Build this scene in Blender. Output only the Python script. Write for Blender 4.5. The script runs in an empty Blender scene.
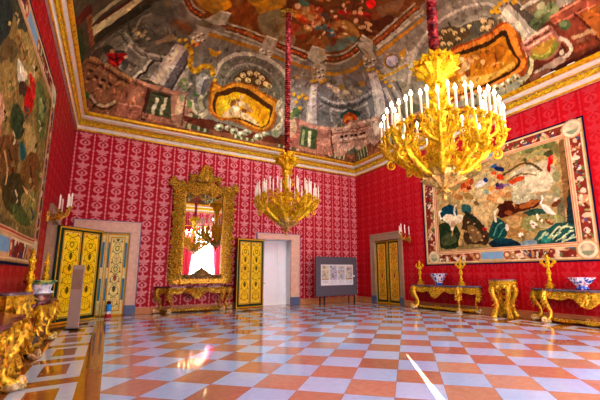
import bpy, math, random
import numpy as np
from mathutils import Vector, Matrix, noise as mnoise
random.seed(7)
PI = math.pi
SC = bpy.context.scene
COL = SC.collection
# ------------------------------------------------------------------ room (metres): x along the back wall, y depth, z up
XL, XR, YB, YF = -1.544, 11.548, 15.328, -0.95
ZC, ZT = 6.884, 7.56          # underside and top of the cornice
XM, YM = (XL + XR) / 2, (YB + YF) / 2

# ------------------------------------------------------------------ node maths
class E:
    def __init__(s, nt, o): s.nt = nt; s.o = o
    def _m(s, op, *a):
        n = s.nt.nodes.new('ShaderNodeMath'); n.operation = op
        for i, x in enumerate((s,) + a):
            if isinstance(x, E): s.nt.links.new(x.o, n.inputs[i])
            else: n.inputs[i].default_value = x
        return E(s.nt, n.outputs[0])
    def __add__(s, b): return s._m('ADD', b)
    __radd__ = __add__
    def __sub__(s, b): return s._m('SUBTRACT', b)
    def __rsub__(s, b): return (s * -1.0) + b
    def __mul__(s, b): return s._m('MULTIPLY', b)
    __rmul__ = __mul__
    def __truediv__(s, b): return s._m('DIVIDE', b)
    def fract(s): return s._m('FRACT')
    def floor(s): return s._m('FLOOR')
    def abs(s): return s._m('ABSOLUTE')
    def sin(s): return s._m('SINE')
    def cos(s): return s._m('COSINE')
    def sqrt(s): return s._m('SQRT')
    def min(s, b): return s._m('MINIMUM', b)
    def max(s, b): return s._m('MAXIMUM', b)
    def gt(s, b): return s._m('GREATER_THAN', b)
    def lt(s, b): return s._m('LESS_THAN', b)
    def mod(s, b): return s._m('FLOORED_MODULO', b)
    def atan2(s, b): return s._m('ARCTAN2', b)
    def below(s, edge, soft):      # 1 under edge, 0 above it
        n = s.nt.nodes.new('ShaderNodeMapRange'); n.interpolation_type = 'SMOOTHSTEP'
        s.nt.links.new(s.o, n.inputs[0])
        n.inputs[1].default_value = edge - soft; n.inputs[2].default_value = edge + soft
        n.inputs[3].default_value = 1; n.inputs[4].default_value = 0
        return E(s.nt, n.outputs[0])

def lin(c):
    return tuple((x / 12.92 if x <= .04045 else ((x + .055) / 1.055) ** 2.4) for x in c)
def rgb(h):
    return lin((int(h[0:2], 16) / 255, int(h[2:4], 16) / 255, int(h[4:6], 16) / 255))

class Mat:
    def __init__(s, name):
        s.m = bpy.data.materials.new(name); s.m.use_nodes = True
        s.nt = s.m.node_tree; s.b = s.nt.nodes['Principled BSDF']
    def node(s, t, **k):
        n = s.nt.nodes.new(t)
        for a, v in k.items(): setattr(n, a, v)
        return n
    def link(s, a, b): s.nt.links.new(a.o if isinstance(a, E) else a, b)
    def pos(s):
        g = s.node('ShaderNodeNewGeometry'); x = s.node('ShaderNodeSeparateXYZ'); s.link(g.outputs['Position'], x.inputs[0])
        return E(s.nt, x.outputs[0]), E(s.nt, x.outputs[1]), E(s.nt, x.outputs[2])
    def obj(s):
        t = s.node('ShaderNodeTexCoord'); x = s.node('ShaderNodeSeparateXYZ'); s.link(t.outputs['Object'], x.inputs[0])
        return E(s.nt, x.outputs[0]), E(s.nt, x.outputs[1]), E(s.nt, x.outputs[2])
    def noise(s, scale, detail=4, rough=.6, coord='Object'):
        n = s.node('ShaderNodeTexNoise'); n.inputs['Scale'].default_value = scale
        n.inputs['Detail'].default_value = detail; n.inputs['Roughness'].default_value = rough
        t = s.node('ShaderNodeTexCoord'); s.link(t.outputs[coord], n.inputs['Vector'])
        return E(s.nt, n.outputs[0])
    def voro(s, scale, feature='F1'):
        n = s.node('ShaderNodeTexVoronoi'); n.feature = feature; n.inputs['Scale'].default_value = scale
        t = s.node('ShaderNodeTexCoord'); s.link(t.outputs['Object'], n.inputs['Vector'])
        return E(s.nt, n.outputs[0])
    def mix(s, f, a, b):
        n = s.node('ShaderNodeMix', data_type='RGBA'); n.clamp_factor = True
        if isinstance(f, E): s.link(f, n.inputs[0])
        else: n.inputs[0].default_value = f
        for x, i in ((a, 6), (b, 7)):
            if isinstance(x, tuple): n.inputs[i].default_value = (*x[:3], 1)
            else: s.link(x, n.inputs[i])
        return n.outputs[2]
    def ramp(s, f, stops):
        n = s.node('ShaderNodeValToRGB'); s.link(f, n.inputs[0]); cr = n.color_ramp
        while len(cr.elements) < len(stops): cr.elements.new(.5)
        for e, (p, c) in zip(cr.elements, stops): e.position = p; e.color = (*c, 1)
        return n.outputs[0]
    def color(s, c):
        if isinstance(c, tuple): s.b.inputs['Base Color'].default_value = (*c, 1)
        else: s.link(c, s.b.inputs['Base Color'])
    def set(s, **k):
        for a, v in k.items():
            i = s.b.inputs[a.replace('_', ' ')]
            if isinstance(v, E): s.link(v, i)
            else: i.default_value = v
        return s
    def bump(s, h, dist=.01, strength=1.):
        n = s.node('ShaderNodeBump'); n.inputs['Strength'].default_value = strength; n.inputs['Distance'].default_value = dist
        s.link(h, n.inputs['Height']); s.link(n.outputs[0], s.b.inputs['Normal'])

def plain(name, c, rough=.6, metal=0., var=.12, scale=6., spec=.4):
    m = Mat(name); n = m.noise(scale)
    m.color(m.mix(n, tuple(x * (1 - var * 2) for x in c), tuple(min(1, x * (1 + var * 2)) for x in c)))
    m.set(Roughness=rough, Metallic=metal, Specular_IOR_Level=spec)
    return m.m

def gold_mat(name, bright, dark, scale=22., metal=.55, rough=.28, bump=.02, lo=.43, hi=.62):
    m = Mat(name); n = m.noise(scale, 5, .65); v = m.voro(scale * .9)
    f = n * .65 + v * .35
    m.color(m.ramp(f, [(lo - .12, dark), (lo, tuple((a + b) / 2 for a, b in zip(dark, bright))), (hi, bright)]))  # dark stop puts crevice shade into the colour, in the bump's hollows
    m.set(Roughness=rough, Metallic=metal, Specular_IOR_Level=.5)
    m.bump(f, bump, .8)
    return m.m

GOLD = gold_mat('gilt_carving', rgb('F6D040'), rgb('7A4A0C'))
GOLD_BRIGHT = gold_mat('bright_gilt', rgb('FFDC28'), rgb('9A6C0C'), 26, .45, .32)
GOLD_FLAT = gold_mat('gilt_moulding', rgb('F4C41E'), rgb('B07C14'), 9, .4, .35, .004)
GOLD_PALE = gold_mat('pale_gilt', rgb('E8CE7A'), rgb('7A5418'), 24, .6, .35)
GOLD_DEEP = gold_mat('deep_shade_gilt', rgb('EEC244'), rgb('4A2E0C'), 20, .5, .32, .03, .46, .63)  # strongest crevice shade in the colour, for an openwork look
WHITE_GESSO = plain('white_gesso', rgb('D9CFC2'), .5)
MARBLE_RED = plain('dark_red_marble', rgb('6A3A3C'), .18, 0, .3, 14)
MARBLE_GREY = plain('grey_purple_marble', rgb('6E6470'), .18, 0, .3, 14)
STONE = plain('door_stone', rgb('DDB8A2'), .45, 0, .14, 7)
STONE_DK = plain('brown_door_stone', rgb('A48A70'), .45, 0, .18, 7)
SLATE = plain('blue_grey_plinth_stone', rgb('5C6E8E'), .4, 0, .2, 8)
WHITE_PAINT = plain('white_paint', rgb('F2F4FA'), .45, 0, .03)
GREEN = plain('dark_green_paint', rgb('0E3B2C'), .4, 0, .3, 9)
YELLOW_TRIM = plain('yellow_gilt_trim', rgb('D9A81C'), .4, .2, .2, 12)
CREAM_TRIM = plain('pale_yellow_trim', rgb('F0E0A0'), .45, .05, .2, 12)
BLUE_PAINT = plain('teal_blue_paint', rgb('2E7F9C'), .45, 0, .2, 9)
GREY_PANEL = plain('dark_grey_panel', rgb('5A5660'), .5, 0, .05)
GREY_METAL = plain('dark_metal', rgb('2C2A30'), .4, .5, .05)
GREY_STAND = plain('warm_grey_laminate', rgb('B4A498'), .5, 0, .06)
WOOD_BASE = plain('tan_skirting', rgb('C08A5C'), .35, 0, .15, 5)
CANDLE = plain('candle_wax', rgb('F3E9D8'), .5, 0, .03)

def emit(name, c, s, samp='NONE'):
    m = Mat(name); m.color((0, 0, 0)); m.b.inputs['Emission Color'].default_value = (*c, 1); m.b.inputs['Emission Strength'].default_value = s
    m.m.cycles.emission_sampling = samp
    return m.m
FLAME = emit('lit_bulb', (1., .80, .45), 17, 'AUTO')
FLAME_OFF = plain('unlit_bulb', rgb('FFF2DC'), .2)

def damask(name, axis, p0, base, motif, gain):
    m = Mat(name); x, y, z = m.pos()
    h = x if axis == 0 else y
    PX, PZ = .572, .597
    u = (((h - p0) / PX + .5).fract() - .5) * PX
    v = (((z - 3.483) / PZ + .5).fract() - .5) * PZ
    v2 = (((z - 3.483) / PZ).fract() - .5) * PZ
    us = (((h - p0) / PX).fract() - .5) * PX
    n = m.noise(7, 3) - .5
    # open ring with a bud
    r = (u * u * .58 + v * v).sqrt()
    ring = (r - .103).abs().below(.029, .010)
    ring = ring * (1 - (u.abs().below(.034, .008) * v.gt(0.)))
    bud = (u * u * 2.4 + (v + .01) * (v + .01)).sqrt().below(.058, .01)
    # palmette joining the rings up and down
    ang = u.atan2(v2 + .09)
    rp = (u * u * .42 + (v2 + .01) * (v2 + .01) * 1.1).sqrt()
    palm = (rp - (ang * 7.).cos() * .032).below(.118, .012)
    stalk = u.abs().below(.028, .008) * v2.abs().below(.19, .01)
    palm = palm.max(stalk)
    # slender beaded chain between the columns
    w = ((v * (2 * PI / PZ) * 2.).cos().abs() * .020) + .008
    chain = (us.abs() - w).below(0., .007)
    knot = (us.abs() * 1.1 + v2.abs()).below(.052, .01)
    f = ring.max(bud).max(palm).max(chain).max(knot)
    f = f * (n * .9 + .85)
    fine = m.noise(60, 2)
    m.color(m.mix(f * gain, m.mix(fine, tuple(c * .78 for c in base), base), motif))
    m.set(Roughness=.62 - f * .22, Specular_IOR_Level=.35)
    return m.m
DAMASK_BACK = damask('crimson_damask_back', 0, -1.194, rgb('B60A26'), rgb('E2A0A4'), .78)
DAMASK_SIDE = damask('crimson_damask_side', 1, 3.85, rgb('C00018'), rgb('D8606A'), .26)  # same damask as the back wall, motif weakened for the side wall's shade

DAMASK_LEFT_SHADED = damask('crimson_damask_left_shaded', 1, 3.85, rgb('A00012'), rgb('B84450'), .10)  # same damask again, darkened in colour for the poorly lit left wall

# ------------------------------------------------------------------ mesh gatherer
class G:
    def __init__(s): s.v = []; s.f = []; s.M = Matrix.Identity(4)
    def add(s, vs, fs):
        o = len(s.v); M = s.M
        s.v += [tuple(M @ Vector(p)) for p in vs]; s.f += [tuple(i + o for i in f) for f in fs]
    def box(s, c, d, rz=0.):
        x, y, z = (k / 2 for k in d); R = Matrix.Rotation(rz, 3, 'Z'); c = Vector(c)
        P = [(-x, -y, -z), (x, -y, -z), (x, y, -z), (-x, y, -z), (-x, -y, z), (x, -y, z), (x, y, z), (-x, y, z)]
        s.add([c + R @ Vector(p) for p in P], [(3, 2, 1, 0), (4, 5, 6, 7), (0, 1, 5, 4), (1, 2, 6, 5), (2, 3, 7, 6), (3, 0, 4, 7)])
    def bevbox(s, c, d, b=.01):
        x, y, z = (k / 2 for k in d); b = min(b, x * .9, y * .9, z * .9); pr = []
        cx, cy, cz = c
        for zz, i in ((-z, b), (-z + b, 0), (z - b, 0), (z, b)):
            pr.append([(cx + sx * (x - i), cy + sy * (y - i), cz + zz) for sx, sy in ((-1, -1), (1, -1), (1, 1), (-1, 1))])
        vs = [p for r in pr for p in r]; fs = [(3, 2, 1, 0), (12, 13, 14, 15)]
        for k in range(3):
            for j in range(4): a = k * 4 + j; q = k * 4 + (j + 1) % 4; fs.append((a, q, q + 4, a + 4))
        s.add(vs, fs)
    def lathe(s, prof, n=16, c=(0, 0, 0), flute=0, amp=0., sq=(1, 1)):
        vs = []; fs = []
        for r, z in prof:
            for k in range(n):
                a = 2 * PI * k / n; q = r * (1 + amp * math.cos(flute * a)) if flute else r
                vs.append((c[0] + q * math.cos(a) * sq[0], c[1] + q * math.sin(a) * sq[1], c[2] + z))
        for i in range(len(prof) - 1):
            for k in range(n):
                a = i * n + k; b = i * n + (k + 1) % n; fs.append((a, b, b + n, a + n))
        fs.append(tuple(range(n))[::-1]); m = (len(prof) - 1) * n; fs.append(tuple(range(m, m + n)))
        s.add(vs, fs)
    def tube(s, pts, r, n=8, flat=1.):
        pts = [Vector(p) for p in pts]; L = len(pts)
        if not isinstance(r, (list, tuple)): r = [r] * L
        t0 = (pts[1] - pts[0]).normalized(); up = Vector((0, 0, 1)) if abs(t0.z) < .9 else Vector((1, 0, 0))
        nr = t0.cross(up).normalized(); vs = []; fs = []
        for i, p in enumerate(pts):
            t = (pts[min(i + 1, L - 1)] - pts[max(i - 1, 0)]).normalized()
            nr = (nr - t * nr.dot(t)).normalized(); b = t.cross(nr)
            for k in range(n):
                a = 2 * PI * k / n; vs.append(p + nr * (math.cos(a) * r[i] * flat) + b * (math.sin(a) * r[i]))
        for i in range(L - 1):
            for k in range(n):
                a = i * n + k; b = i * n + (k + 1) % n; fs.append((a, b, b + n, a + n))
        fs.append(tuple(range(n))[::-1]); m = (L - 1) * n; fs.append(tuple(range(m, m + n)))
        s.add(vs, fs)
    def blob(s, c, r, seed=0, amp=.25, n=8, m=6, fq=1.6):
        if not isinstance(r, (list, tuple)): r = (r, r, r)
        vs = []; fs = []
        for i in range(m + 1):
            th = PI * i / m
            for k in range(n):
                a = 2 * PI * k / n; d = Vector((math.sin(th) * math.cos(a), math.sin(th) * math.sin(a), math.cos(th)))
                q = 1 + amp * mnoise.noise(d * fq + Vector((seed * 3.7, seed * 1.3, 0)))
                vs.append((c[0] + d.x * r[0] * q, c[1] + d.y * r[1] * q, c[2] + d.z * r[2] * q))
        for i in range(m):
            for k in range(n):
                a = i * n + k; b = i * n + (k + 1) % n; fs.append((a, a + n, b + n, b))
        s.add(vs, fs)
    def leaf(s, base, d, nrm, L, W, curl=.5, n=6):
        base = Vector(base); d = Vector(d).normalized(); curl *= .62; nrm = Vector(nrm); nrm = (nrm - d * nrm.dot(d)).normalized(); sd = d.cross(nrm)
        vs = []; fs = []
        for i in range(n + 1):
            t = i / n; w = W * .5 * (math.sin(PI * min(1, t * .86 + .14)) ** .7) * (1 + .28 * math.cos(t * PI * 6)); h = curl * L * (t * t * .8 - t * .15)
            p = base + d * (L * (t - curl * .35 * t ** 3)) + nrm * h
            vs += [p - sd * w - nrm * w * .25, p + nrm * (W * .16), p + sd * w - nrm * w * .25, p - nrm * (W * .10)]
        for i in range(n):
            a = i * 4
            for k in range(4): fs.append((a + k, a + (k + 1) % 4, a + 4 + (k + 1) % 4, a + 4 + k))
        fs.append((3, 2, 1, 0)); a = n * 4; fs.append((a, a + 1, a + 2, a + 3))
        s.add(vs, fs)
    def scroll(s, c, ax, ay, R, turns=1.3, r0=.02, r1=.008, start=0., n=18, seg=6, tail=None):
        c = Vector(c); ax = Vector(ax); ay = Vector(ay); pts = []; rs = []
        if tail is not None: pts.append(Vector(tail)); rs.append(r0)
        for i in range(n + 1):
            t = i / n; a = start + turns * 2 * PI * t; q = R * (1 - .8 * t)
            pts.append(c + ax * (math.cos(a) * q) + ay * (math.sin(a) * q)); rs.append(r0 + (r1 - r0) * t)
        s.tube(pts, rs, seg); s.blob(c, r0 * 1.3, amp=0, n=6, m=4)
    def grid(s, rows):
        n = len(rows[0]); vs = [p for r in rows for p in r]; fs = []
        for i in range(len(rows) - 1):
            for k in range(n - 1): a = i * n + k; fs.append((a, a + 1, a + n + 1, a + n))
        s.add(vs, fs)
    def prism(s, pts, z0, z1):
        n = len(pts); vs = [(x, y, z0) for x, y in pts] + [(x, y, z1) for x, y in pts]
        s.add(vs, [tuple(range(n))[::-1], tuple(range(n, 2 * n))] + [(i, (i + 1) % n, n + (i + 1) % n, n + i) for i in range(n)])
    def build(s, name, mat, parent=None, smooth=True, angle=40):
        me = bpy.data.meshes.new(name); me.from_pydata(s.v, [], s.f); me.validate(); me.update()
        o = bpy.data.objects.new(name, me); COL.objects.link(o)
        me.materials.append(mat)
        if smooth:
            me.polygons.foreach_set('use_smooth', [True] * len(me.polygons))
            me.set_sharp_from_angle(angle=math.radians(angle))
        if parent is not None: o.parent = parent
        return o

def tag(o, label, cat, group=None):
    o['label'] = label; o['category'] = cat
    if group: o['group'] = group
    return o
def thing(name, label, cat, loc=(0, 0, 0), rz=0., group=None, scale=None):
    o = bpy.data.objects.new(name, None); COL.objects.link(o); o.location = loc; o.rotation_euler = (0, 0, rz)
    o.empty_display_size = .1
    if scale: o.scale = scale
    return tag(o, label, cat, group)
def struct(o): o['kind'] = 'structure'; return o
def dup(root, label, loc, rz=None, group=None, scale=None, swap=None):
    r = root.copy(); COL.objects.link(r); r.location = loc; r['label'] = label
    if rz is not None: r.rotation_euler = (0, 0, rz)
    if group: r['group'] = group
    if scale: r.scale = scale
    for ch in root.children:
        c = ch.copy(); COL.objects.link(c); c.parent = r
        for g in ch.children:
            d = g.copy(); COL.objects.link(d); d.parent = c
            if swap and g.name.split('.')[0] in swap: d.data = swap[g.name.split('.')[0]]
        if swap and ch.name.split('.')[0] in swap: c.data = swap[ch.name.split('.')[0]]
    return r

# ------------------------------------------------------------------ painter: flat colour painted per vertex on a real surface
def vnoise(x, y, seed=0, octs=3):
    out = np.zeros_like(x); amp = 1.; tot = 0
    for o in range(octs):
        xi = np.floor(x).astype(np.int64); yi = np.floor(y).astype(np.int64); fx = x - xi; fy = y - yi
        fx = fx * fx * (3 - 2 * fx); fy = fy * fy * (3 - 2 * fy)
        def h(a, b):
            n = (a * 374761393 + b * 668265263 + seed * 1442695041 + o * 97531) & 0x7fffffff
            n = ((n ^ (n >> 13)) * 1274126177) & 0x7fffffff
            return ((n ^ (n >> 16)) & 0xffff) / 65535.
        out += amp * ((h(xi, yi) * (1 - fx) + h(xi + 1, yi) * fx) * (1 - fy) + (h(xi, yi + 1) * (1 - fx) + h(xi + 1, yi + 1) * fx) * fy)
        tot += amp; amp *= .5; x = x * 2.03; y = y * 2.03
    return out / tot
class Paint:
    def __init__(s, x, y, warp=0., wfreq=4., seed=1):
        s.x0 = x; s.y0 = y
        s.x = x + (vnoise(x * wfreq, y * wfreq, seed) - .5) * 2 * warp
        s.y = y + (vnoise(x * wfreq, y * wfreq, seed + 9) - .5) * 2 * warp
        s.c = np.zeros((len(x), 3)); s.seed = seed
    def put(s, m, col, a=1., var=.16, freq=7.):
        if isinstance(col, str): col = rgb(col)
        idx = np.nonzero(m)[0]
        if len(idx) == 0: return
        s.seed += 1
        n = 1 + (vnoise(s.x0[idx] * freq, s.y0[idx] * freq, s.seed) - .5) * 2 * var * 1.6
        s.c[idx] = s.c[idx] * (1 - a) + a * np.clip(np.array(col)[None, :] * n[:, None], 0, 1)
    def fill(s, col, var=.2, freq=5.): s.put(np.ones(len(s.x), bool), col, 1., var, freq)
    def inside(s, pts):
        p = np.array(pts, float); x0, y0 = p.min(0); x1, y1 = p.max(0)
        bb = np.nonzero((s.x >= x0) & (s.x <= x1) & (s.y >= y0) & (s.y <= y1))[0]
        m = np.zeros(len(s.x), bool)
        if len(bb) == 0: return m
        X = s.x[bb]; Y = s.y[bb]; r = np.zeros(len(bb), bool); n = len(p)
        for i in range(n):
            ax, ay = p[i]; bx, by = p[(i + 1) % n]
            if ay == by: continue
            k = (ay > Y) != (by > Y)
            r ^= k & (X < (bx - ax) * (Y - ay) / (by - ay) + ax)
        m[bb] = r; return m
    def poly(s, pts, col, a=1., var=.16, freq=7.): s.put(s.inside(pts), col, a, var, freq)
    def ell(s, cx, cy, rx, ry, col, ang=0., a=1., var=.16, freq=7.):
        c, q = math.cos(ang), math.sin(ang); dx = s.x - cx; dy = s.y - cy
        s.put(((dx * c + dy * q) / rx) ** 2 + ((dy * c - dx * q) / ry) ** 2 < 1, col, a, var, freq)
    def line(s, pts, w, col, a=1., var=.16, freq=7., w1=None):
        p = np.array(pts, float); mw = max(w, w1 or 0)
        bb = np.nonzero((s.x > p[:, 0].min() - mw) & (s.x < p[:, 0].max() + mw) & (s.y > p[:, 1].min() - mw) & (s.y < p[:, 1].max() + mw))[0]
        if len(bb) == 0: return
        X = s.x[bb]; Y = s.y[bb]; r = np.zeros(len(bb), bool); n = len(p) - 1
        for i in range(n):
            ax, ay = p[i]; dx, dy = p[i + 1] - p[i]; L = dx * dx + dy * dy + 1e-12
            t = np.clip(((X - ax) * dx + (Y - ay) * dy) / L, 0, 1)
            ww = w if w1 is None else w + (w1 - w) * (i + t) / n
            r |= (X - ax - t * dx) ** 2 + (Y - ay - t * dy) ** 2 < (ww / 2) ** 2
        m = np.zeros(len(s.x), bool); m[bb] = r; s.put(m, col, a, var, freq)
    def tex(s, amp, freq, fy=None):
        n = vnoise(s.x0 * freq, s.y0 * (fy or freq), s.seed + 77, 2); s.c *= (1 + (n - .5)[:, None] * 2 * amp)
def spline(pts, n=6, closed=False):
    p = [Vector((a, b)) for a, b in pts]; N = len(p); out = []
    for i in range(N if closed else N - 1):
        q = [p[(i + k) % N] if closed else p[min(max(i + k, 0), N - 1)] for k in (-1, 0, 1, 2)]
        for j in range(n):
            t = j / n
            v = .5 * ((2 * q[1]) + (q[2] - q[0]) * t + (2 * q[0] - 5 * q[1] + 4 * q[2] - q[3]) * t * t + (3 * q[1] - q[0] - 3 * q[2] + q[3]) * t ** 3)
            out.append((v.x, v.y))
    if not closed: out.append(tuple(p[-1]))
    return out
def painted_mat(name, rough=.8, spec=.25, weave=None):
    m = Mat(name); a = m.node('ShaderNodeAttribute'); a.attribute_name = 'Col'
    n = m.noise(30, 3)
    m.color(m.mix(n * .35, a.outputs['Color'], m.mix(.5, a.outputs['Color'], (0, 0, 0))))
    m.set(Roughness=rough, Specular_IOR_Level=spec)
    if weave: m.bump(m.noise(weave, 2), .003, .5)
    return m.m
FRESCO = painted_mat('fresco', .75, .3)
WOVEN = painted_mat('woven_wool', .9, .1, 220)
LACQUER = painted_mat('painted_panel', .4, .4)
def np_mesh(name, V, F, mat, col=None, parent=None, smooth=True):
    me = bpy.data.meshes.new(name)
    me.vertices.add(len(V)); me.vertices.foreach_set('co', V.astype(np.float32).ravel())
    me.loops.add(F.size); me.loops.foreach_set('vertex_index', F.astype(np.int32).ravel())
    me.polygons.add(len(F)); me.polygons.foreach_set('loop_start', np.arange(0, F.size, 4, dtype=np.int32))
    me.polygons.foreach_set('use_smooth', np.full(len(F), smooth))
    me.update(calc_edges=True)
    if col is not None:
        at = me.color_attributes.new('Col', 'FLOAT_COLOR', 'POINT')
        at.data.foreach_set('color', np.c_[col, np.ones(len(col))].astype(np.float32).ravel())
    me.materials.append(mat); o = bpy.data.objects.new(name, me); COL.objects.link(o)
    if parent is not None: o.parent = parent
    return o
def grid_faces(nu, nv):       # nu columns, nv rows of vertices
    i = np.arange(nv - 1)[:, None] * nu + np.arange(nu - 1)[None, :]; i = i.ravel()
    return np.c_[i, i + 1, i + 1 + nu, i + nu]
def panel_coords(w, h, step):
    nu = max(2, int(w / step) + 1); nv = max(2, int(h / step) + 1)
    u, v = np.meshgrid(np.linspace(0, w, nu), np.linspace(0, h, nv)); return u.ravel(), v.ravel(), nu, nv
# ------------------------------------------------------------------ camera
def camera():
    F, pi, ya, ro, cx, cy = 343.7693, .168, .5547, -.0087, 325.252, 214.4455
    fw = Vector((math.sin(ya) * math.cos(pi), math.cos(ya) * math.cos(pi), math.sin(pi)))
    r0 = Vector((math.cos(ya), -math.sin(ya), 0)); u0 = r0.cross(fw)
    r = r0 * math.cos(ro) + u0 * math.sin(ro); u = u0 * math.cos(ro) - r0 * math.sin(ro)
    c = bpy.data.cameras.new('camera'); o = bpy.data.objects.new('camera', c); COL.objects.link(o)
    M = Matrix((r, u, -fw)).transposed().to_4x4(); M.translation = (0, 0, 1.5); o.matrix_world = M
    c.sensor_width = 36; c.lens = F / 600 * 36; c.shift_x = (300 - cx) / 600; c.shift_y = (cy - 200) / 600
    c.clip_start = .05; c.clip_end = 200; SC.camera = o
camera()

# ------------------------------------------------------------------ floor
def floor_mat():
    m = Mat('polished_marble_floor'); x, y, z = m.pos()
    q2 = .62353 / math.sqrt(2) * 2; ox, oy = 3.5066, 4.7017
    a = ((x - ox) - (y - oy)) / q2; b = ((x - ox) + (y - oy)) / q2
    fa, fb = a.floor(), b.floor()
    chk = (fa + fb).mod(2.).lt(.5)
    wn = m.node('ShaderNodeTexWhiteNoise', noise_dimensions='2D'); cb = m.node('ShaderNodeCombineXYZ')
    m.link(fa, cb.inputs[0]); m.link(fb, cb.inputs[1]); m.link(cb.outputs[0], wn.inputs['Vector']); rnd = E(m.nt, wn.outputs['Value'])
    grain = m.noise(9, 6, .7); fine = m.noise(40, 3)
    org = m.mix(rnd, m.mix(grain, rgb('AC7460'), rgb('D8B09A')), m.mix(grain, rgb('945E4E'), rgb('C49278')))
    wht = m.mix(rnd, m.mix(grain, rgb('A2BEEA'), rgb('CCE2FE')), m.mix(grain, rgb('94B2E2'), rgb('BCD6FA')))
    tile = m.mix(chk, wht, org)
    ga = (a.fract() - .5).abs(); gb = (b.fract() - .5).abs(); grout = (ga.max(gb)).gt(.492)
    tile = m.mix(grout * .45, tile, rgb('7A5A50'))
    # margin of the field: plain band, then a row of framed blocks
    X0, X1, Y1, Y0 = .02, 10.0, 13.78, .55
    dx = (X0 - x).max(x - X1); dy = (y - Y1).max(Y0 - y); d = dx.max(dy)
    along = m.node('ShaderNodeMix', data_type='FLOAT'); m.link(dx.gt(dy), along.inputs[0]); m.link(x, along.inputs[2]); m.link(y, along.inputs[3])
    al = E(m.nt, along.outputs[0])
    t = (al - 6.62).mod(1.53)
    outer = t.lt(1.22) * d.gt(.285) * d.lt(1.005)
    inner = t.gt(.27) * t.lt(1.02) * d.gt(.47) * d.lt(.825)
    fr = outer * (1 - inner)
    terr = m.mix(grain, rgb('8E4E20'), rgb('B87434'))
    bord = m.mix(fr, m.mix(inner * .5, terr, rgb('A85E34')), m.mix(grain, rgb('B4BCCE'), rgb('D6DCEA')))
    m.color(m.mix(d.gt(0.), tile, bord))
    m.set(Roughness=fine * .05 + .055, Specular_IOR_Level=.8)
    m.bump(m.noise(1.3, 2), .004, .25)
    return m.m
g = G(); g.box((XM, YM, -.06), (XR - XL + .8, YB - YF + .8, .12))
struct(g.build('floor', floor_mat(), smooth=False))

# ------------------------------------------------------------------ walls with openings
def wall(name, axis, pos, out, a0, a1, holes, mat, th=.5, top=ZT + .25):
    """axis 0: runs along x at y=pos; axis 1: runs along y at x=pos; out = +1/-1 side away from the room"""
    g = G()
    def add(p, q, z0, z1):
        if q - p < 1e-4 or z1 - z0 < 1e-4: return
        c = ((p + q) / 2, pos + out * th / 2) if axis == 0 else (pos + out * th / 2, (p + q) / 2)
        d = (q - p, th) if axis == 0 else (th, q - p)
        g.box((c[0], c[1], (z0 + z1) / 2), (d[0], d[1], z1 - z0))
    cur = a0
    for p, q, z0, z1 in sorted(holes):
        add(cur, p, 0, top); add(p, q, 0, z0); add(p, q, z1, top); cur = q
    add(cur, a1, 0, top)
    return struct(g.build(name, mat, smooth=False))
D1 = (-.92, .56, 0, 3.08); D2 = (6.06, 7.48, 0, 3.10); D3 = (12.02, 13.78, 0, 3.07); D4 = (12.02, 13.5, 0, 3.07)
WIN = [3.4, 6.8, 10.2]; WW, WZ0, WZ1 = 2.4, .35, 5.3
SLX = .66
wall('wall_back', 0, YB, 1, XL - .5, XR + .5, [D1, D2], DAMASK_BACK)
wall('wall_right', 1, XR, 1, YF - .5, YB, [D3], DAMASK_SIDE)
wall('wall_left', 1, XL, -1, YF - .5, YB, [D4], DAMASK_LEFT_SHADED)
wall('wall_front', 0, YF, -1, XL, XR, [(x - WW / 2, x + WW / 2, WZ0, WZ1) for x in WIN] + [(SLX - .5, SLX + .5, .35, 5.3)], DAMASK_BACK)

# skirting
def base(name, axis, pos, inn, spans, h=.24):
    g = G()
    for p, q in spans:
        for th, z0, z1 in ((.035, 0, h - .04), (.055, h - .04, h)):
            c = ((p + q) / 2, pos + inn * th / 2) if axis == 0 else (pos + inn * th / 2, (p + q) / 2)
            d = (q - p, th) if axis == 0 else (th, q - p)
            g.box((c[0], c[1], (z0 + z1) / 2), (d[0], d[1], z1 - z0))
    struct(g.build(name, WOOD_BASE, smooth=False))
base('baseboard_back', 0, YB, -1, [(XL, -1.25), (.91, 5.70), (7.96, XR)])
base('baseboard_right', 1, XR, -1, [(YF, 11.78), (14.09, YB)])
base('baseboard_left', 1, XL, 1, [(YF, 11.76), (13.82, YB)])
base('baseboard_front', 0, YF, 1, [(XL, SLX - .6), (SLX + .6, 1.85), (4.9, 5.3), (8.3, 8.7)])

FRIEZE_GROUND = gold_mat('frieze_ground', rgb('E0BC66'), rgb('8A5A20'), 14, .3, .45, .01)
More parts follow.
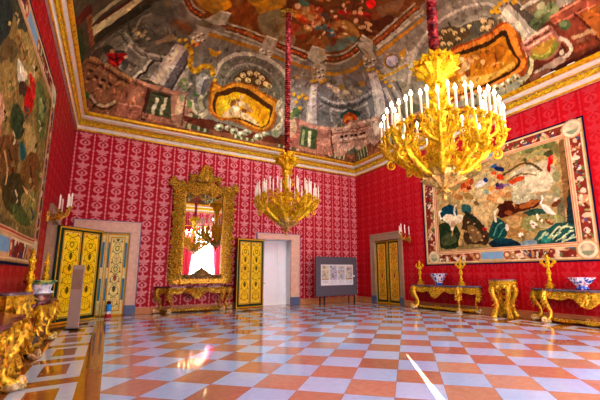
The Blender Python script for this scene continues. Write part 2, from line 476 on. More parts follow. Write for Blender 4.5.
# cornice: mitred runs, white bands, gilt mouldings and a gilt carved frieze
def cornice(name, side):
    B = dict(back=((XL, YB), (XR, YB), (0, -1)), right=((XR, YB), (XR, YF), (-1, 0)), front=((XR, YF), (XL, YF), (0, 1)), left=((XL, YF), (XL, YB), (1, 0)))[side]
    (ax, ay), (bx, by), (nx, ny) = B; tx, ty = (bx - ax), (by - ay); L = math.hypot(tx, ty); tx /= L; ty /= L
    def P(o, z, s):     # s=0 start, 1 end, mitred by the offset
        if s == 0: return (ax + nx * o + tx * o, ay + ny * o + ty * o, z)
        return (bx + nx * o - tx * o, by + ny * o - ty * o, z)
    def run(prof, mat, nm, parent):
        g = G(); g.grid([[P(o, z, 0) for o, z in prof], [P(o, z, 1) for o, z in prof]]); ob = g.build(nm, mat, parent, smooth=False); return ob
    root = run([(.004, ZC), (.05, ZC), (.05, ZC + .05), (.075, ZC + .065), (.075, ZC + .18), (.10, ZC + .2), (.10, ZC + .40), (.16, ZC + .42), (.24, ZC + .5), (.24, ZC + .58), (.30, ZC + .60), (.32, ZC + .67), (.02, ZC + .69)], WHITE_GESSO, name, None)
    struct(root)
    run([(.052, ZC - .004), (.078, ZC + .0), (.088, ZC + .025), (.08, ZC + .055), (.06, ZC + .068)], GOLD_FLAT, 'gilt_moulding', root)
    run([(.25, ZC + .565), (.29, ZC + .58), (.33, ZC + .62), (.345, ZC + .665), (.33, ZC + .70), (.05, ZC + .71)], GOLD_FLAT, 'gilt_moulding', root)
    run([(.102, ZC + .2), (.135, ZC + .215), (.135, ZC + .23), (.103, ZC + .245)], GOLD_FLAT, 'gilt_moulding', root)
    run([(.078, ZC + .225), (.106, ZC + .235), (.106, ZC + .395), (.10, ZC + .405)], FRIEZE_GROUND, 'frieze_ground', root)
    run([(.14, ZC + .40), (.165, ZC + .405), (.185, ZC + .43), (.17, ZC + .44)], GOLD_FLAT, 'gilt_moulding', root)
    g = G(); n = int(L / .30); up = Vector((0, 0, 1)); T = Vector((tx, ty, 0)); N = Vector((nx, ny, 0))
    for i in range(n):
        c = Vector((ax, ay, 0)) + T * (L * (i + .5) / n) + N * .12 + up * (ZC + .325)
        s = 1
        g.leaf(c - up * .06, T + up * .5, N, .20, .13, .25, 4); g.leaf(c - up * .06, -T + up * .5, N, .20, .13, .25, 4)
        g.leaf(c - up * .08, up, N, .17, .09, .3, 4)
        g.blob(c - up * .05, (.045, .045, .05), i, .2, 6, 4)
    g.build('gilt_frieze', GOLD_BRIGHT, root)
    return root
cornice('trim_1', 'back'); cornice('trim_2', 'right'); cornice('trim_3', 'front'); cornice('trim_4', 'left')

# ------------------------------------------------------------------ doors
def arabesque(w, h, ground, inks, seed):
    u, v, nu, nv = panel_coords(w, h, .011); P = Paint(np.abs(u - w / 2), v, .006, 14, seed)
    P.fill(ground, .16, 6); r = random.Random(seed); y = .12
    c0 = w / 2
    while y < h - .15:
        s = r.uniform(.26, .5); k = r.randint(0, 3); ink = inks[r.randint(0, len(inks) - 1)]; ink2 = inks[r.randint(0, len(inks) - 1)]
        P.line(spline([(0, y), (c0 * .5, y + s * .15), (c0 * .75, y + s * .5), (c0 * .45, y + s * .75), (c0 * .2, y + s * .55), (c0 * .38, y + s * .45)]), .020, ink, w1=.009)
        P.ell(c0 * .78, y + s * .2, .022, .036, ink2, .6); P.ell(c0 * .3, y + s * .9, .028, .016, ink2, -.4)
        if k == 0: P.ell(0, y + s * .5, .07, .1, ink); P.ell(0, y + s * .5, .045, .07, ground)
        elif k == 1: P.ell(0, y + s * .6, .05, .12, ink2)
        else: P.line([(0, y), (0, y + s)], .014, ink)
        y += s
    P.line([(c0 - .012, 0), (c0 - .012, h)], .022, 'F2DE8A'); P.line([(0, .012), (c0, .012)], .022, 'F2DE8A'); P.line([(0, h - .012), (c0, h - .012)], .022, 'F2DE8A')
    return u, v, nu, nv, P.c
def door_leaf(parent, w, h, th, panels, slab_mat, trim_mat, ground, inks, M, seed=1, style=0, names=('leaf', 'panel')):
    """leaf in its own plane: u across 0..w, v up 0..h; M maps (u, out, v) to the place"""
    g = G(); g.M = M; g.bevbox((w / 2, 0, h / 2), (w, th, h), .006); lf = g.build(names[0], slab_mat, parent)
    g = G(); g.M = M; f = -th / 2 - .006
    for a, b, c, d in ((.02, 0, w - .02, .055), (.02, h - .075, w - .02, h - .02)): g.box(((a + c) / 2, f, (b + d) / 2), (c - a, .018, d - b))
    for x in (.02, w - .05): g.box((x + .015, f, h / 2), (.03, .018, h - .04))
    for p0, z0, p1, z1 in panels:
        for x in (p0 - .03, p1 + .03): g.box((x, f, (z0 + z1) / 2), (.04, .024, z1 - z0 + .1))
        for z in (z0 - .03, z1 + .03): g.box(((p0 + p1) / 2, f, z), (p1 - p0 + .1, .024, .04))
    g.build('gilt_moulding', trim_mat, lf)
    for k, (p0, z0, p1, z1) in enumerate(panels):
        u, v, nu, nv, c = arabesque(p1 - p0, z1 - z0, ground, inks, seed + k * 0)
        V = np.array([M @ Vector((p0 + a, -th / 2 - .004, z0 + b)) for a, b in zip(u, v)])
        np_mesh(names[1], V, grid_faces(nu, nv), LACQUER, c, lf)
    return lf
def frame_mats(origin, ux, un):      # local (u, out, v): u along ux, -out faces the room along un
    o = Vector(origin); ux = Vector(ux).normalized(); un = Vector(un).normalized()
    M = Matrix.Identity(4)
    for r in range(3): M[r][0] = ux[r]; M[r][1] = -un[r]; M[r][2] = (0, 0, 1)[r]; M[r][3] = o[r]
    return M
def surround(name, M, a0, a1, h, jl, jr, head, mat, depth, plinth=True, th=.07):
    """stone door surround around opening a0..a1 (local u), with its reveal"""
    g = G(); g.M = M
    for p, q in ((a0 - jl, a0), (a1, a1 + jr)):
        g.bevbox(((p + q) / 2, -th / 2, h / 2), (q - p, th, h), .012)
        e = .03; g.bevbox((p + e if p < a0 else q - e, -th * .65, h / 2), (.05, th * 1.2, h), .01)
    g.bevbox(((a0 - jl + a1 + jr) / 2, -th / 2, h + head / 2), (a1 - a0 + jl + jr, th, head), .012)
    g.bevbox(((a0 - jl + a1 + jr) / 2, -th * .7, h + head - .03), (a1 - a0 + jl + jr, th * 1.3, .06), .01)
    for p in (a0, a1): g.box((p, depth / 2, h / 2), (.02, depth, h))
    g.box(((a0 + a1) / 2, depth / 2, h), (a1 - a0, depth, .02))
    o = struct(g.build(name, mat))
    k = G(); k.M = M
    for p in (a0 - jl - .012, a1 + jr + .012): k.bevbox((p, -th * .6, (h + head) / 2), (.035, th * 1.2, h + head), .008)
    k.bevbox(((a0 - jl + a1 + jr) / 2, -th * .6, h + head + .012), (a1 - a0 + jl + jr + .06, th * 1.2, .035), .008); k.build('outer_bead', SLATE if plinth and mat is STONE else STONE_DK, o)
    if plinth:
        for p, q in ((a0 - jl, a0), (a1, a1 + jr)):
            k = G(); k.M = M; k.bevbox(((p + q) / 2, -th / 2 - .008, .18), (q - p + .02, th + .02, .36), .012); k.build('plinth', SLATE, o)
    return o
INK_DARK = ['8E2E14', '6A5A14', 'A03A18', '9A7414', '7A3A14']; INK_LIGHT = ['6A4A7A', '3E6A8A', '8A7A30', '9A4A3A', '5A5A20']
# door_1: back wall, left; pale leaves shut in the stone surround
M = frame_mats((0, YB, 0), (1, 0, 0), (0, -1, 0))
d1 = surround('door_1', M, D1[0], D1[1], 3.08, .33, .34, .42, STONE, .3)
for k, x0 in enumerate((-.92, -.18)):
    Ml = frame_mats((x0, YB + .05, 0.01), (1, 0, 0), (0, -1, 0))
    lf = door_leaf(d1, .735, 3.05, .05, [(.16, .2, .54, 2.86)], CREAM_TRIM, YELLOW_TRIM, 'F2E48A', INK_LIGHT, Ml, 11)
    g = G(); g.M = Ml
    for x in (.075, .625):
        for z0, z1 in ((.55, 1.35), (1.75, 2.7)): g.bevbox((x, -.032, (z0 + z1) / 2), (.085, .012, z1 - z0), .01)
    g.build('blue_inset', BLUE_PAINT, lf)
g = G(); g.box((-.18, YB + .22, 1.55), (1.6, .04, 3.2)); g.build('leak_stop_panel', STONE_DK, d1, smooth=False)  # added panel, stops outside light leaking past the leaves
# door_2: back wall, centre; white inner door shut, painted leaf swung open against the wall
d2 = surround('door_2', M, D2[0], D2[1], 3.10, .34, .46, .27, STONE, .45)
g = G(); g.box((6.77, YB + .47, 1.55), (1.46, .04, 3.12)); wl = g.build('white_leaf', WHITE_PAINT, d2)
g = G()
for x0, x1 in ((6.08, 6.98), (7.0, 7.46)):
    for z0, z1 in ((.15, 1.2), (1.35, 2.95)):
        for a, b, c, d in ((x0 + .1, z0, x1 - .1, z0 + .03), (x0 + .1, z1 - .03, x1 - .1, z1), (x0 + .1, z0, x0 + .13, z1), (x1 - .13, z0, x1 - .1, z1)):
            g.box(((a + c) / 2, YB + .445, (b + d) / 2), (c - a, .012, d - b))
g.box((6.99, YB + .44, 1.55), (.03, .02, 3.05))
g.build('leaf_moulding', WHITE_PAINT, wl, smooth=False)
g = G(); g.bevbox((6.22, YB + .435, 1.02), (.07, .02, .14), .006); g.tube([(6.22, YB + .43, 1.03), (6.22, YB + .37, 1.03), (6.32, YB + .37, 1.03)], .014, 6); g.build('door_handle', GREY_METAL, wl)
g = G()
for x in (6.0725, 7.4675): g.box((x, YB + .23, 1.55), (.012, .44, 3.08))
g.box((6.77, YB + .23, 3.082), (1.40, .44, .012)); g.build('white_lining', WHITE_PAINT, d2, smooth=False)
Ml = frame_mats((4.68, YB - .36, .02), (1.36, .27, 0), (.27, -1.36, 0))
door_leaf(d2, 1.385, 3.04, .07, [(.19, .2, .63, 2.84), (.76, .2, 1.20, 2.84)], GREEN, YELLOW_TRIM, 'FAD020', INK_DARK, Ml, 5, names=('open_leaf', 'panel'))
# door_3: right wall; leaves shut
M = frame_mats((XR, 0, 0), (0, -1, 0), (-1, 0, 0))
d3 = surround('door_3', M, -D3[1], -D3[0], 3.07, .29, .22, .34, STONE_DK, .25)
for x0 in (-13.78, -12.9):
    Ml = frame_mats((XR + .06, -x0, .01), (0, -1, 0), (-1, 0, 0))
    door_leaf(d3, .875, 3.05, .05, [(.20, .2, .68, 2.86)], GREEN, YELLOW_TRIM, 'E0A828', INK_DARK, Ml, 8)
g = G(); g.box((XR + .2, 12.9, 1.55), (.04, 1.9, 3.2)); g.build('leak_stop_panel', STONE_DK, d3, smooth=False)  # added behind the leaves to keep outside light from the gaps
# door_4: left wall; one tall painted leaf standing open into the room
M = frame_mats((XL, 0, 0), (0, 1, 0), (1, 0, 0))
d4 = surround('door_4', M, D4[0], D4[1], 3.07, .25, .28, .34, STONE_DK, .3)
g = G(); g.box((XL - .3, 12.76, 1.54), (.04, 1.48, 3.08)); g.build('white_leaf', WHITE_PAINT, d4)
ex, ey = 1.13, 1.16
Ml = frame_mats((-1.47, 13.44, .02), (ex, ey, 0), (ey, -ex, 0))
door_leaf(d4, math.hypot(ex, ey), 3.03, .08, [(.20, .2, .73, 2.84), (.89, .2, 1.42, 2.84)], GREEN, YELLOW_TRIM, 'FFD818', INK_DARK, Ml, 5, names=('open_leaf', 'panel'))

# ------------------------------------------------------------------ windows in the front wall (seen in the mirror)
SHEER = emit('glowing_window_sheer', (1, 1, 1), 2.6)  # opaque sheers added to stop the sun; their glow stands in for daylight
CURT = plain('crimson_curtain', rgb('B01830'), .8, 0, .12, 8)
FRAMEW = plain('white_window_frame', rgb('E4E0D8'), .5, 0, .03)
def curtain(parent, x0, x1, z0, z1, tie, side):
    """pleated half curtain; tie pulls its free edge towards the jamb half way down"""
    g = G(); rows = []
    for i in range(25):
        t = i / 24; z = z1 + (z0 - z1) * t; pull = .40 + tie * t
        row = []
        for k in range(33):
            s = k / 32; w = (x1 - x0) * (1 - pull); x = (x0 + w * s) if side < 0 else (x1 - w * s)
            row.append((x, YF + .12 + .045 * math.sin(s * 9 * 2 * PI) * (1 - .3 * pull), z))
        rows.append(row)
    g.grid(rows); return g.build('curtain', CURT, parent)
for k, x in enumerate(WIN):
    g = G()
    for a in (x - WW / 2 + .04, x + WW / 2 - .04, x): g.bevbox((a, YF - .22, (WZ0 + WZ1) / 2), (.08, .07, WZ1 - WZ0), .01)
    for z in (WZ0 + .04, 1.9, 3.6, WZ1 - .04): g.bevbox((x, YF - .22, z), (WW, .06, .07), .01)
    w = struct(g.build('window_%d' % (k + 1), FRAMEW))
    g = G(); rows = [[(x - WW / 2 + WW * i / 60, YF - .12 + .02 * math.sin(i * 1.3), z) for i in range(61)] for z in (WZ0, WZ1)]
    g.grid(rows); g.build('sheer', SHEER, w)
    curtain(w, x - WW / 2 - .3, x - .02, WZ0 - .3, WZ1 + .3, .40, -1); curtain(w, x + .02, x + WW / 2 + .3, WZ0 - .3, WZ1 + .3, .40, 1)
    g = G(); g.tube([(x - WW / 2 - .4, YF + .12, WZ1 + .34), (x + WW / 2 + .4, YF + .12, WZ1 + .34)], .035, 8); g.build('curtain_rod', GOLD_FLAT, w)
w4 = G()
for a in (SLX - .46, SLX + .46): w4.bevbox((a, YF - .3, 2.82), (.08, .07, 4.95), .01)
for z in (.39, 5.26): w4.bevbox((SLX, YF - .3, z), (1.0, .06, .07), .01)
w4 = struct(w4.build('window_4', FRAMEW))
# two unseen shutters; gap tapers to nothing at the top, shaping the sun streak
for sg in (-1, 1):
    g = G(); v = []
    for y in (YF - .065, YF - .015):
        v += [(SLX + sg * .5, y, .34), (SLX + sg * .15, y, .34), (SLX + sg * .012, y, 5.31), (SLX + sg * .5, y, 5.31)]
    g.add(v, [(0, 1, 2, 3), (7, 6, 5, 4), (0, 4, 5, 1), (1, 5, 6, 2), (2, 6, 7, 3), (3, 7, 4, 0)]); g.build('sun_slit_shutter', FRAMEW, w4, smooth=False)
# ------------------------------------------------------------------ carved gilt console tables (local: x along the wall, y out of it)
def outline(half_b, half_f, dep, inset=0., n=40):
    """half plan curve from the back corner round the splayed side to the middle of the serpentine front, mirrored"""
    p = [(-half_b, .03), (-half_b + .02, .14), (-half_b + .22, .30), (-half_f - .10, dep * .72), (-half_f - .06, dep - .06), (-half_f + .02, dep), (-half_f + .25, dep - .03), (-half_f * .45, dep - .05), (-half_f * .2, dep + .02), (0, dep + .04)]
    s = spline(p, 5); s = s + [(-x, y) for x, y in s[::-1][1:]]
    if inset:
        s = [(x * (1 - inset / half_b), max(.03, y - inset)) for x, y in s]
    return s
def s_leg(g, x, y, h, ox, oy, r=.075, foot=.13):
    """cabriole leg curving out (ox, oy = outward direction), scrolled foot and leafy knee"""
    o = Vector((ox, oy, 0)).normalized(); b = Vector((x, y, 0)); up = Vector((0, 0, 1)); sd = o.cross(up)
    pr = [(.02, 1.0, 1.25), (.10, .92, 1.35), (.13, .80, 1.25), (.08, .64, .95), (.0, .48, .75), (-.045, .34, .62), (-.03, .22, .62), (.03, .13, .75), (.09, .09, .9)]
    sp = spline([(a, z) for a, z, _ in pr], 4); rr = [q for _, _, q in pr]; N = len(sp)
    pts = [b + o * a + up * (z * h) for a, z in sp]
    rs = [r * np.interp(i / (N - 1) * (len(rr) - 1), range(len(rr)), rr) for i in range(N)]
    g.tube([tuple(p) for p in pts], [float(q) for q in rs], 8, .8)
    g.scroll(b + o * .13 + up * .10, o, up, .085, 1.2, .05, .02, -PI / 2, 12)
    g.blob(tuple(b + o * .07 + up * .045), (foot, foot, .05), int(x * 10), .25)
    for k in range(3):
        z = (.9 - k * .12) * h; q = b + o * (.13 - k * .03) + up * z
        for sg in (-1, 1): g.leaf(q, o * .35 + sd * sg * .8 + up * -.8, o, .22, .13, .35, 5)
        g.leaf(q + o * .03, up * -1 + o * .2, o, .24, .13, .3, 5)
    g.scroll(b + o * .09 + up * (.95 * h), o, up, .09, 1.25, .04, .018, PI / 2, 12)
    g.leaf(b + o * .0 + up * (.40 * h), up + o * .1, o, .22, .10, .4, 5)
PAW = gold_mat('pale_foot_gilding', rgb('F0E2B4'), rgb('A07A34'), 24, .35, .4)  # foot colour, paler than the rest of the gilt
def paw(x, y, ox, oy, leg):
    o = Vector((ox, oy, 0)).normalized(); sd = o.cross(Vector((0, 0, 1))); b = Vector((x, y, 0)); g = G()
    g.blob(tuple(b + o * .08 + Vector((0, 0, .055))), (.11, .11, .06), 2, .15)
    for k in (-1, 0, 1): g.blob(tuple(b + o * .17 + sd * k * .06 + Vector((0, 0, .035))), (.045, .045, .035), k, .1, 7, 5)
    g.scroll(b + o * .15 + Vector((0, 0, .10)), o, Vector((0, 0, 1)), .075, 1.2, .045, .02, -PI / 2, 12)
    g.build('paw_foot', PAW, leg)['label'] = 'pale gilt foot'
def console(label, loc, rz, half_b=1.7, half_f=1.06, dep=.62, H=.98, group=None, top=None, gold=None, stretch_y=.0):
    gold = gold or GOLD
    t = thing('console_table', label, 'console table', loc, rz, group)
    g = G(); o = outline(half_b, half_f, dep)
    g.prism(o, H - .045, H); g.prism([(x * .985, max(.03, y - .02)) for x, y in o], H - .07, H - .045); g.build('marble_top', top or MARBLE_RED, t, angle=30)
    # apron with a deep carved pendant in the middle and smaller ones beside
    g = G(); o2 = outline(half_b, half_f, dep, .05); n = len(o2); rows = [[] for _ in range(6)]
    for i, (x, y) in enumerate(o2):
        u = abs(x) / half_f; low = .20 + .05 * math.cos(x * 9) + (.19 * max(0, 1 - (u / .38) ** 2) if u < .38 else 0) + .05 * math.exp(-((u - .95) / .12) ** 2)
        for k in range(6):
            f = k / 5; bump = .02 * math.sin(f * PI) + .018 * mnoise.noise(Vector((x * 9, f * 4, 3)))
            rows[k].append((x, y + bump, H - .07 - low * f))
    g.grid(rows)
    for i in range(3, n - 3, 2):
        x, y = o2[i]; z = H - .12
        d = Vector((o2[i + 1][0] - o2[i - 1][0], o2[i + 1][1] - o2[i - 1][1], 0)).normalized(); N = Vector((-d.y, d.x, 0))
        g.leaf((x + N.x * .01, y + N.y * .01, z), d * (1 if x < 0 else -1) + Vector((0, 0, -.5 + .4 * (i % 3))), N, .20, .11, .4, 4)
        if i % 4 == 1: g.scroll((x + N.x * .04, y + N.y * .04, z - .06), d, (0, 0, 1), .07, 1.3, .028, .01, 0, 10, 5)
    for sg in (-1, 1):
        g.scroll((sg * .14, dep + .02, H - .24), (sg, 0, 0), (0, 0, 1), .10, 1.4, .03, .012, PI / 2, 14)
        g.scroll((sg * .36, dep - .02, H - .2), (-sg, 0, 0), (0, 0, 1), .075, 1.4, .024, .01, PI / 2, 14)
        for k in range(4): g.leaf((sg * .05, dep + .02, H - .30), (sg * (.3 + .4 * k), .1, -.5 + .35 * k), (0, 1, .1), .2, .10, .3, 5)
    g.leaf((0, dep + .03, H - .18), (0, 0, -1), (0, 1, 0), .26, .16, .25); g.blob((0, dep + .05, H - .17), (.07, .04, .07), 5)
    g.build('carved_apron', gold, t)
    for sx in (-1, 1):
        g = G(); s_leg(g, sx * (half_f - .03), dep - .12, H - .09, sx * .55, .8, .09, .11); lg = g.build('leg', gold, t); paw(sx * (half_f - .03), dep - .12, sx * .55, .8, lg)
    for sx in (-1, 1):
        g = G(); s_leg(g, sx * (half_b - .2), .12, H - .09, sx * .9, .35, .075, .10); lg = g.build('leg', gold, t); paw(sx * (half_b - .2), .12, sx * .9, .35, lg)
    # low shelf stretcher with a scalloped gilt edge
    g = G(); o3 = [(x * .86, max(.03, y * .80 - .02)) for x, y in outline(half_b, half_f, dep)]
    g.prism(o3, .10, .135); st = g.build('stretcher_shelf', MARBLE_GREY, t)
    g = G(); rows = [[], [], [], []]
    for i, (x, y) in enumerate(o3):
        dd = .05 + .03 * math.cos(x * 10)
        for k, (q, z) in enumerate(((.0, .145), (.03, .12), (.03, .08), (.0, .08 - dd * .6))): rows[k].append((x * (1 + q * .4), y + q, z))
    g.grid(rows)
    for i in range(4, len(o3) - 4, 2):
        x, y = o3[i]; g.leaf((x, y + .02, .11), (1 if x < 0 else -1, 0, .5 * ((i // 2) % 2) - .3), (0, 1, .3), .14, .08, .4, 4)
    for sg in (-1, 1): g.scroll((sg * .1, dep * .8, .13), (sg, 0, 0), (0, 0, 1), .07, 1.3, .025, .01, PI / 2, 12)
    g.build('gilt_edge', gold, st)
    for ch in t.children:
        if not ch.name.startswith('marble'):
            md = ch.modifiers.new('smooth', 'SUBSURF'); md.levels = 1; md.render_levels = 1
    return t
cR1 = console('long gilt console table on the right wall, bearing two candlesticks and a deep bowl', (XR, 9.55, 0), PI / 2, group='gilt console tables along the side walls', gold=GOLD, top=MARBLE_GREY)
cR2 = dup(cR1, 'gilt console table at the right edge of the photo, bearing a wide bowl', (XR, 4.38, 0))
cL1 = dup(cR1, 'gilt console table on the left wall before the open painted door, bearing the pale vase', (XL, 9.50, 0), -PI / 2, scale=(1, .84, 1))
cL2 = dup(cR1, 'gilt console table at the lower left edge, nearest the camera, dark red top', (XL, 5.22, 0), -PI / 2, scale=(1, 1, 1))
for c in (cL1, cL2):
    for ch in c.children:
        if ch.name.startswith('marble_top'):
            ch.data = ch.data.copy(); ch.data.materials[0] = MARBLE_RED
console('gilt console table with dark top under the tall mirror on the back wall', (3.06, YB, 0), PI, 1.52, .98, .58, 1.02, gold=GOLD_DEEP)

# ------------------------------------------------------------------ gilt pedestal stands between the consoles
def pedestal():
    t = thing('pedestal_stand', 'gilt pedestal stand between the two consoles on the right wall', 'pedestal', (XR - .44, 6.80, 0), PI / 2, 'gilt pedestal stands')
    g = G(); hexa = [(.44 * math.cos(PI * 2 * k / 24) * (1 + .04 * math.cos(6 * PI * 2 * k / 24)), .36 * math.sin(PI * 2 * k / 24)) for k in range(24)]
    g.prism(hexa, 1.20, 1.235); g.build('marble_top', MARBLE_GREY, t)
    g = G(); g.lathe([(.30, .95), (.37, 1.0), (.42, 1.06), (.44, 1.12), (.41, 1.16), (.44, 1.2)], 32, (0, 0, 0), 16, .035, (1, .82))
    for k in range(12):
        a = 2 * PI * k / 12; N = Vector((math.cos(a), math.sin(a) * .82, 0)); g.leaf(N * .40 + Vector((0, 0, 1.14)), (0, 0, -1), N, .2, .13, .3, 5)
    g.build('carved_apron', GOLD, t)
    for sx, sy in ((-1, 1), (1, 1), (-1, -1), (1, -1)):
        g = G(); o = Vector((sx, sy * .7, 0)).normalized(); up = Vector((0, 0, 1))
        sp = spline([(.30, 1.02), (.36, .88), (.32, .72), (.25, .56), (.22, .42), (.25, .26), (.30, .14), (.34, .06)], 4)
        g.tube([tuple(o * a + up * z) for a, z in sp], [.095 - .02 * math.sin(i / len(sp) * PI) for i in range(len(sp))], 8)
        g.scroll(o * .32 + up * .10, o, up, .08, 1.3, .04, .015, -PI / 2, 12); g.scroll(o * .30 + up * .9, o, up, .085, 1.3, .035, .015, PI / 2, 12)
        for z in (.86, .7, .52, .36): g.leaf(o * .24 + up * z, up * -1 + o * .6, o, .22, .12, .4, 5); g.leaf(o * .2 + up * z, up * -.3 + o * .3 + o.cross(up) * .8, o, .18, .1, .4, 4)
        g.blob(tuple(o * .34 + up * .05), (.10, .10, .06), sx + 3)
        g.build('leg', GOLD, t)
    g = G(); g.lathe([(.0, .12), (.14, .14), (.16, .2), (.08, .26), (.05, .34), (.09, .4), (.02, .5), (.0, .52)], 12)
    for k in range(6): a = k * PI / 3; g.leaf((0, 0, .2), (math.cos(a), math.sin(a), .4), (0, 0, 1), .26, .12, .2, 5)
    g.build('carved_finial', GOLD, t)
    return t
pR = pedestal()
pL = dup(pR, 'gilt pedestal stand at the left edge, behind the nearest console on the left wall', (XL + .27, 7.36, 0), -PI / 2, scale=(.92, .66, 1))

# ------------------------------------------------------------------ cross-shaped gilt candlesticks
def candlestick(label, loc, rz):
    t = thing('candlestick', label, 'candlestick', loc, rz, 'gilt candlesticks with cross shaped tops', (.88, .88, 1))
    g = G(); g.lathe([(.13, 0), (.14, .03), (.10, .06), (.115, .10), (.07, .16), (.05, .2)], 12, (0, 0, 0), 3, .18)
    for k in range(3): a = k * 2 * PI / 3; g.leaf((math.cos(a) * .05, math.sin(a) * .05, .17), (math.cos(a), math.sin(a), -1.), (math.cos(a), math.sin(a), .6), .18, .1, .3)
    g.build('foot', GOLD_BRIGHT, t)
    g = G(); g.lathe([(.045, .18), (.075, .23), (.05, .28), (.035, .34), (.06, .40), (.085, .46), (.05, .54), (.04, .60), (.07, .64), (.05, .70), (.02, .72)], 12)
    for k in range(5): a = k * 2 * PI / 5; g.leaf((math.cos(a) * .04, math.sin(a) * .04, .38), (0, 0, 1), (math.cos(a), math.sin(a), 0), .18, .07, .5)
    g.build('stem', GOLD_BRIGHT, t)
    g = G()
    for s in (-1, 1):
        g.tube(spline([(0, .66), (.08, .68), (.14, .74), (.2, .76)], 3) and [(s * a, 0, z) for a, z in spline([(0, .66), (.08, .66), (.14, .72), (.20, .76)], 3)], .03, 6)
        g.scroll((s * .10, 0, .66), (s, 0, 0), (0, 0, 1), .05, 1.2, .02, .01, 0, 10)
        g.leaf((s * .16, 0, .74), (s, 0, .5), (0, -1, 0), .13, .09, .3); g.leaf((s * .18, 0, .76), (s * .1, 0, 1), (0, -1, 0), .13, .08, .3); g.blob((s * .22, 0, .79), .04, 2)
    g.build('side_arm', GOLD_BRIGHT, t)
    g = G(); g.tube([(0, 0, .68), (0, 0, .92)], [.04, .03], 8); g.blob((0, 0, .76), (.075, .05, .075), 1)
    for s in (-1, 1): g.leaf((0, 0, .86), (s, 0, .6), (0, -1, 0), .12, .08, .3)
    g.leaf((0, 0, .88), (0, 0, 1), (0, -1, 0), .15, .09, .2); g.blob((0, 0, .95), .04, 6)
    g.build('top_finial', GOLD_BRIGHT, t)
    return t
c0 = candlestick('gilt cross-topped candlestick nearest the corner, at the far end of the long right console', (XR - .35, 10.49, .98), PI / 2)
dup(c0, 'gilt cross-topped candlestick beside the deep bowl, at the near end of its console', (XR - .35, 8.46, .98))
dup(c0, 'gilt cross-topped candlestick beside the wide shallow bowl at the right edge', (XR - .38, 5.36, .98))
dup(c0, 'gilt candlestick on the near end of the left console, beside the vase', (XL + .30, 8.36, .98), -PI / 2)
dup(c0, 'gilt candlestick on the left console, beyond the vase and before the painted door', (XL + .32, 10.0, .98), -PI / 2)
dup(c0, 'gilt candlestick on the nearest left console, only its arm showing at the left edge', (XL + .28, 5.62, .98), -PI / 2)

# ------------------------------------------------------------------ porcelain
def porcelain(name, cols, sc, band=None):
    m = Mat(name); n = m.noise(sc, 3, .6); v = m.voro(sc * .8)
    m.color(m.ramp(n * .6 + v * .4, cols)); m.set(Roughness=.12, Specular_IOR_Level=.6); return m.m
PORC = porcelain('imari_porcelain', [(.36, rgb('1B3A9A')), (.45, rgb('4E78C8')), (.5, rgb('E8ECF2')), (.6, rgb('E8ECF2')), (.66, rgb('B8442E')), (.75, rgb('E0E4EC'))], 11)
PORC_B = porcelain('blue_porcelain', [(.35, rgb('1E3C9C')), (.52, rgb('3E66BC')), (.58, rgb('C8D4EC'))], 13)
PORC_W = porcelain('pale_porcelain', [(.4, rgb('9AB0C8')), (.5, rgb('D8DEE4')), (.7, rgb('EEF0F0'))], 14)
PORC_G = porcelain('green_glaze', [(.38, rgb('2E7A58')), (.5, rgb('7CC08A')), (.62, rgb('C8C85A'))], 16)
def bowl(label, loc, prof_foot, prof, flute, amp, n=40):
    t = thing('porcelain_bowl', label, 'bowl', loc)
    g = G(); g.lathe(prof_foot, 24); g.build('foot', PORC_B, t)
    g = G(); inner = [(r - .018, z) for r, z in prof[::-1][:-1]] + [(.02, prof[0][1] + .03)]
    g.lathe(prof + inner, n, (0, 0, 0), flute, amp); g.build('bowl', PORC, t)
    return t
bowl('deep blue, white and red flared porcelain bowl on the long right console', (XR - .36, 9.50, .98), [(.13, 0), (.15, .02), (.13, .05), (.12, .08)],
     [(.12, .075), (.15, .1), (.19, .18), (.23, .28), (.29, .38), (.33, .43), (.34, .45)], 8, .05)
bowl('wide shallow blue and white porcelain bowl on the console at the right edge', (XR - .46, 4.50, .98), [(.14, 0), (.17, .02), (.14, .06), (.12, .10)],
     [(.12, .095), (.15, .115), (.2, .17), (.26, .24), (.31, .30), (.33, .33)], 8, .05)
v = thing('porcelain_vase', 'pale porcelain vase with green scalloped rim on the left console', 'vase', (XL + .34, 9.28, .98))
g = G(); g.lathe([(.2, 0), (.21, .05), (.19, .10), (.2, .13)], 20, (0, 0, 0), 10, .03); g.build('dark_stand', plain('bronze_stand', rgb('7A6058'), .35, .5, .2), v)
g = G(); g.lathe([(.19, .13), (.235, .16), (.22, .19), (.17, .21), (.185, .28), (.2, .34)], 30, (0, 0, 0), 10, .04); g.build('body', PORC_W, v)
g = G(); g.lathe([(.195, .33), (.22, .36), (.26, .385), (.27, .41), (.24, .415), (.19, .38), (.02, .36)], 40, (0, 0, 0), 8, .08); g.build('scalloped_rim', PORC_G, v)

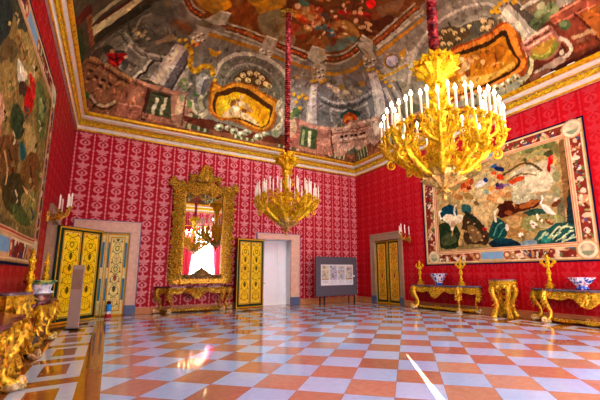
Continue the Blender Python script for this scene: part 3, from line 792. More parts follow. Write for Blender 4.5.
# ------------------------------------------------------------------ tall carved mirror on the back wall
def mirror():
    x0, x1, z0, z1 = 2.5, 4.07, 1.30, 4.97; xc = (x0 + x1) / 2; y = YB - .10
    t = thing('mirror', 'tall mirror in a carved gilt rococo frame on the back wall', 'mirror', (xc, YB, 1.07))
    M = Matrix.Translation((-xc, -YB, -1.07))
    mm = Mat('mirror_glass'); mm.color((.92, .92, .92)); mm.set(Metallic=1., Roughness=.015)
    g = G(); g.M = M; g.box((xc, YB - .035, (z0 + z1) / 2 + .06), (x1 - x0 + .3, .02, z1 - z0 + .18)); g.build('mirror_glass', mm.m, t, smooth=False)
    r = random.Random(3); N = Vector((0, -1, 0)); up = Vector((0, 0, 1)); ex = Vector((1, 0, 0))
    # stiles and rails: moulded inner slip and a carved outer band
    g = G(); g.M = M
    for sx, xa in ((-1, x0), (1, x1)):
        g.bevbox((xa + sx * .03, YB - .08, (z0 + z1) / 2), (.08, .10, z1 - z0 + .1), .02)
        rows = []
        for i in range(60):
            s = i / 59; z = 1.08 + (5.15 - 1.08) * s; w = .36 + .07 * math.sin(s * 17) + .08 * math.exp(-((s - .06) / .08) ** 2) + .1 * math.exp(-((s - .93) / .06) ** 2)
            rows.append([(xa + sx * (.04 + w * q), YB - .03 - .09 * math.sin(PI * min(1, q * .8 + .2)) - .02 * mnoise.noise(Vector((q * 5, z * 6, sx))), z) for q in (0, .2, .4, .6, .8, 1.)])
        g.grid(rows)
        for i in range(22):
            s = i / 21; z = 1.36 + 3.69 * s; k = (-1) ** i; xx = xa + sx * (.2 + .05 * k)
            g.scroll((xx, YB - .13, z), (sx * k, 0, 0), (0, 0, 1), .10 + .03 * r.random(), 1.35, .032, .012, PI / 2 * k, 14, 5)
            g.leaf((xa + sx * .16, YB - .12, z), (sx * r.uniform(.3, .9), -.1, r.uniform(-.9 if i > 3 else .1, 1.)), N, r.uniform(.22, .34), .13, .35, 5)
            g.leaf((xa + sx * .30, YB - .10, z + .08), (sx * 1., -.1, r.uniform(-.6 if i > 3 else .2, .9)), N, r.uniform(.22, .36), .13, .3, 5); g.leaf((xa + sx * .34, YB - .09, z - .05), (sx * .6, -.1, r.choice((-1, 1)) if i > 3 else 1), N, r.uniform(.2, .3), .11, .35, 5)
            if i % 3 == 0: g.blob((xa + sx * .1, YB - .14, z + .05), (.05, .05, .06), i)
    g.bevbox((xc, YB - .08, z0 - .10), (x1 - x0 + .1, .10, .24), .02)
    g.build('carved_stile', GOLD_DEEP, t)
    g = G(); g.M = M      # shaped head rail, horned shoulders
    rows = []
    for i in range(61):
        x = x0 - .42 + (x1 - x0 + .84) * i / 60; u = (x - xc) / .9; low = 4.93 + .10 * math.cos(u * PI * 2.2) - .1 * (abs(u) < .25) * (1 - abs(u) / .25)
        hi = 5.30 + .22 * math.exp(-(u / .5) ** 2) + .12 * math.exp(-((abs(u) - 1.1) / .16) ** 2) - .06 * math.cos(u * 7)
        rows.append([(x, YB - .03 - .10 * math.sin(PI * (.15 + .85 * q)), low + (hi - low) * q) for q in (0, .2, .4, .6, .8, 1.)])
    g.grid(rows)
    for i in range(26):
        x = x0 - .40 + (x1 - x0 + .8) * i / 25; u = (x - xc) / .9; sx = 1 if x > xc else -1; k = (-1) ** i
        g.scroll((x, YB - .15, 5.17 + .04 * k), (sx, 0, 0), (0, 0, k), .11, 1.35, .034, .012, PI / 2, 14, 5)
        g.leaf((x, YB - .13, 5.2), (sx * r.uniform(.2, 1), -.1, r.uniform(-.4, 1.1)), N, r.uniform(.22, .34), .14, .35, 5)
        g.leaf((x, YB - .12, 5.05), (sx * r.uniform(-.3, .8), -.1, -1), N, .17, .10, .3, 4)
    for sx, xa in ((-1, x0 - .42), (1, x1 + .42)):
        for k in range(5): g.leaf((xa, YB - .1, 5.3), (sx * (1 - .15 * k), -.1, -.5 + .4 * k), N, .34, .13, .35)
        g.scroll((xa + sx * .06, YB - .12, 5.35), (sx, 0, 0), (0, 0, 1), .13, 1.4, .04, .015, -PI / 2)
    g.build('carved_head', GOLD_DEEP, t)
    g = G(); g.M = M      # openwork crest
    for sx in (-1, 1):
        g.scroll((xc + sx * .22, YB - .12, 5.62), (sx, 0, 0), (0, 0, 1), .17, 1.4, .045, .015, -PI / 2)
        g.scroll((xc + sx * .16, YB - .12, 5.88), (-sx, 0, 0), (0, 0, 1), .12, 1.4, .036, .013, -PI / 2)
        g.scroll((xc + sx * .55, YB - .11, 5.52), (sx, 0, 0), (0, 0, 1), .13, 1.4, .036, .013, -PI / 2)
        for k in range(7): g.leaf((xc + sx * .06, YB - .12, 5.5 + .07 * k), (sx * (1.1 - .1 * k), -.08, .2 + .1 * k), N, .40 - .02 * k, .15, .3)
        for k in range(5): g.leaf((xc + sx * (.25 + .08 * k), YB - .1, 5.55), (sx * .5, -.1, 1), N, .28, .12, .3)
        for k in range(3): g.leaf((xc, YB - .12, 6.0), (sx * (.35 + .5 * k), -.05, .9 - .3 * k), N, .30, .12, .25)
    g.blob((xc, YB - .13, 5.66), (.13, .08, .18), 4); g.blob((xc, YB - .12, 5.95), (.09, .07, .11), 8); g.leaf((xc, YB - .12, 6.0), (0, 0, 1), N, .30, .13, .15)
    g.build('openwork_crest', GOLD_DEEP, t)
    g = G(); g.M = M      # garlands slung across the top of the glass
    for a, b, sag in ((x0 + .02, xc - .28, .2), (xc - .30, xc + .30, .25), (xc + .28, x1 - .02, .2)):
        pts = [(a + (b - a) * i / 12, YB - .075, 4.93 - sag * math.sin(PI * i / 12)) for i in range(13)]
        g.tube(pts, [.018 + .03 * math.sin(PI * i / 12) for i in range(13)], 6)
        for i in range(1, 12): g.blob(pts[i], (.04, .03, .04), i, .4, 6, 4)
    g.build('gilt_garland', GOLD_DEEP, t)
    g = G(); g.M = M      # low carved crest at the foot of the glass
    for sx in (-1, 1):
        for q, (a, z, R) in enumerate(((.12, 1.5, .12), (.32, 1.42, .10), (.52, 1.38, .08))): g.scroll((xc + sx * a, YB - .13, z), (sx, 0, 0), (0, 0, 1), R, 1.4, .035, .012, -PI / 2)
        for k in range(5): g.leaf((xc + sx * .04, YB - .13, 1.40), (sx * (.2 + .3 * k), -.05, 1 - .18 * k), N, .34, .12, .3)
        for k in range(4): g.leaf((xc + sx * (.3 + .12 * k), YB - .12, 1.34), (sx * .7, -.05, .5), N, .24, .10, .3)
    g.leaf((xc, YB - .13, 1.45), (0, 0, 1), N, .36, .16, .15); g.blob((xc, YB - .14, 1.45), (.14, .07, .12), 4)
    for i in range(18): g.leaf((x0 + (x1 - x0) * i / 17, YB - .12, 1.29), ((-1) ** i * .8, -.1, .5), N, .18, .09, .3, 4)
    g.build('foot_crest', gold_mat('dull_gilt', rgb('B49A5A'), rgb('4A3A34'), 24, .6, .4), t)
mirror()

# ------------------------------------------------------------------ chandeliers
SLEEVE = Mat('red_silk_sleeve'); _n = SLEEVE.noise(9, 3); SLEEVE.color(SLEEVE.ramp(_n, [(.38, rgb('4A0410')), (.54, rgb('98081C')), (.68, rgb('D8807A'))])); SLEEVE.set(Roughness=.5); SLEEVE = SLEEVE.m  # pale pink stop paints silk highlights into the red
def chandelier():
    t = thing('chandelier', 'large gilt chandelier hanging nearest, its ring of candles lit', 'chandelier', (5.08, 4.07, 2.9), -.285, 'carved gilt chandeliers on red silk sleeved chains')
    up = Vector((0, 0, 1)); r = random.Random(5)
    def ang(a): return Vector((math.cos(a), math.sin(a), 0))
    # gathered silk sleeve over the chain (local z: 2.75 .. 8.42)
    g = G(); pr = []; z = 2.72
    while z < 8.36:
        pr += [(.07, z), (.112, z + .035), (.085, z + .08), (.106, z + .13)]; z += .17
    g.lathe(pr + [(.05, 8.38)], 10); g.build('silk_sleeve', SLEEVE, t)
    g = G(); g.lathe([(.10, 8.36), (.22, 8.40), (.2, 8.44), (.06, 8.46)], 16)
    for k in range(8): g.leaf(ang(k * PI / 4) * .08 + up * 8.36, ang(k * PI / 4), up * -1, .26, .14, .3)
    g.build('ceiling_rose', GOLD_DEEP, t)
    # crown of acanthus leaves
    g = G(); g.lathe([(.10, 2.12), (.16, 2.16), (.2, 2.28), (.24, 2.36), (.34, 2.5), (.36, 2.58), (.30, 2.62), (.2, 2.66), (.10, 2.74)], 24, (0, 0, 0), 12, .06)
    for k in range(12):
        a = k * PI / 6; d = ang(a)
        g.leaf(d * .16 + up * 2.3, d * .75 + up * .7, d - up * .4, .34, .25, .45, 7)
        g.leaf(d * .30 + up * 2.56, d + up * .25, up, .17, .19, -.5, 6)
        a += PI / 12; d = ang(a); g.leaf(d * .1 + up * 2.18, d * .5 + up, d, .34, .16, .45, 6); g.blob(tuple(d * .36 + up * 2.55), .055, k, .3)
    for k in range(10): a = k * PI / 5; d = ang(a); g.leaf(d * .2 + up * 2.62, up + d * .25, d, .2, .13, .4, 5)
    g.build('leaf_crown', GOLD_BRIGHT, t)
    # stem
    g = G(); g.lathe([(.07, .3), (.12, .5), (.10, .7), (.07, .85), (.12, .95), (.16, 1.05), (.1, 1.2), (.07, 1.35), (.1, 1.45), (.17, 1.58), (.19, 1.7), (.12, 1.85), (.07, 2.0), (.11, 2.1), (.1, 2.14)], 16)
    for z, n, L in ((.95, 8, .3), (1.45, 8, .34), (1.62, 8, .3), (1.9, 6, .28), (1.15, 8, .28), (.6, 8, .3)):
        for k in range(n): d = ang(2 * PI * k / n + z); g.leaf(d * .09 + up * z, up + d * .5, d, L, .15, .5, 6)
    g.build('stem', GOLD_BRIGHT, t)
    # basket the arms grow from, and its pendant
    g = G(); g.lathe([(.03, .10), (.14, .14), (.24, .22), (.31, .32), (.34, .40), (.30, .46), (.2, .50), (.08, .54)], 24, (0, 0, 0), 12, .05)
    for k in range(12): d = ang(k * PI / 6); g.leaf(d * .12 + up * .14, d + up * .7, d - up * .6, .34, .17, .35, 6); g.blob(tuple(d * .34 + up * .40), .045, k, .2)
    g.build('basket', GOLD_PALE, t)
    g = G(); g.lathe([(.0, -.14), (.03, -.12), (.05, -.06), (.03, -.02), (.08, .02), (.12, .06), (.07, .10), (.04, .14)], 12)
    for k in range(6): d = ang(k * PI / 3); g.leaf(d * .05 + up * .1, d * .6 - up * .8, d, .16, .09, .4, 5)
    g.build('pendant', GOLD_PALE, t)
    # arms: eight heavy scrolled branches carrying outer lights, with lighter inner branches between
    lights = []
    for k in range(8):
        a = k * PI / 4 + .18; d = ang(a); s = d.cross(up); g = G()
        sp = spline([(.22, .36), (.42, .40), (.62, .56), (.78, .72), (.96, .78), (1.06, .90), (1.08, 1.02)], 5)
        g.tube([tuple(d * q + up * z) for q, z in sp], [.06 - .03 * i / len(sp) for i in range(len(sp))], 8)
        g.scroll(d * .66 + up * .74, d, up, .15, 1.35, .035, .012, -PI / 2); g.scroll(d * .42 + up * .58, d * -1, up, .12, 1.3, .032, .012, -PI / 2)
        g.scroll(d * .92 + up * .64, d, up * -1, .10, 1.3, .028, .010, -PI / 2)
        for q, z, L in ((.4, .4, .28), (.6, .56, .26), (.78, .72, .24), (.95, .78, .22), (1.04, .9, .2)):
            for sg in (-1, 1): g.leaf(d * q + up * z, d * .7 + s * sg * .8 + up * .5, up - d * .3, L * .8, .085, .5, 5)
        g.blob(tuple(d * .8 + up * .76), .06, k, .4)
        ends = [(1.10, 0., 1.06)]
        for sg in (-1, 1):
            for q, w, z, bq in ((1.0, .27, 1.10, .84), (.80, .17, 1.26, .66)):
                p = [d * bq + up * .72, d * (bq + .1) + s * sg * w * .5 + up * .76, d * q + s * sg * w * .95 + up * (z - .22), d * q + s * sg * w + up * (z - .03)]
                g.tube([tuple(x) for x in p], [.03, .028, .024, .022], 6)
                g.leaf(p[1], s * sg + up * .5, up, .2, .1, .5, 5); g.leaf(p[2], s * sg * .5 + up, d, .16, .09, .5, 5)
                g.scroll(p[2], s * sg, up, .06, 1.2, .02, .01, 0, 10, 5)
                ends.append((q, w * sg, z))
        for q, w, z in ends: lights.append((d * q + s * w, z, g))
        for q, w, z in ends:
            c = d * q + s * w
            g.lathe([(.012, z - .06), (.03, z - .03), (.065, z), (.07, z + .015), (.03, z + .02), (.028, z + .06), (.0, z + .06)], 10, tuple(c))
            for kk in range(5): e = ang(kk * 2 * PI / 5); g.leaf(c + e * .03 + up * (z - .02), e + up * .3, up, .08, .05, .4, 4)
        g.build('arm', GOLD_BRIGHT, t)
    # airy leaf work between the arms
    g = G()
    for k in range(8):
        a = (k + .5) * PI / 4 + .18; d = ang(a); s = d.cross(up)
        sp = spline([(.2, .42), (.34, .58), (.46, .82), (.52, 1.02), (.46, 1.16)], 4)
        g.tube([tuple(d * q + up * z) for q, z in sp], .022, 6); g.scroll(d * .44 + up * 1.1, d, up, .07, 1.2, .018, .008, PI / 2, 10)
        for i in range(4, len(sp), 3): g.leaf(d * sp[i][0] + up * sp[i][1], d * .7 + s * (-1) ** i + up * .5, up, .2, .09, .5, 5)
        g.leaf(d * .5 + up * 1.0, up + d * .6, d, .26, .12, .5, 6); g.leaf(d * .36 + up * .62, d + up * .6, up, .3, .13, .5, 6)
    g.build('leaf_spray', GOLD_BRIGHT, t)
    for c, z, _ in lights:
        h = .37 + .04 * r.random()
        g = G(); g.lathe([(.021, z + .02), (.021, z + h), (.012, z + h + .01)], 8, tuple(c)); cd = g.build('candle', CANDLE, t)
        g = G(); g.lathe([(.006, z + h), (.026, z + h + .025), (.03, z + h + .05), (.018, z + h + .085), (.003, z + h + .12)], 8, tuple(c)); g.build('flame_bulb', FLAME, cd)
    return t
ch1 = chandelier()
off = {}
ch2 = dup(ch1, 'gilt chandelier hanging before the back wall, its candles almost all unlit', (5.0, 10.6, 2.9), 0)
k = 0; shared = {}
for c in ch2.children:
    if c.name.startswith('candle') and not c.name.startswith('candle_'):
        for f in c.children:
            if k != 11: f.data = f.data.copy(); f.data.materials[0] = FLAME_OFF
            else: f['label'] = 'single lit bulb'
            k += 1

# ------------------------------------------------------------------ wall sconces
def sconce(label, loc, rz):
    t = thing('wall_sconce', label, 'sconce', loc, rz, 'gilt wall sconces')      # local y out of the wall
    g = G(); g.blob((0, .03, 0), (.10, .05, .16), 2, .3); g.build('backplate', GOLD_DEEP, t)
    for sg in (-1, 1): pass
    for i, (x, y, z) in enumerate(((0, .50, .30), (-.17, .44, .24), (.17, .44, .24), (-.26, .28, .17), (.26, .28, .17))):
        g = G(); g.tube([(a[0], a[1], a[2]) for a in ((0, .04, -.05), (x * .3, y * .45, -.06), (x * .8, y * .9, z * .2), (x, y, z - .04))], [.03, .028, .024, .018], 6)
        g.scroll((x * .5, y * .6, .02), Vector((x, y, 0)).normalized(), (0, 0, 1), .06, 1.2, .018, .008, -PI / 2, 10)
        g.leaf((x * .6, y * .7, 0), (x, y, .3), (0, 0, 1), .16, .08, .4, 4)
        g.lathe([(.012, z - .07), (.05, z - .01), (.06, z + .01), (.02, z + .015)], 8, (x, y, 0)); g.build('arm', GOLD_DEEP, t)
        g = G(); g.lathe([(.022, z), (.022, z + .36), (.008, z + .39)], 8, (x, y, 0)); g.build('candle', CANDLE, t)
    return t
sc = sconce('gilt wall sconce with white candles between the right-hand door and the tapestry', (XR, 11.33, 2.98), PI / 2)
dup(sc, 'gilt wall sconce with white candles on the left wall above the open painted door', (XL, 11.42, 3.02), -PI / 2)

# ------------------------------------------------------------------ information panel, leaning post, small bottle, cornice lamps
def info_board():
    x0, x1, z0, z1, y = 8.24, 10.62, .40, 2.26, 14.2
    t = thing('information_board', 'dark grey information board with a printed white sheet, on thin legs in the corner', 'information board', ((x0 + x1) / 2, y, 0))
    M = Matrix.Translation((-(x0 + x1) / 2, -y, 0))
    g = G(); g.M = M; g.bevbox(((x0 + x1) / 2, y, (z0 + z1) / 2), (x1 - x0, .08, z1 - z0), .01); g.build('board', GREY_PANEL, t)
    for x in (x0 + .22, x0 + .5, x1 - .46, x1 - .16):
        g = G(); g.M = M; g.bevbox((x, y + (.05 if x in (x0 + .5, x1 - .46) else 0), z0 / 2 + .02), (.05, .05, z0 + .04), .005); g.build('leg', GREY_METAL, t)
    w, h = 1.88, .99; u, v, nu, nv = panel_coords(w, h, .018); P = Paint(u, v, .012, 12, 4); P.fill('D8D6D4', .06)
    P.poly([(0, 0), (w, 0), (w, .24), (0, .24)], 'E2E4E8', .9, .03)
    r = random.Random(8)
    for k in range(4):
        cx = .26 + k * .46; P.poly([(cx - .19, .27), (cx + .19, .27), (cx + .19, .92), (cx - .19, .92)], ['C8C0A8', 'B8B4C4', 'B8C0C8', 'C8C2B4'][k], 1, .25, 9)
        for q in range(12):
            P.ell(cx + r.uniform(-.17, .17), r.uniform(.32, .9), r.uniform(.02, .07), r.uniform(.02, .06), r.choice(['8A5A4A', '6A6A8A', 'B86A4A', '7A8A6A', '5A5A60', 'D8B878', '9A8AA0']), r.uniform(0, 3), .7)
    P.line([(.05, .3), (.45, .3)], .03, 'B04038'); P.line([(1.45, .3), (1.82, .3)], .03, 'B04038')
    for k in range(4):
        for q in range(3): P.line([(.1 + k * .46, .2 - q * .05), (.4 + k * .46, .2 - q * .05)], .012, '9A9AA4')
    V = np.array([M @ Vector((8.5 + a, y - .043, .90 + b)) for a, b in zip(u, v)]); np_mesh('printed_sheet', V, grid_faces(nu, nv), LACQUER, P.c, t)
    g = G(); g.M = M; g.bevbox((10.43, y - .05, 1.33), (.09, .02, .05), .005); g.build('white_tag', WHITE_PAINT, t)
info_board()
t = thing('display_post', 'plain warm grey upright display post standing before the open painted door', 'display post', (-.76, 12.15, 0), -.25)
g = G(); g.bevbox((0, 0, .03), (.34, .3, .03), .01); g.build('base_plate', GREY_METAL, t)
g = G(); g.bevbox((0, 0, .905), (.275, .07, 1.74), .008); g.build('upright', GREY_STAND, t)
g = G(); g.box((0, -.037, 1.38), (.24, .004, .55)); g.build('label_plate', plain('beige_plate', rgb('A08A78'), .5), t, smooth=False)
t = thing('small_cylinder', 'small blue, white and red cylinder standing on the floor before the pale left door', 'small cylinder', (.06, 14.75, 0))
g = G(); g.lathe([(.10, 0), (.105, .03), (.09, .13)], 12); g.build('red_base', plain('red_enamel', rgb('A81420'), .4), t)
g = G(); g.lathe([(.085, .13), (.085, .22)], 12); g.build('white_band', plain('white_enamel', rgb('E8ECF4'), .4), t)
g = G(); g.lathe([(.088, .22), (.09, .42), (.07, .46)], 12); g.build('blue_body', plain('blue_enamel', rgb('2A8ADC'), .4), t)
g = G(); g.lathe([(.05, .46), (.075, .5), (.07, .55), (.03, .58)], 12); g.build('dark_cap', plain('dark_red_cap', rgb('5A1A14'), .5), t)
CEIL_SHAPES = [
('6E4018',1,[1.12,10.9,8.13,6.47,8.26,7.54,8.24,10.24,7.97,11.44,7.54,11.87,6.56,12.09,4.73,12.07,3.23,11.97,2.55,11.89,2.21,11.75,1.94,11.52]),
('A87A1C',1,[2.11,11.15,2.6,10.75,3.58,10.06,4.4,9.64,4.7,9.71,4.75,10.06,4.72,10.41,4.66,10.66,4.53,10.9,4.37,11.07,4.19,11.15,3.99,11.19,3.8,11.2,3.61,11.18,3.43,11.12,3.29,11.11,3.22,11.18,3.18,11.28,3.12,11.37,2.99,11.46,2.84,11.54,2.71,11.61,2.63,11.65,2.54,11.67,2.44,11.65,2.26,11.56,2.06,11.35]),
('7E4414',1,[2.5,11.12,2.65,10.99,2.97,10.79,3.33,10.71,3.59,10.81,3.84,11.04,4.04,11.19,4.18,11.34,4.26,11.49,4.24,11.61,4.08,11.68,3.83,11.7,3.59,11.71,3.42,11.68,3.27,11.62,3.13,11.56,3,11.52,2.88,11.48,2.76,11.43,2.64,11.34,2.52,11.23]),
('C08C14',1,[2.43,11.41,2.5,11.31,2.64,11.18,2.77,11.1,2.9,11.12,3.02,11.18,3.06,11.26,3.01,11.36,2.88,11.47,2.74,11.53,2.62,11.52,2.49,11.48]),
('B48412',1,[3.33,10.6,3.52,10.41,3.85,10.21,4.12,10.12,4.26,10.22,4.34,10.44,4.34,10.64,4.24,10.82,4.06,10.98,3.86,11.04,3.63,10.96,3.4,10.78]),
('7C7254',1,[4.07,11.25,4.16,11.11,4.33,10.93,4.51,10.77,4.65,10.67,4.8,10.63,4.99,10.72,5.3,11.02,5.68,11.29,5.93,11.52,5.96,11.67,5.85,11.78,5.63,11.83,5.28,11.82,4.84,11.76,4.49,11.67,4.27,11.55,4.12,11.4]),
('8E8462',1,[4.71,11.09,4.77,11.02,4.92,10.98,5.09,11.03,5.31,11.15,5.55,11.32,5.68,11.45,5.6,11.52,5.39,11.55,5.19,11.53,5,11.41,4.81,11.23]),
('5A3414',1,[4.66,10.11,4.92,9.75,5.39,9.32,5.84,8.98,6.2,8.76,6.54,8.62,6.86,8.57,7.17,8.61,7.38,8.74,7.54,8.93,7.7,9.22,7.84,9.61,7.87,9.94,7.7,10.1,7.41,10.14,7.1,10.21,6.87,10.42,6.68,10.69,6.46,10.87,6.16,10.87,5.83,10.78,5.51,10.65,5.14,10.51,4.78,10.35]),
('A04A1C',1,[5.02,10.35,5.01,10.18,5.08,10.01,5.21,9.89,5.39,9.84,5.63,9.82,5.86,9.84,6.05,9.91,6.22,10.03,6.32,10.16,6.3,10.34,6.21,10.53,6.08,10.69,5.92,10.81,5.74,10.89,5.55,10.88,5.34,10.75,5.14,10.54]),
('D07A30',1,[5.55,10.5,5.54,10.62,5.45,10.69,5.33,10.69,5.21,10.62,5.16,10.5,5.17,10.38,5.26,10.31,5.38,10.31,5.49,10.38]),
('C8A070',1,[5.67,10.16,5.67,10.3,5.61,10.39,5.51,10.4,5.42,10.31,5.36,10.16,5.37,10.02,5.42,9.94,5.52,9.93,5.62,10.02]),
('B03C18',1,[5.87,10.68,5.85,10.78,5.76,10.83,5.63,10.83,5.52,10.77,5.46,10.68,5.48,10.59,5.57,10.54,5.7,10.54,5.81,10.59]),
('D0A878',1,[6.12,10.4,6.11,10.49,6.01,10.55,5.88,10.55,5.77,10.5,5.71,10.41,5.73,10.32,5.82,10.26,5.95,10.26,6.06,10.31]),
('9A2A18',1,[6.11,9.92,6.1,10.04,6.01,10.11,5.89,10.11,5.77,10.04,5.71,9.93,5.72,9.82,5.8,9.75,5.93,9.75,6.04,9.81]),
('A84420',1,[5.89,11.15,5.86,11.23,5.75,11.28,5.59,11.28,5.45,11.23,5.38,11.15,5.41,11.07,5.52,11.02,5.67,11.02,5.81,11.07]),
('C89868',1,[6.27,10.98,6.25,11.06,6.15,11.09,6.02,11.09,5.9,11.05,5.84,10.97,5.86,10.88,5.95,10.82,6.08,10.82,6.2,10.88]),
('C06030',1,[6.51,10.43,6.49,10.52,6.4,10.58,6.27,10.58,6.15,10.52,6.09,10.43,6.1,10.34,6.2,10.29,6.32,10.28,6.44,10.34]),
('B05028',1,[5.75,11.38,5.73,11.46,5.63,11.51,5.5,11.5,5.38,11.45,5.33,11.38,5.35,11.3,5.44,11.25,5.57,11.26,5.69,11.31]),
('8A3818',1,[6.28,11.33,6.25,11.39,6.15,11.42,6.01,11.42,5.89,11.38,5.83,11.32,5.86,11.26,5.96,11.23,6.09,11.23,6.21,11.27]),
('3A4448',1,[6.58,10.03,6.55,10.09,6.43,10.12,6.28,10.13,6.14,10.1,6.08,10.04,6.12,9.98,6.23,9.94,6.38,9.94,6.52,9.97]),
('4A6A5A',1,[5.52,9.89,5.49,9.97,5.39,10.03,5.24,10.03,5.12,9.99,5.07,9.91,5.09,9.82,5.2,9.77,5.34,9.77,5.46,9.81]),
('E0B890',1,[5.28,10.14,5.28,10.22,5.23,10.28,5.16,10.28,5.09,10.23,5.05,10.14,5.06,10.06,5.11,10.01,5.18,10.01,5.25,10.06]),
('DDB48A',1,[6.28,10.65,6.27,10.74,6.22,10.8,6.14,10.8,6.07,10.74,6.02,10.65,6.02,10.56,6.07,10.5,6.15,10.5,6.23,10.56]),
('9A6E34',1,[6.7,10.32,6.76,10.12,6.92,9.93,7.12,9.81,7.31,9.81,7.49,9.89,7.62,9.98,7.72,10.07,7.78,10.19,7.79,10.33,7.74,10.49,7.65,10.67,7.54,10.8,7.44,10.86,7.34,10.88,7.22,10.83,7.01,10.69,6.8,10.51]),
('3E7A8A',1,[6.43,10.91,6.48,10.82,6.55,10.72,6.61,10.67,6.69,10.68,6.82,10.71,6.93,10.76,7,10.81,7.07,10.88,7.12,10.94,7.25,10.77,7.19,10.71,7.09,10.61,6.97,10.52,6.82,10.46,6.65,10.41,6.49,10.41,6.37,10.5,6.28,10.62,6.23,10.71]),
('5E7C78',1,[7.19,11.49,7.24,11.36,7.33,11.16,7.41,10.95,7.49,10.7,7.59,10.49,7.67,10.35,7.73,10.3,7.79,10.34,7.82,10.44,7.81,10.66,7.79,10.96,7.74,11.16,7.67,11.31,7.58,11.42,7.47,11.49,7.36,11.53,7.26,11.54]),
('8A5426',1,[6.41,11.29,6.45,11.18,6.58,11.07,6.72,10.98,6.91,11,7.12,11.07,7.27,11.16,7.29,11.28,7.27,11.42,7.22,11.52,7.12,11.57,6.98,11.58,6.84,11.56,6.67,11.49,6.49,11.39]),
('9A1814',1,[6.66,9.71,6.77,9.66,6.93,9.59,7.09,9.51,7.25,9.43,7.36,9.34,7.45,9.27,7.53,9.23,7.61,9.21,7.66,9.2,7.62,9.03,7.57,9.04,7.49,9.05,7.39,9.09,7.29,9.17,7.14,9.26,6.98,9.34,6.82,9.41,6.67,9.48,6.56,9.53]),
('D01810',1,[7.22,8.68,7.21,8.58,7.24,8.47,7.28,8.41,7.34,8.43,7.41,8.48,7.47,8.55,7.48,8.65,7.47,8.78,7.44,8.86,7.38,8.84,7.29,8.76]),
('7A5A40',1,[7.54,8.69,7.55,8.54,7.62,8.35,7.69,8.18,7.76,8.01,7.83,7.85,7.9,7.79,7.95,7.89,8,8.09,8.02,8.3,8,8.51,7.96,8.72,7.89,8.85,7.77,8.87,7.63,8.8]),
('4E2410',1,[7.54,9.55,7.58,9.41,7.68,9.28,7.78,9.13,7.84,8.9,7.9,8.65,7.95,8.52,8.02,8.54,8.1,8.66,8.15,8.84,8.17,9.13,8.17,9.5,8.15,9.8,8.09,9.96,8.01,10.03,7.91,10.02,7.77,9.91,7.62,9.73]),
('77736A',1,[1.91,11.36,2.1,11.75,2.53,11.93,4.66,11.96,6.99,11.98,7.72,11.88,8.12,11.39,8.24,10.24,8.28,7.34,8.35,6.92,8.57,6.76,8.7,7.19,8.71,10.5,8.78,11.4,8.4,12.35,7.37,12.54,4.99,12.53,2.62,12.44,1.98,12.4,1.56,11.94,1.38,11.41]),
('9A9688',1,[2.32,12.2,2.66,12.19,3.4,12.18,4.24,12.18,5.09,12.19,5.98,12.21,6.64,12.23,6.62,12.13,5.97,12.12,5.08,12.1,4.23,12.09,3.4,12.1,2.66,12.11,2.32,12.12]),
('5A564C',1,[2.52,12.25,2.87,12.24,3.59,12.23,4.36,12.23,5.18,12.25,6.05,12.28,6.71,12.31,6.7,12.24,6.05,12.22,5.17,12.19,4.36,12.17,3.59,12.17,2.88,12.18,2.53,12.19]),
('A8A290',1,[1.86,11.5,1.9,11.59,1.96,11.74,2.05,11.86,2.17,11.93,2.3,11.97,2.38,12,2.45,11.72,2.37,11.7,2.26,11.66,2.18,11.62,2.12,11.54,2.07,11.43,2.03,11.34]),
('4A2A18',1,[1.89,11.47,1.93,11.56,1.99,11.7,2.08,11.81,2.19,11.87,2.31,11.91,2.4,11.94,2.44,11.78,2.36,11.75,2.24,11.71,2.15,11.67,2.09,11.58,2.04,11.46,2,11.37]),
('98481C',1,[1.92,11.44,1.96,11.54,2.02,11.67,2.1,11.78,2.2,11.83,2.32,11.87,2.41,11.9,2.43,11.82,2.35,11.79,2.23,11.75,2.14,11.71,2.07,11.61,2.01,11.49,1.97,11.4]),
('C87830',1,[1.99,11.48,1.99,11.51,1.97,11.52,1.95,11.49,1.96,11.45,1.98,11.45]),
('C87830',1,[2.05,11.62,2.05,11.66,2.03,11.66,2.02,11.63,2.02,11.59,2.04,11.59]),
('C87830',1,[2.14,11.73,2.13,11.76,2.11,11.77,2.1,11.75,2.1,11.72,2.12,11.71]),
('C87830',1,[2.25,11.79,2.25,11.82,2.23,11.83,2.21,11.81,2.22,11.78,2.24,11.77]),
('C87830',1,[2.38,11.83,2.38,11.86,2.36,11.87,2.34,11.85,2.35,11.82,2.37,11.81]),
('A8A290',1,[3.13,12.05,3.32,12.04,3.6,12.03,3.89,12.03,4.2,12.03,4.53,12.04,4.77,12.05,4.75,11.74,4.52,11.74,4.19,11.73,3.88,11.73,3.58,11.74,3.31,11.75,3.12,11.76]),
('4A2A18',1,[3.13,11.99,3.32,11.98,3.6,11.97,3.89,11.97,4.2,11.97,4.53,11.98,4.76,11.99,4.75,11.81,4.52,11.8,4.19,11.79,3.88,11.79,3.59,11.8,3.31,11.81,3.12,11.82]),
('98481C',1,[3.13,11.95,3.32,11.94,3.6,11.93,3.89,11.92,4.2,11.93,4.53,11.94,4.76,11.94,4.76,11.85,4.52,11.85,4.2,11.84,3.88,11.83,3.59,11.84,3.31,11.85,3.12,11.86]),
('C87830',1,[3.29,11.89,3.29,11.92,3.25,11.93,3.23,11.91,3.23,11.87,3.26,11.86]),
('C87830',1,[3.59,11.88,3.59,11.91,3.56,11.92,3.52,11.89,3.53,11.86,3.56,11.85]),
('C87830',1,[3.92,11.87,3.92,11.9,3.88,11.91,3.85,11.89,3.85,11.85,3.89,11.84]),
('C87830',1,[4.27,11.87,4.27,11.91,4.24,11.92,4.21,11.89,4.21,11.86,4.24,11.85]),
('C87830',1,[4.63,11.88,4.63,11.92,4.6,11.93,4.56,11.9,4.56,11.87,4.6,11.86]),
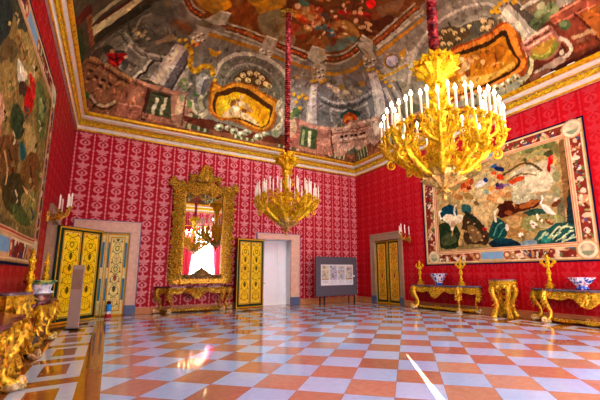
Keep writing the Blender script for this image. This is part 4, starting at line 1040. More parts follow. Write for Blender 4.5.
('A8A290',1,[5.32,12.04,5.5,12.05,5.77,12.06,6.05,12.06,6.35,12.07,6.66,12.07,6.87,12.07,6.78,11.74,6.57,11.74,6.28,11.74,5.99,11.74,5.72,11.74,5.46,11.73,5.28,11.73]),
('4A2A18',1,[5.31,11.98,5.49,11.99,5.76,11.99,6.04,12,6.34,12,6.64,12.01,6.86,12.01,6.8,11.81,6.59,11.81,6.29,11.81,6,11.81,5.73,11.8,5.47,11.8,5.29,11.79]),
('98481C',1,[5.3,11.93,5.49,11.94,5.76,11.95,6.03,11.95,6.33,11.95,6.63,11.96,6.84,11.96,6.82,11.86,6.6,11.86,6.3,11.86,6.01,11.86,5.74,11.85,5.48,11.84,5.29,11.84]),
('C87830',1,[5.46,11.88,5.46,11.92,5.43,11.93,5.39,11.9,5.39,11.86,5.42,11.85]),
('C87830',1,[5.75,11.89,5.75,11.92,5.72,11.93,5.68,11.91,5.67,11.87,5.71,11.86]),
('C87830',1,[6.06,11.89,6.07,11.93,6.03,11.94,5.99,11.91,5.98,11.88,6.02,11.87]),
('C87830',1,[6.39,11.9,6.4,11.93,6.36,11.94,6.32,11.92,6.31,11.88,6.35,11.87]),
('C87830',1,[6.72,11.9,6.73,11.94,6.69,11.95,6.64,11.92,6.64,11.88,6.67,11.87]),
('A8A290',1,[7.57,11.94,7.67,11.9,7.82,11.85,7.97,11.77,8.05,11.62,8.1,11.45,8.13,11.27,8.15,11.06,8.15,10.75,8.15,10.53,7.86,10.41,7.85,10.62,7.85,10.92,7.83,11.13,7.8,11.26,7.76,11.37,7.71,11.46,7.61,11.53,7.48,11.58,7.39,11.61]),
('4A2A18',1,[7.53,11.87,7.63,11.84,7.78,11.79,7.92,11.71,7.99,11.57,8.04,11.42,8.07,11.25,8.09,11.04,8.09,10.72,8.09,10.51,7.91,10.44,7.91,10.65,7.91,10.96,7.89,11.16,7.86,11.3,7.81,11.42,7.76,11.52,7.65,11.59,7.52,11.64,7.43,11.68]),
('98481C',1,[7.51,11.82,7.6,11.79,7.75,11.74,7.88,11.66,7.95,11.53,7.99,11.39,8.03,11.23,8.04,11.03,8.05,10.71,8.05,10.49,7.96,10.45,7.96,10.67,7.95,10.98,7.94,11.18,7.9,11.33,7.86,11.46,7.8,11.57,7.68,11.64,7.55,11.69,7.45,11.73]),
('C87830',1,[7.57,11.74,7.58,11.78,7.55,11.79,7.52,11.76,7.51,11.72,7.54,11.71]),
('C87830',1,[7.72,11.68,7.73,11.72,7.71,11.74,7.67,11.71,7.66,11.67,7.69,11.66]),
('C87830',1,[7.86,11.6,7.87,11.64,7.85,11.66,7.81,11.63,7.8,11.59,7.82,11.57]),
('C87830',1,[7.93,11.46,7.94,11.5,7.92,11.52,7.89,11.5,7.87,11.45,7.89,11.43]),
('C87830',1,[7.98,11.3,7.99,11.34,7.97,11.36,7.94,11.34,7.92,11.3,7.94,11.28]),
('C87830',1,[8.01,11.12,8.02,11.16,8,11.18,7.97,11.16,7.96,11.12,7.98,11.1]),
('C87830',1,[8.02,10.81,8.03,10.87,8.01,10.9,7.98,10.87,7.97,10.81,7.99,10.78]),
('C87830',1,[8.02,10.51,8.03,10.57,8.02,10.59,7.98,10.56,7.97,10.5,7.99,10.48]),
('A8A290',1,[8.38,10.14,8.38,9.79,8.38,9.31,8.38,8.85,8.37,8.38,8.37,7.93,8.37,7.63,8.12,7.6,8.12,7.89,8.11,8.34,8.11,8.79,8.1,9.24,8.1,9.71,8.09,10.05]),
('4A2A18',1,[8.32,10.12,8.32,9.78,8.32,9.3,8.32,8.84,8.32,8.38,8.32,7.93,8.32,7.63,8.17,7.61,8.17,7.91,8.17,8.35,8.16,8.8,8.16,9.26,8.15,9.73,8.15,10.07]),
('98481C',1,[8.28,10.11,8.28,9.77,8.28,9.29,8.28,8.83,8.28,8.37,8.28,7.92,8.28,7.62,8.21,7.61,8.21,7.91,8.21,8.36,8.2,8.81,8.2,9.27,8.2,9.74,8.19,10.08]),
('C87830',1,[8.26,9.83,8.27,9.88,8.25,9.91,8.22,9.88,8.21,9.83,8.22,9.8]),
('C87830',1,[8.26,9.32,8.27,9.37,8.25,9.39,8.22,9.37,8.21,9.32,8.23,9.29]),
('C87830',1,[8.26,8.8,8.27,8.84,8.26,8.87,8.23,8.85,8.21,8.8,8.23,8.78]),
('C87830',1,[8.26,8.28,8.27,8.32,8.26,8.35,8.23,8.33,8.22,8.29,8.23,8.26]),
('C87830',1,[8.26,7.8,8.27,7.84,8.26,7.86,8.23,7.85,8.22,7.81,8.23,7.78]),
('A67418',1,[2.63,12.31,2.8,12.3,3.15,12.29,3.51,12.28,3.91,12.27,4.33,12.26,4.63,12.25,4.62,12.15,4.32,12.16,3.9,12.17,3.51,12.18,3.15,12.19,2.8,12.2,2.63,12.21]),
('A67418',1,[5.31,12.31,5.53,12.31,5.85,12.31,6.19,12.31,6.56,12.31,6.95,12.31,7.23,12.32,7.21,12.2,6.92,12.2,6.54,12.2,6.17,12.2,5.83,12.2,5.51,12.21,5.3,12.21]),
('B07E18',1,[7.67,12.31,7.81,12.28,8.01,12.23,8.2,12.17,8.34,12.06,8.41,11.88,8.46,11.69,8.48,11.47,8.48,11.25,8.48,11.11,8.37,11.09,8.37,11.23,8.37,11.43,8.34,11.63,8.3,11.79,8.24,11.95,8.12,12.05,7.95,12.12,7.76,12.16,7.62,12.2]),
('B4801C',1,[8.59,10.43,8.59,10.13,8.6,9.71,8.6,9.26,8.6,8.71,8.61,8.15,8.61,7.78,8.52,7.77,8.52,8.14,8.51,8.7,8.5,9.24,8.49,9.69,8.49,10.11,8.48,10.41]),
('A67418',1,[1.48,12.41,1.59,12.43,1.74,12.45,1.88,12.48,2.01,12.51,2.14,12.54,2.23,12.56,2.26,12.48,2.17,12.46,2.04,12.43,1.9,12.4,1.76,12.37,1.61,12.35,1.5,12.33]),
('B8B4A6',1,[8.44,10.27,8.44,9.87,8.44,9.32,8.44,8.81,8.45,8.34,8.46,7.89,8.47,7.6,8.4,7.59,8.4,7.88,8.39,8.32,8.38,8.8,8.37,9.31,8.37,9.85,8.37,10.25]),
('8A867A',1,[8.68,10.54,8.69,10.18,8.69,9.68,8.7,9.19,8.71,8.68,8.72,8.18,8.73,7.84,8.67,7.84,8.66,8.17,8.64,8.67,8.63,9.17,8.62,9.67,8.61,10.16,8.61,10.53]),
('A05A1C',1,[1.43,11.53,1.47,11.65,1.53,11.85,1.61,12.04,1.69,12.16,1.79,12.23,1.89,12.28,2.02,12.32,2.15,12.35,2.25,12.37,2.26,12.29,2.17,12.27,2.04,12.24,1.92,12.21,1.83,12.16,1.74,12.1,1.66,11.98,1.59,11.8,1.53,11.62,1.49,11.5]),
('6A665C',1,[1.59,11.52,1.63,11.63,1.7,11.79,1.79,11.95,1.9,12.03,2.02,12.08,2.1,12.11,2.12,12.05,2.04,12.01,1.92,11.96,1.82,11.88,1.74,11.74,1.68,11.59,1.63,11.49]),
('4A463C',1,[1.34,11.59,1.38,11.71,1.43,11.91,1.51,12.11,1.62,12.25,1.73,12.33,1.82,12.38,1.84,12.33,1.76,12.28,1.65,12.21,1.55,12.07,1.47,11.88,1.42,11.7,1.38,11.57]),
('A8A494',1,[2.44,11.97,2.74,11.53,3.13,11.5,3.1,11.85,2.69,11.98]),
('5E5A50',1,[2.44,11.99,2.69,12,2.69,11.95,2.45,11.94]),
('D0CCBC',1,[2.74,11.55,3.14,11.52,3.13,11.47,2.74,11.51]),
('A8A494',1,[4.69,12.08,4.71,11.74,5.24,11.73,5.29,12.1]),
('5E5A50',1,[4.69,12.11,5.3,12.12,5.29,12.07,4.69,12.06]),
('D0CCBC',1,[4.71,11.77,5.24,11.75,5.23,11.71,4.71,11.72]),
('A8A494',1,[6.81,11.95,6.7,11.52,7.31,11.49,7.53,11.75,7.34,12.07]),
('5E5A50',1,[6.81,11.98,7.33,12.09,7.34,12.04,6.82,11.93]),
('D0CCBC',1,[6.71,11.54,7.31,11.51,7.3,11.46,6.69,11.49]),
('A8A494',1,[7.95,10.71,7.81,10.09,8.17,10.05,8.39,10.45,8.29,10.88]),
('5E5A50',1,[7.94,10.75,8.29,10.92,8.29,10.84,7.95,10.67]),
('D0CCBC',1,[7.82,10.13,8.18,10.09,8.17,10.01,7.81,10.05]),
('A6A090',1,[2.16,12.58,2.38,12.13,2.67,12.1,2.62,12.41,2.3,12.7]),
('E0DAC8',1,[2.36,12.47,2.35,12.5,2.31,12.52,2.29,12.5,2.3,12.46,2.34,12.45]),
('3E382C',1,[2.39,12.5,2.38,12.52,2.36,12.53,2.34,12.52,2.35,12.49,2.38,12.48]),
('E0DAC8',1,[2.44,12.38,2.43,12.42,2.39,12.43,2.37,12.41,2.38,12.38,2.42,12.36]),
('3E382C',1,[2.47,12.41,2.47,12.43,2.44,12.45,2.42,12.43,2.43,12.4,2.46,12.39]),
('E0DAC8',1,[2.52,12.3,2.51,12.33,2.47,12.34,2.45,12.32,2.46,12.29,2.5,12.27]),
('3E382C',1,[2.55,12.32,2.55,12.35,2.52,12.36,2.5,12.34,2.51,12.32,2.54,12.31]),
('E0DAC8',1,[2.49,12.51,2.48,12.54,2.44,12.55,2.42,12.53,2.43,12.5,2.47,12.48]),
('3E382C',1,[2.53,12.53,2.52,12.56,2.49,12.57,2.47,12.55,2.48,12.53,2.51,12.52]),
('E0DAC8',1,[2.58,12.44,2.56,12.48,2.53,12.49,2.51,12.47,2.52,12.44,2.55,12.42]),
('3E382C',1,[2.61,12.47,2.6,12.5,2.57,12.51,2.56,12.49,2.57,12.47,2.59,12.46]),
('E0DAC8',1,[2.36,12.33,2.34,12.36,2.31,12.38,2.29,12.36,2.3,12.32,2.33,12.31]),
('3E382C',1,[2.39,12.36,2.38,12.38,2.35,12.39,2.34,12.38,2.35,12.35,2.37,12.34]),
('A6A090',1,[4.64,12.23,4.73,12.07,5.28,12.07,5.29,12.4,4.93,12.42]),
('E0DAC8',1,[4.86,12.33,4.85,12.37,4.79,12.38,4.74,12.36,4.76,12.32,4.82,12.31]),
('3E382C',1,[4.93,12.36,4.92,12.39,4.87,12.4,4.84,12.38,4.85,12.35,4.9,12.34]),
('E0DAC8',1,[4.99,12.23,4.98,12.27,4.92,12.28,4.87,12.26,4.88,12.22,4.95,12.21]),
('3E382C',1,[5.07,12.26,5.05,12.29,5,12.3,4.97,12.28,4.98,12.26,5.03,12.24]),
('E0DAC8',1,[5.12,12.13,5.11,12.17,5.05,12.19,5,12.16,5.01,12.13,5.07,12.11]),
('3E382C',1,[5.19,12.16,5.18,12.19,5.13,12.2,5.09,12.19,5.11,12.16,5.15,12.15]),
('E0DAC8',1,[5.12,12.37,5.1,12.4,5.04,12.42,4.99,12.4,5.01,12.36,5.07,12.34]),
('3E382C',1,[5.19,12.39,5.18,12.42,5.13,12.44,5.09,12.42,5.1,12.39,5.15,12.38]),
('E0DAC8',1,[5.27,12.3,5.25,12.34,5.19,12.35,5.14,12.33,5.16,12.29,5.22,12.28]),
('3E382C',1,[5.34,12.33,5.33,12.36,5.28,12.37,5.24,12.35,5.25,12.32,5.3,12.31]),
('E0DAC8',1,[4.82,12.18,4.81,12.21,4.75,12.23,4.7,12.2,4.72,12.17,4.78,12.15]),
('3E382C',1,[4.89,12.2,4.88,12.23,4.83,12.24,4.8,12.23,4.81,12.2,4.86,12.19]),
('A6A090',1,[7.19,12.16,7.31,11.96,7.64,11.99,7.86,12.45,7.46,12.58]),
('E0DAC8',1,[7.43,12.33,7.42,12.37,7.38,12.38,7.34,12.36,7.34,12.32,7.39,12.3]),
('3E382C',1,[7.49,12.36,7.48,12.39,7.44,12.4,7.41,12.38,7.42,12.35,7.46,12.34]),
('E0DAC8',1,[7.51,12.22,7.51,12.26,7.46,12.28,7.42,12.25,7.43,12.21,7.47,12.2]),
('3E382C',1,[7.57,12.25,7.57,12.28,7.53,12.3,7.5,12.28,7.5,12.25,7.54,12.23]),
('E0DAC8',1,[7.59,12.11,7.59,12.16,7.55,12.17,7.51,12.15,7.51,12.11,7.55,12.09]),
('3E382C',1,[7.66,12.15,7.65,12.18,7.62,12.19,7.58,12.17,7.59,12.14,7.62,12.13]),
('E0DAC8',1,[7.63,12.37,7.62,12.41,7.57,12.43,7.54,12.4,7.54,12.36,7.59,12.34]),
('3E382C',1,[7.69,12.4,7.68,12.43,7.64,12.45,7.61,12.43,7.62,12.4,7.66,12.38]),
('E0DAC8',1,[7.73,12.29,7.73,12.34,7.68,12.35,7.64,12.33,7.64,12.29,7.69,12.27]),
('3E382C',1,[7.79,12.33,7.79,12.36,7.75,12.37,7.72,12.35,7.72,12.32,7.76,12.31]),
('E0DAC8',1,[7.37,12.16,7.37,12.2,7.33,12.22,7.29,12.19,7.29,12.15,7.34,12.14]),
('3E382C',1,[7.43,12.19,7.43,12.22,7.39,12.24,7.36,12.22,7.37,12.19,7.4,12.17]),
('A6A090',1,[8.27,10.99,8.33,10.4,8.7,10.69,8.88,11.13,8.54,11.24]),
('E0DAC8',1,[8.52,11.1,8.53,11.15,8.5,11.19,8.46,11.18,8.45,11.13,8.48,11.09]),
('3E382C',1,[8.58,11.11,8.59,11.15,8.56,11.18,8.53,11.17,8.53,11.13,8.55,11.11]),
('E0DAC8',1,[8.55,10.91,8.56,10.98,8.53,11.04,8.5,11.02,8.49,10.95,8.52,10.9]),
('3E382C',1,[8.61,10.92,8.62,10.98,8.59,11.02,8.56,11.02,8.56,10.96,8.58,10.91]),
('E0DAC8',1,[8.58,10.68,8.59,10.75,8.56,10.81,8.53,10.79,8.52,10.72,8.54,10.67]),
('3E382C',1,[8.64,10.69,8.64,10.74,8.62,10.79,8.59,10.78,8.59,10.73,8.61,10.68]),
('E0DAC8',1,[8.69,11.06,8.7,11.1,8.67,11.14,8.63,11.13,8.62,11.09,8.65,11.05]),
('3E382C',1,[8.75,11.06,8.75,11.1,8.73,11.13,8.7,11.12,8.69,11.09,8.72,11.06]),
('E0DAC8',1,[8.74,10.88,8.75,10.95,8.72,11.01,8.69,11,8.67,10.93,8.7,10.87]),
('3E382C',1,[8.8,10.88,8.8,10.94,8.78,10.99,8.75,10.98,8.74,10.93,8.77,10.88]),
('E0DAC8',1,[8.43,10.9,8.44,10.97,8.41,11.02,8.37,11.01,8.36,10.94,8.39,10.88]),
('3E382C',1,[8.48,10.91,8.49,10.97,8.46,11.01,8.44,11,8.43,10.95,8.45,10.9]),
('463E32',1,[-1.06,9.45,1.49,11.41,1.76,12.22,2.31,12.61,2.16,13.16,1.46,14.19,0.65,14.43,-0.09,13.99,-0.73,15.08,-1.14,13.39]),
('7E1E0C',1,[-1.06,9.47,-0.8,9.89,-0.84,11.5,-0.65,15.12,-1.04,15.15]),
('2C3C20',1,[-0.91,11.16,-0.61,11.37,-0.59,12.19,-0.68,12.61,-0.91,12.16]),
('7A4A2E',1,[-0.44,11.17,-0.26,11.27,-0.23,12.38,-0.41,12.34]),
('4E1A10',1,[-0.85,10.87,-0.3,10.91,-0.23,11.24,-0.74,11.23]),
('5E5C52',1,[-0.28,12.59,0.51,12.43,1.19,11.7,1.57,11.51,1.86,12.24,2.3,12.56,2.12,13.23,1.38,13.4,0.76,13.21]),
('2E2C20',1,[-0.29,12.15,1.14,11.69,1.24,11.77,0.8,12.18,-0.2,12.41]),
('B4A886',1,[-0.29,11.67,0.23,11.68,0.81,11.47,1.1,11.48,0.69,11.83,0.29,12.04,-0.25,12.03]),
('8A8468',1,[-0.27,11.42,0.07,11.38,0.43,11.26,0.66,11.33,0.18,11.48,-0.28,11.57]),
('3A2C1C',1,[-0.27,11.68,-0.13,11.69,0.06,11.68,0.25,11.65,0.45,11.6,0.64,11.52,0.78,11.46,0.75,11.4,0.61,11.46,0.42,11.53,0.22,11.58,0.03,11.6,-0.16,11.61,-0.3,11.59]),
('4A1C10',1,[-0.14,11.73,-0.03,11.74,0.13,11.73,0.3,11.69,0.5,11.63,0.69,11.53,0.82,11.45,0.79,11.37,0.66,11.45,0.46,11.54,0.27,11.6,0.1,11.63,-0.07,11.64,-0.18,11.63]),
('6E6C62',1,[1.74,12.53,1.63,12.65,1.44,12.7,1.23,12.65,1.08,12.39,1.06,12.14,1.17,12.04,1.37,12.1,1.58,12.26,1.72,12.37]),
('8A887C',1,[0.88,13.08,0.92,12.91,0.97,12.56,1.03,12.28,1.11,12.18,1.21,12.14,1.28,12.11,1.26,12.03,1.19,12.06,1.08,12.1,0.98,12.22,0.92,12.5,0.87,12.91,0.83,13.08]),
('3E3C34',1,[0.68,12.12,0.69,12.28,0.72,12.52,0.76,12.8,0.84,13.01,0.94,13.1,1.01,13.16,1.05,13.12,0.98,13.06,0.88,12.98,0.81,12.79,0.77,12.53,0.74,12.3,0.73,12.14]),
('AA9C80',1,[0.96,12.68,0.95,12.74,0.91,12.77,0.86,12.75,0.82,12.68,0.8,12.61,0.81,12.55,0.85,12.52,0.9,12.55,0.94,12.6]),
('4A4436',1,[0.98,12.79,0.96,12.82,0.92,12.81,0.9,12.75,0.91,12.72,0.95,12.73]),
('AA9C80',1,[1.08,12.82,1.07,12.86,1.03,12.9,0.97,12.92,0.93,12.9,0.9,12.86,0.92,12.78,0.96,12.75,1.02,12.77,1.06,12.78]),
('4A4436',1,[1.09,12.86,1.07,12.89,1.03,12.9,1.01,12.89,1.03,12.86,1.07,12.85]),
('AA9C80',1,[1.2,12.83,1.19,12.87,1.16,12.9,1.11,12.92,1.07,12.91,1.05,12.88,1.06,12.84,1.1,12.8,1.14,12.79,1.18,12.8]),
('4A4436',1,[1.22,12.88,1.21,12.9,1.17,12.91,1.15,12.9,1.16,12.87,1.2,12.86]),
('AA9C80',1,[1.02,12.96,1.01,12.99,0.98,13.02,0.94,13.03,0.91,13.02,0.89,13,0.9,12.97,0.93,12.94,0.97,12.93,1.01,12.94]),
('4A4436',1,[1.05,13,1.04,13.03,1,13.04,0.97,13.03,0.99,13,1.03,12.99]),
('AA9C80',1,[1.23,12.72,1.22,12.75,1.19,12.78,1.15,12.79,1.12,12.78,1.1,12.76,1.11,12.73,1.14,12.7,1.18,12.69,1.21,12.69]),
('4A4436',1,[1.26,12.76,1.24,12.79,1.21,12.8,1.18,12.78,1.2,12.76,1.24,12.75]),
('AA9C80',1,[1.32,12.87,1.31,12.9,1.29,12.93,1.25,12.94,1.22,12.93,1.2,12.91,1.21,12.88,1.24,12.85,1.27,12.84,1.31,12.85]),
('4A4436',1,[1.35,12.91,1.34,12.94,1.3,12.95,1.28,12.93,1.3,12.91,1.33,12.9]),
('9C8464',1,[1.49,12.97,1.54,12.93,1.61,12.88,1.68,12.83,1.73,12.78,1.77,12.74,1.8,12.71,1.83,12.7,1.88,12.7,1.92,12.7,1.93,12.59,1.89,12.59,1.83,12.6,1.77,12.62,1.71,12.66,1.67,12.71,1.63,12.75,1.57,12.8,1.5,12.85,1.45,12.89]),
('8A7A58',1,[1.89,12.64,1.89,12.69,1.85,12.75,1.79,12.8,1.72,12.82,1.68,12.79,1.68,12.74,1.73,12.68,1.79,12.63,1.85,12.62]),
('7C7A70',1,[-0.02,12.92,0.51,12.62,0.91,13.02,1.36,13.3,1.77,13.28,1.68,13.8,1.33,13.95,0.84,13.96,0.32,13.71]),
('A8A498',1,[0.59,12.61,0.67,12.82,0.77,13.07,0.9,13.15,1.01,13.21,1.14,13.27,1.3,13.3,1.51,13.29,1.75,13.25,1.91,13.22,1.91,13.15,1.75,13.18,1.52,13.22,1.31,13.23,1.17,13.2,1.05,13.15,0.94,13.09,0.82,13.01,0.72,12.77,0.64,12.58]),
('47453C',1,[0.49,12.63,0.56,12.84,0.67,13.14,0.8,13.22,0.94,13.29,1.09,13.36,1.26,13.41,1.45,13.41,1.64,13.38,1.78,13.36,1.78,13.31,1.65,13.33,1.46,13.36,1.28,13.35,1.12,13.31,0.97,13.24,0.83,13.17,0.71,13.1,0.6,12.8,0.53,12.6]),
('97958A',1,[0.73,13.19,0.83,13.25,0.96,13.34,1.09,13.4,1.21,13.41,1.31,13.4,1.37,13.38,1.37,13.32,1.3,13.33,1.22,13.35,1.12,13.34,1,13.28,0.87,13.2,0.78,13.13]),
('55534A',1,[0.14,12.82,0.21,13.07,0.32,13.48,0.47,13.55,0.67,13.61,0.87,13.66,1.02,13.69,1.04,13.62,0.9,13.59,0.7,13.55,0.51,13.5,0.38,13.42,0.27,13.05,0.2,12.81]),
('8E8C80',1,[0.02,12.79,0.1,13.04,0.2,13.46,0.35,13.62,0.54,13.7,0.73,13.77,0.86,13.82,0.89,13.77,0.76,13.72,0.57,13.65,0.39,13.58,0.25,13.44,0.15,13.03,0.07,12.78]),
('D4D0C2',1,[1.4,13.37,1.37,13.4,1.33,13.45,1.28,13.51,1.26,13.58,1.24,13.64,1.22,13.68,1.19,13.72,1.14,13.75,1.08,13.8,1.03,13.87,0.98,13.94,0.95,14,1.01,14.02,1.04,13.97,1.08,13.9,1.13,13.84,1.17,13.8,1.23,13.77,1.28,13.72,1.31,13.65,1.32,13.59,1.34,13.54,1.37,13.49,1.42,13.44,1.45,13.41]),
('2E2C26',1,[1.47,13.41,1.43,13.44,1.39,13.49,1.35,13.55,1.32,13.62,1.31,13.68,1.29,13.73,1.25,13.76,1.2,13.8,1.14,13.84,1.1,13.9,1.07,13.96,1.04,14.01,1.09,14.03,1.11,13.98,1.14,13.93,1.18,13.88,1.22,13.84,1.28,13.8,1.33,13.75,1.36,13.69,1.37,13.63,1.39,13.57,1.43,13.52,1.47,13.48,1.5,13.44]),
('2A3A30',1,[0.35,13.3,0.32,13.41,0.23,13.4,0.11,13.25,0.02,13.04,-0.02,12.87,0.02,12.79,0.12,12.82,0.23,12.93,0.32,13.11]),
('30403A',1,[0.69,13.4,0.67,13.45,0.6,13.5,0.5,13.52,0.42,13.51,0.39,13.47,0.42,13.42,0.49,13.38,0.58,13.36,0.66,13.37]),
('A01014',1,[0.11,13.32,0.16,13.32,0.25,13.43,0.36,13.48,0.5,13.45,0.66,13.41,0.75,13.41,0.75,13.47,0.69,13.56,0.63,13.65,0.58,13.71,0.54,13.77,0.49,13.81,0.42,13.81,0.33,13.79,0.25,13.75,0.18,13.69,0.12,13.51]),
('4A4A50',1,[0.81,13.68,0.79,13.76,0.74,13.82,0.67,13.84,0.6,13.81,0.57,13.74,0.59,13.66,0.64,13.6,0.72,13.58,0.78,13.61]),
('7E5640',1,[-0.72,12.55,-0.61,12.57,-0.47,12.71,-0.33,12.93,-0.17,13.26,-0,13.76,0.19,13.82,0.36,13.86,0.52,13.91,0.66,13.95,0.78,13.97,0.89,13.99,0.96,14.04,0.96,14.15,0.91,14.29,0.86,14.45,0.81,14.64,0.75,14.86,0.67,15.02,0.57,15.08,0.43,15.07,0.26,15.06,0.03,15.09,-0.26,15.11,-0.55,15.06,-0.77,14.9,-0.92,14.46,-0.89,13.58,-0.86,13.07,-0.8,12.72]),
('A67E58',1,[-0.46,12.77,-0.32,13.09,-0.12,13.6,0.09,13.85,0.26,13.89,0.42,13.94,0.57,13.98,0.73,14.02,0.87,14.06,0.97,14.08,1,13.99,0.91,13.97,0.77,13.93,0.62,13.9,0.47,13.85,0.32,13.8,0.14,13.76,-0.06,13.46,-0.26,12.99,-0.41,12.69]),
('472618',1,[-0.54,12.88,-0.39,13.22,-0.18,13.78,0.04,13.94,0.22,13.98,0.38,14.03,0.53,14.08,0.68,14.12,0.81,14.16,0.9,14.19,0.92,14.13,0.83,14.11,0.7,14.07,0.56,14.03,0.41,13.98,0.25,13.93,0.07,13.89,-0.15,13.68,-0.36,13.15,-0.51,12.83]),
('9A7250',1,[-0.64,12.95,-0.48,13.33,-0.26,13.98,-0.02,14.05,0.16,14.09,0.33,14.13,0.48,14.17,0.63,14.21,0.76,14.25,0.85,14.28,0.88,14.23,0.79,14.2,0.65,14.16,0.5,14.12,0.36,14.08,0.19,14.04,0,14,-0.23,13.87,-0.45,13.26,-0.6,12.9]),
('3A2014',1,[-0.36,13.89,-0.4,13.86,-0.45,13.72,-0.51,13.54,-0.53,13.39,-0.53,13.33,-0.49,13.36,-0.44,13.47,-0.38,13.64,-0.36,13.8]),
('A8886A',1,[-0.47,13.75,-0.51,13.75,-0.57,13.59,-0.6,13.45,-0.56,13.46,-0.5,13.6]),
('3A2014',1,[-0.14,14.21,-0.17,14.23,-0.24,14.24,-0.3,14.23,-0.34,14.2,-0.35,14.17,-0.31,14.15,-0.24,14.15,-0.18,14.16,-0.14,14.18]),
('A8886A',1,[-0.25,14.26,-0.28,14.29,-0.35,14.3,-0.4,14.28,-0.36,14.25,-0.29,14.24]),
('3A2014',1,[0.14,14.24,0.11,14.27,0.06,14.27,-0,14.26,-0.04,14.24,-0.04,14.21,-0,14.19,0.05,14.18,0.1,14.19,0.14,14.21]),
('A8886A',1,[0.04,14.29,0.02,14.32,-0.04,14.33,-0.08,14.31,-0.05,14.28,0.01,14.27]),
('3A2014',1,[0.39,14.3,0.36,14.33,0.31,14.33,0.26,14.32,0.23,14.3,0.23,14.27,0.26,14.25,0.31,14.24,0.36,14.25,0.39,14.28]),
('A8886A',1,[0.3,14.35,0.28,14.38,0.22,14.39,0.19,14.37,0.22,14.34,0.27,14.33]),
('3A2014',1,[-0.45,14.3,-0.49,14.32,-0.57,14.24,-0.62,13.97,-0.65,13.77,-0.64,13.68,-0.6,13.73,-0.55,13.9,-0.49,14.14,-0.45,14.27]),
('A8886A',1,[-0.58,14.27,-0.62,14.25,-0.69,14.01,-0.72,13.82,-0.68,13.84,-0.61,14.05]),
('3A2014',1,[0.05,14.42,0.02,14.44,-0.04,14.45,-0.1,14.43,-0.14,14.41,-0.14,14.38,-0.1,14.36,-0.05,14.35,0.01,14.36,0.05,14.39]),
('A8886A',1,[-0.05,14.46,-0.08,14.5,-0.14,14.5,-0.18,14.49,-0.15,14.45,-0.09,14.45]),
('B09C84',1,[-0.52,14.72,-0.43,14.77,-0.31,14.85,-0.18,14.91,-0.05,14.94,0.09,14.96,0.22,14.94,0.35,14.88,0.47,14.8,0.55,14.74,0.49,14.68,0.41,14.74,0.3,14.81,0.19,14.86,0.1,14.87,-0.01,14.86,-0.11,14.84,-0.21,14.78,-0.32,14.72,-0.39,14.66]),
('4E3022',1,[-0.47,14.82,-0.38,14.87,-0.24,14.95,-0.11,15,0.03,15.03,0.17,15.03,0.3,15,0.41,14.94,0.51,14.86,0.58,14.81,0.54,14.76,0.47,14.82,0.38,14.9,0.28,14.95,0.17,14.97,0.05,14.97,-0.07,14.95,-0.19,14.9,-0.31,14.83,-0.4,14.78]),
('2C5A32',1,[-0.51,14.7,-0.53,14.76,-0.6,14.81,-0.72,14.82,-0.84,14.79,-0.9,14.73,-0.87,14.67,-0.76,14.62,-0.64,14.61,-0.55,14.64]),
('5A3826',1,[0.72,14.36,0.61,14.99,0.68,15,0.79,14.36]),
('8C5C4A',1,[0.71,14.42,1.06,13.96,1.48,14.05,1.41,14.49,1.31,15.12,0.56,15.12]),
('A87A66',1,[0.89,14.49,1.14,14.16,1.33,14.22,1.23,14.59,0.9,14.63]),
('BC8E78',1,[1,14.05,1.47,14.12,1.49,14.03,1.02,13.96]),
('43241A',1,[1.4,14.12,1.53,14.12,1.41,15.1,1.28,15.1]),
('A2695A',1,[0.65,14.74,1.3,14.71,1.28,15.1,0.56,15.1]),
('C08A78',1,[0.64,14.76,1.3,14.74,1.3,14.69,0.65,14.72]),
('474C34',1,[1.49,14.21,2.22,14.22,2.18,14.86,1.39,14.87]),
('2A2C1C',1,[1.52,14.3,2.2,14.3,2.2,14.21,1.53,14.22]),
('BEBAA0',1,[1.62,14.37,1.62,14.42,1.62,14.48,1.62,14.54,1.6,14.58,1.57,14.63,1.55,14.7,1.55,14.77,1.56,14.84,1.57,14.89,1.65,14.86,1.64,14.82,1.63,14.76,1.63,14.7,1.65,14.66,1.67,14.61,1.7,14.55,1.71,14.48,1.71,14.41,1.71,14.36]),
('D4D0B8',1,[1.68,14.62,1.68,14.67,1.65,14.71,1.61,14.72,1.58,14.7,1.57,14.65,1.57,14.6,1.6,14.56,1.64,14.55,1.67,14.57]),
('BEBAA0',1,[1.85,14.31,1.85,14.36,1.85,14.42,1.85,14.48,1.83,14.52,1.8,14.58,1.78,14.64,1.78,14.72,1.79,14.79,1.8,14.83,1.88,14.81,1.87,14.76,1.86,14.7,1.86,14.65,1.88,14.61,1.9,14.56,1.93,14.49,1.93,14.42,1.94,14.35,1.94,14.3]),
('D4D0B8',1,[1.91,14.56,1.91,14.62,1.88,14.66,1.85,14.67,1.81,14.64,1.8,14.59,1.8,14.54,1.83,14.5,1.87,14.49,1.9,14.52]),
('AE7E6A',1,[1.44,14.15,2.38,14.15,2.4,14.02,1.46,14.02]),
('6A3C2E',1,[1.46,14.21,2.35,14.21,2.35,14.16,1.47,14.17]),
('A07060',1,[1.31,15.02,2.39,15.07,2.41,14.91,1.33,14.87]),
('B8B0A8',1,[1.41,13.93,1.94,12.77,2.34,12.79,1.99,14]),
('D0C6B6',1,[1.49,13.94,2,12.8,2.12,12.82,1.65,13.98]),
('66626A',1,[1.79,14.02,2.22,12.81,2.35,12.82,1.99,14.02]),
('A8A6A4',1,[2.1,14.06,2.5,13.14,2.4,13.1,2,14.01]),
('3E3C3A',1,[2.02,14.06,2.4,12.99,2.35,12.97,1.97,14.04]),
('8A8886',1,[2.24,14.07,2.61,13.39,2.54,13.35,2.17,14.03]),
('A27A6A',1,[2.01,14.22,2.47,13.92,2.58,14.3,2.46,15.07,2.11,15.03]),
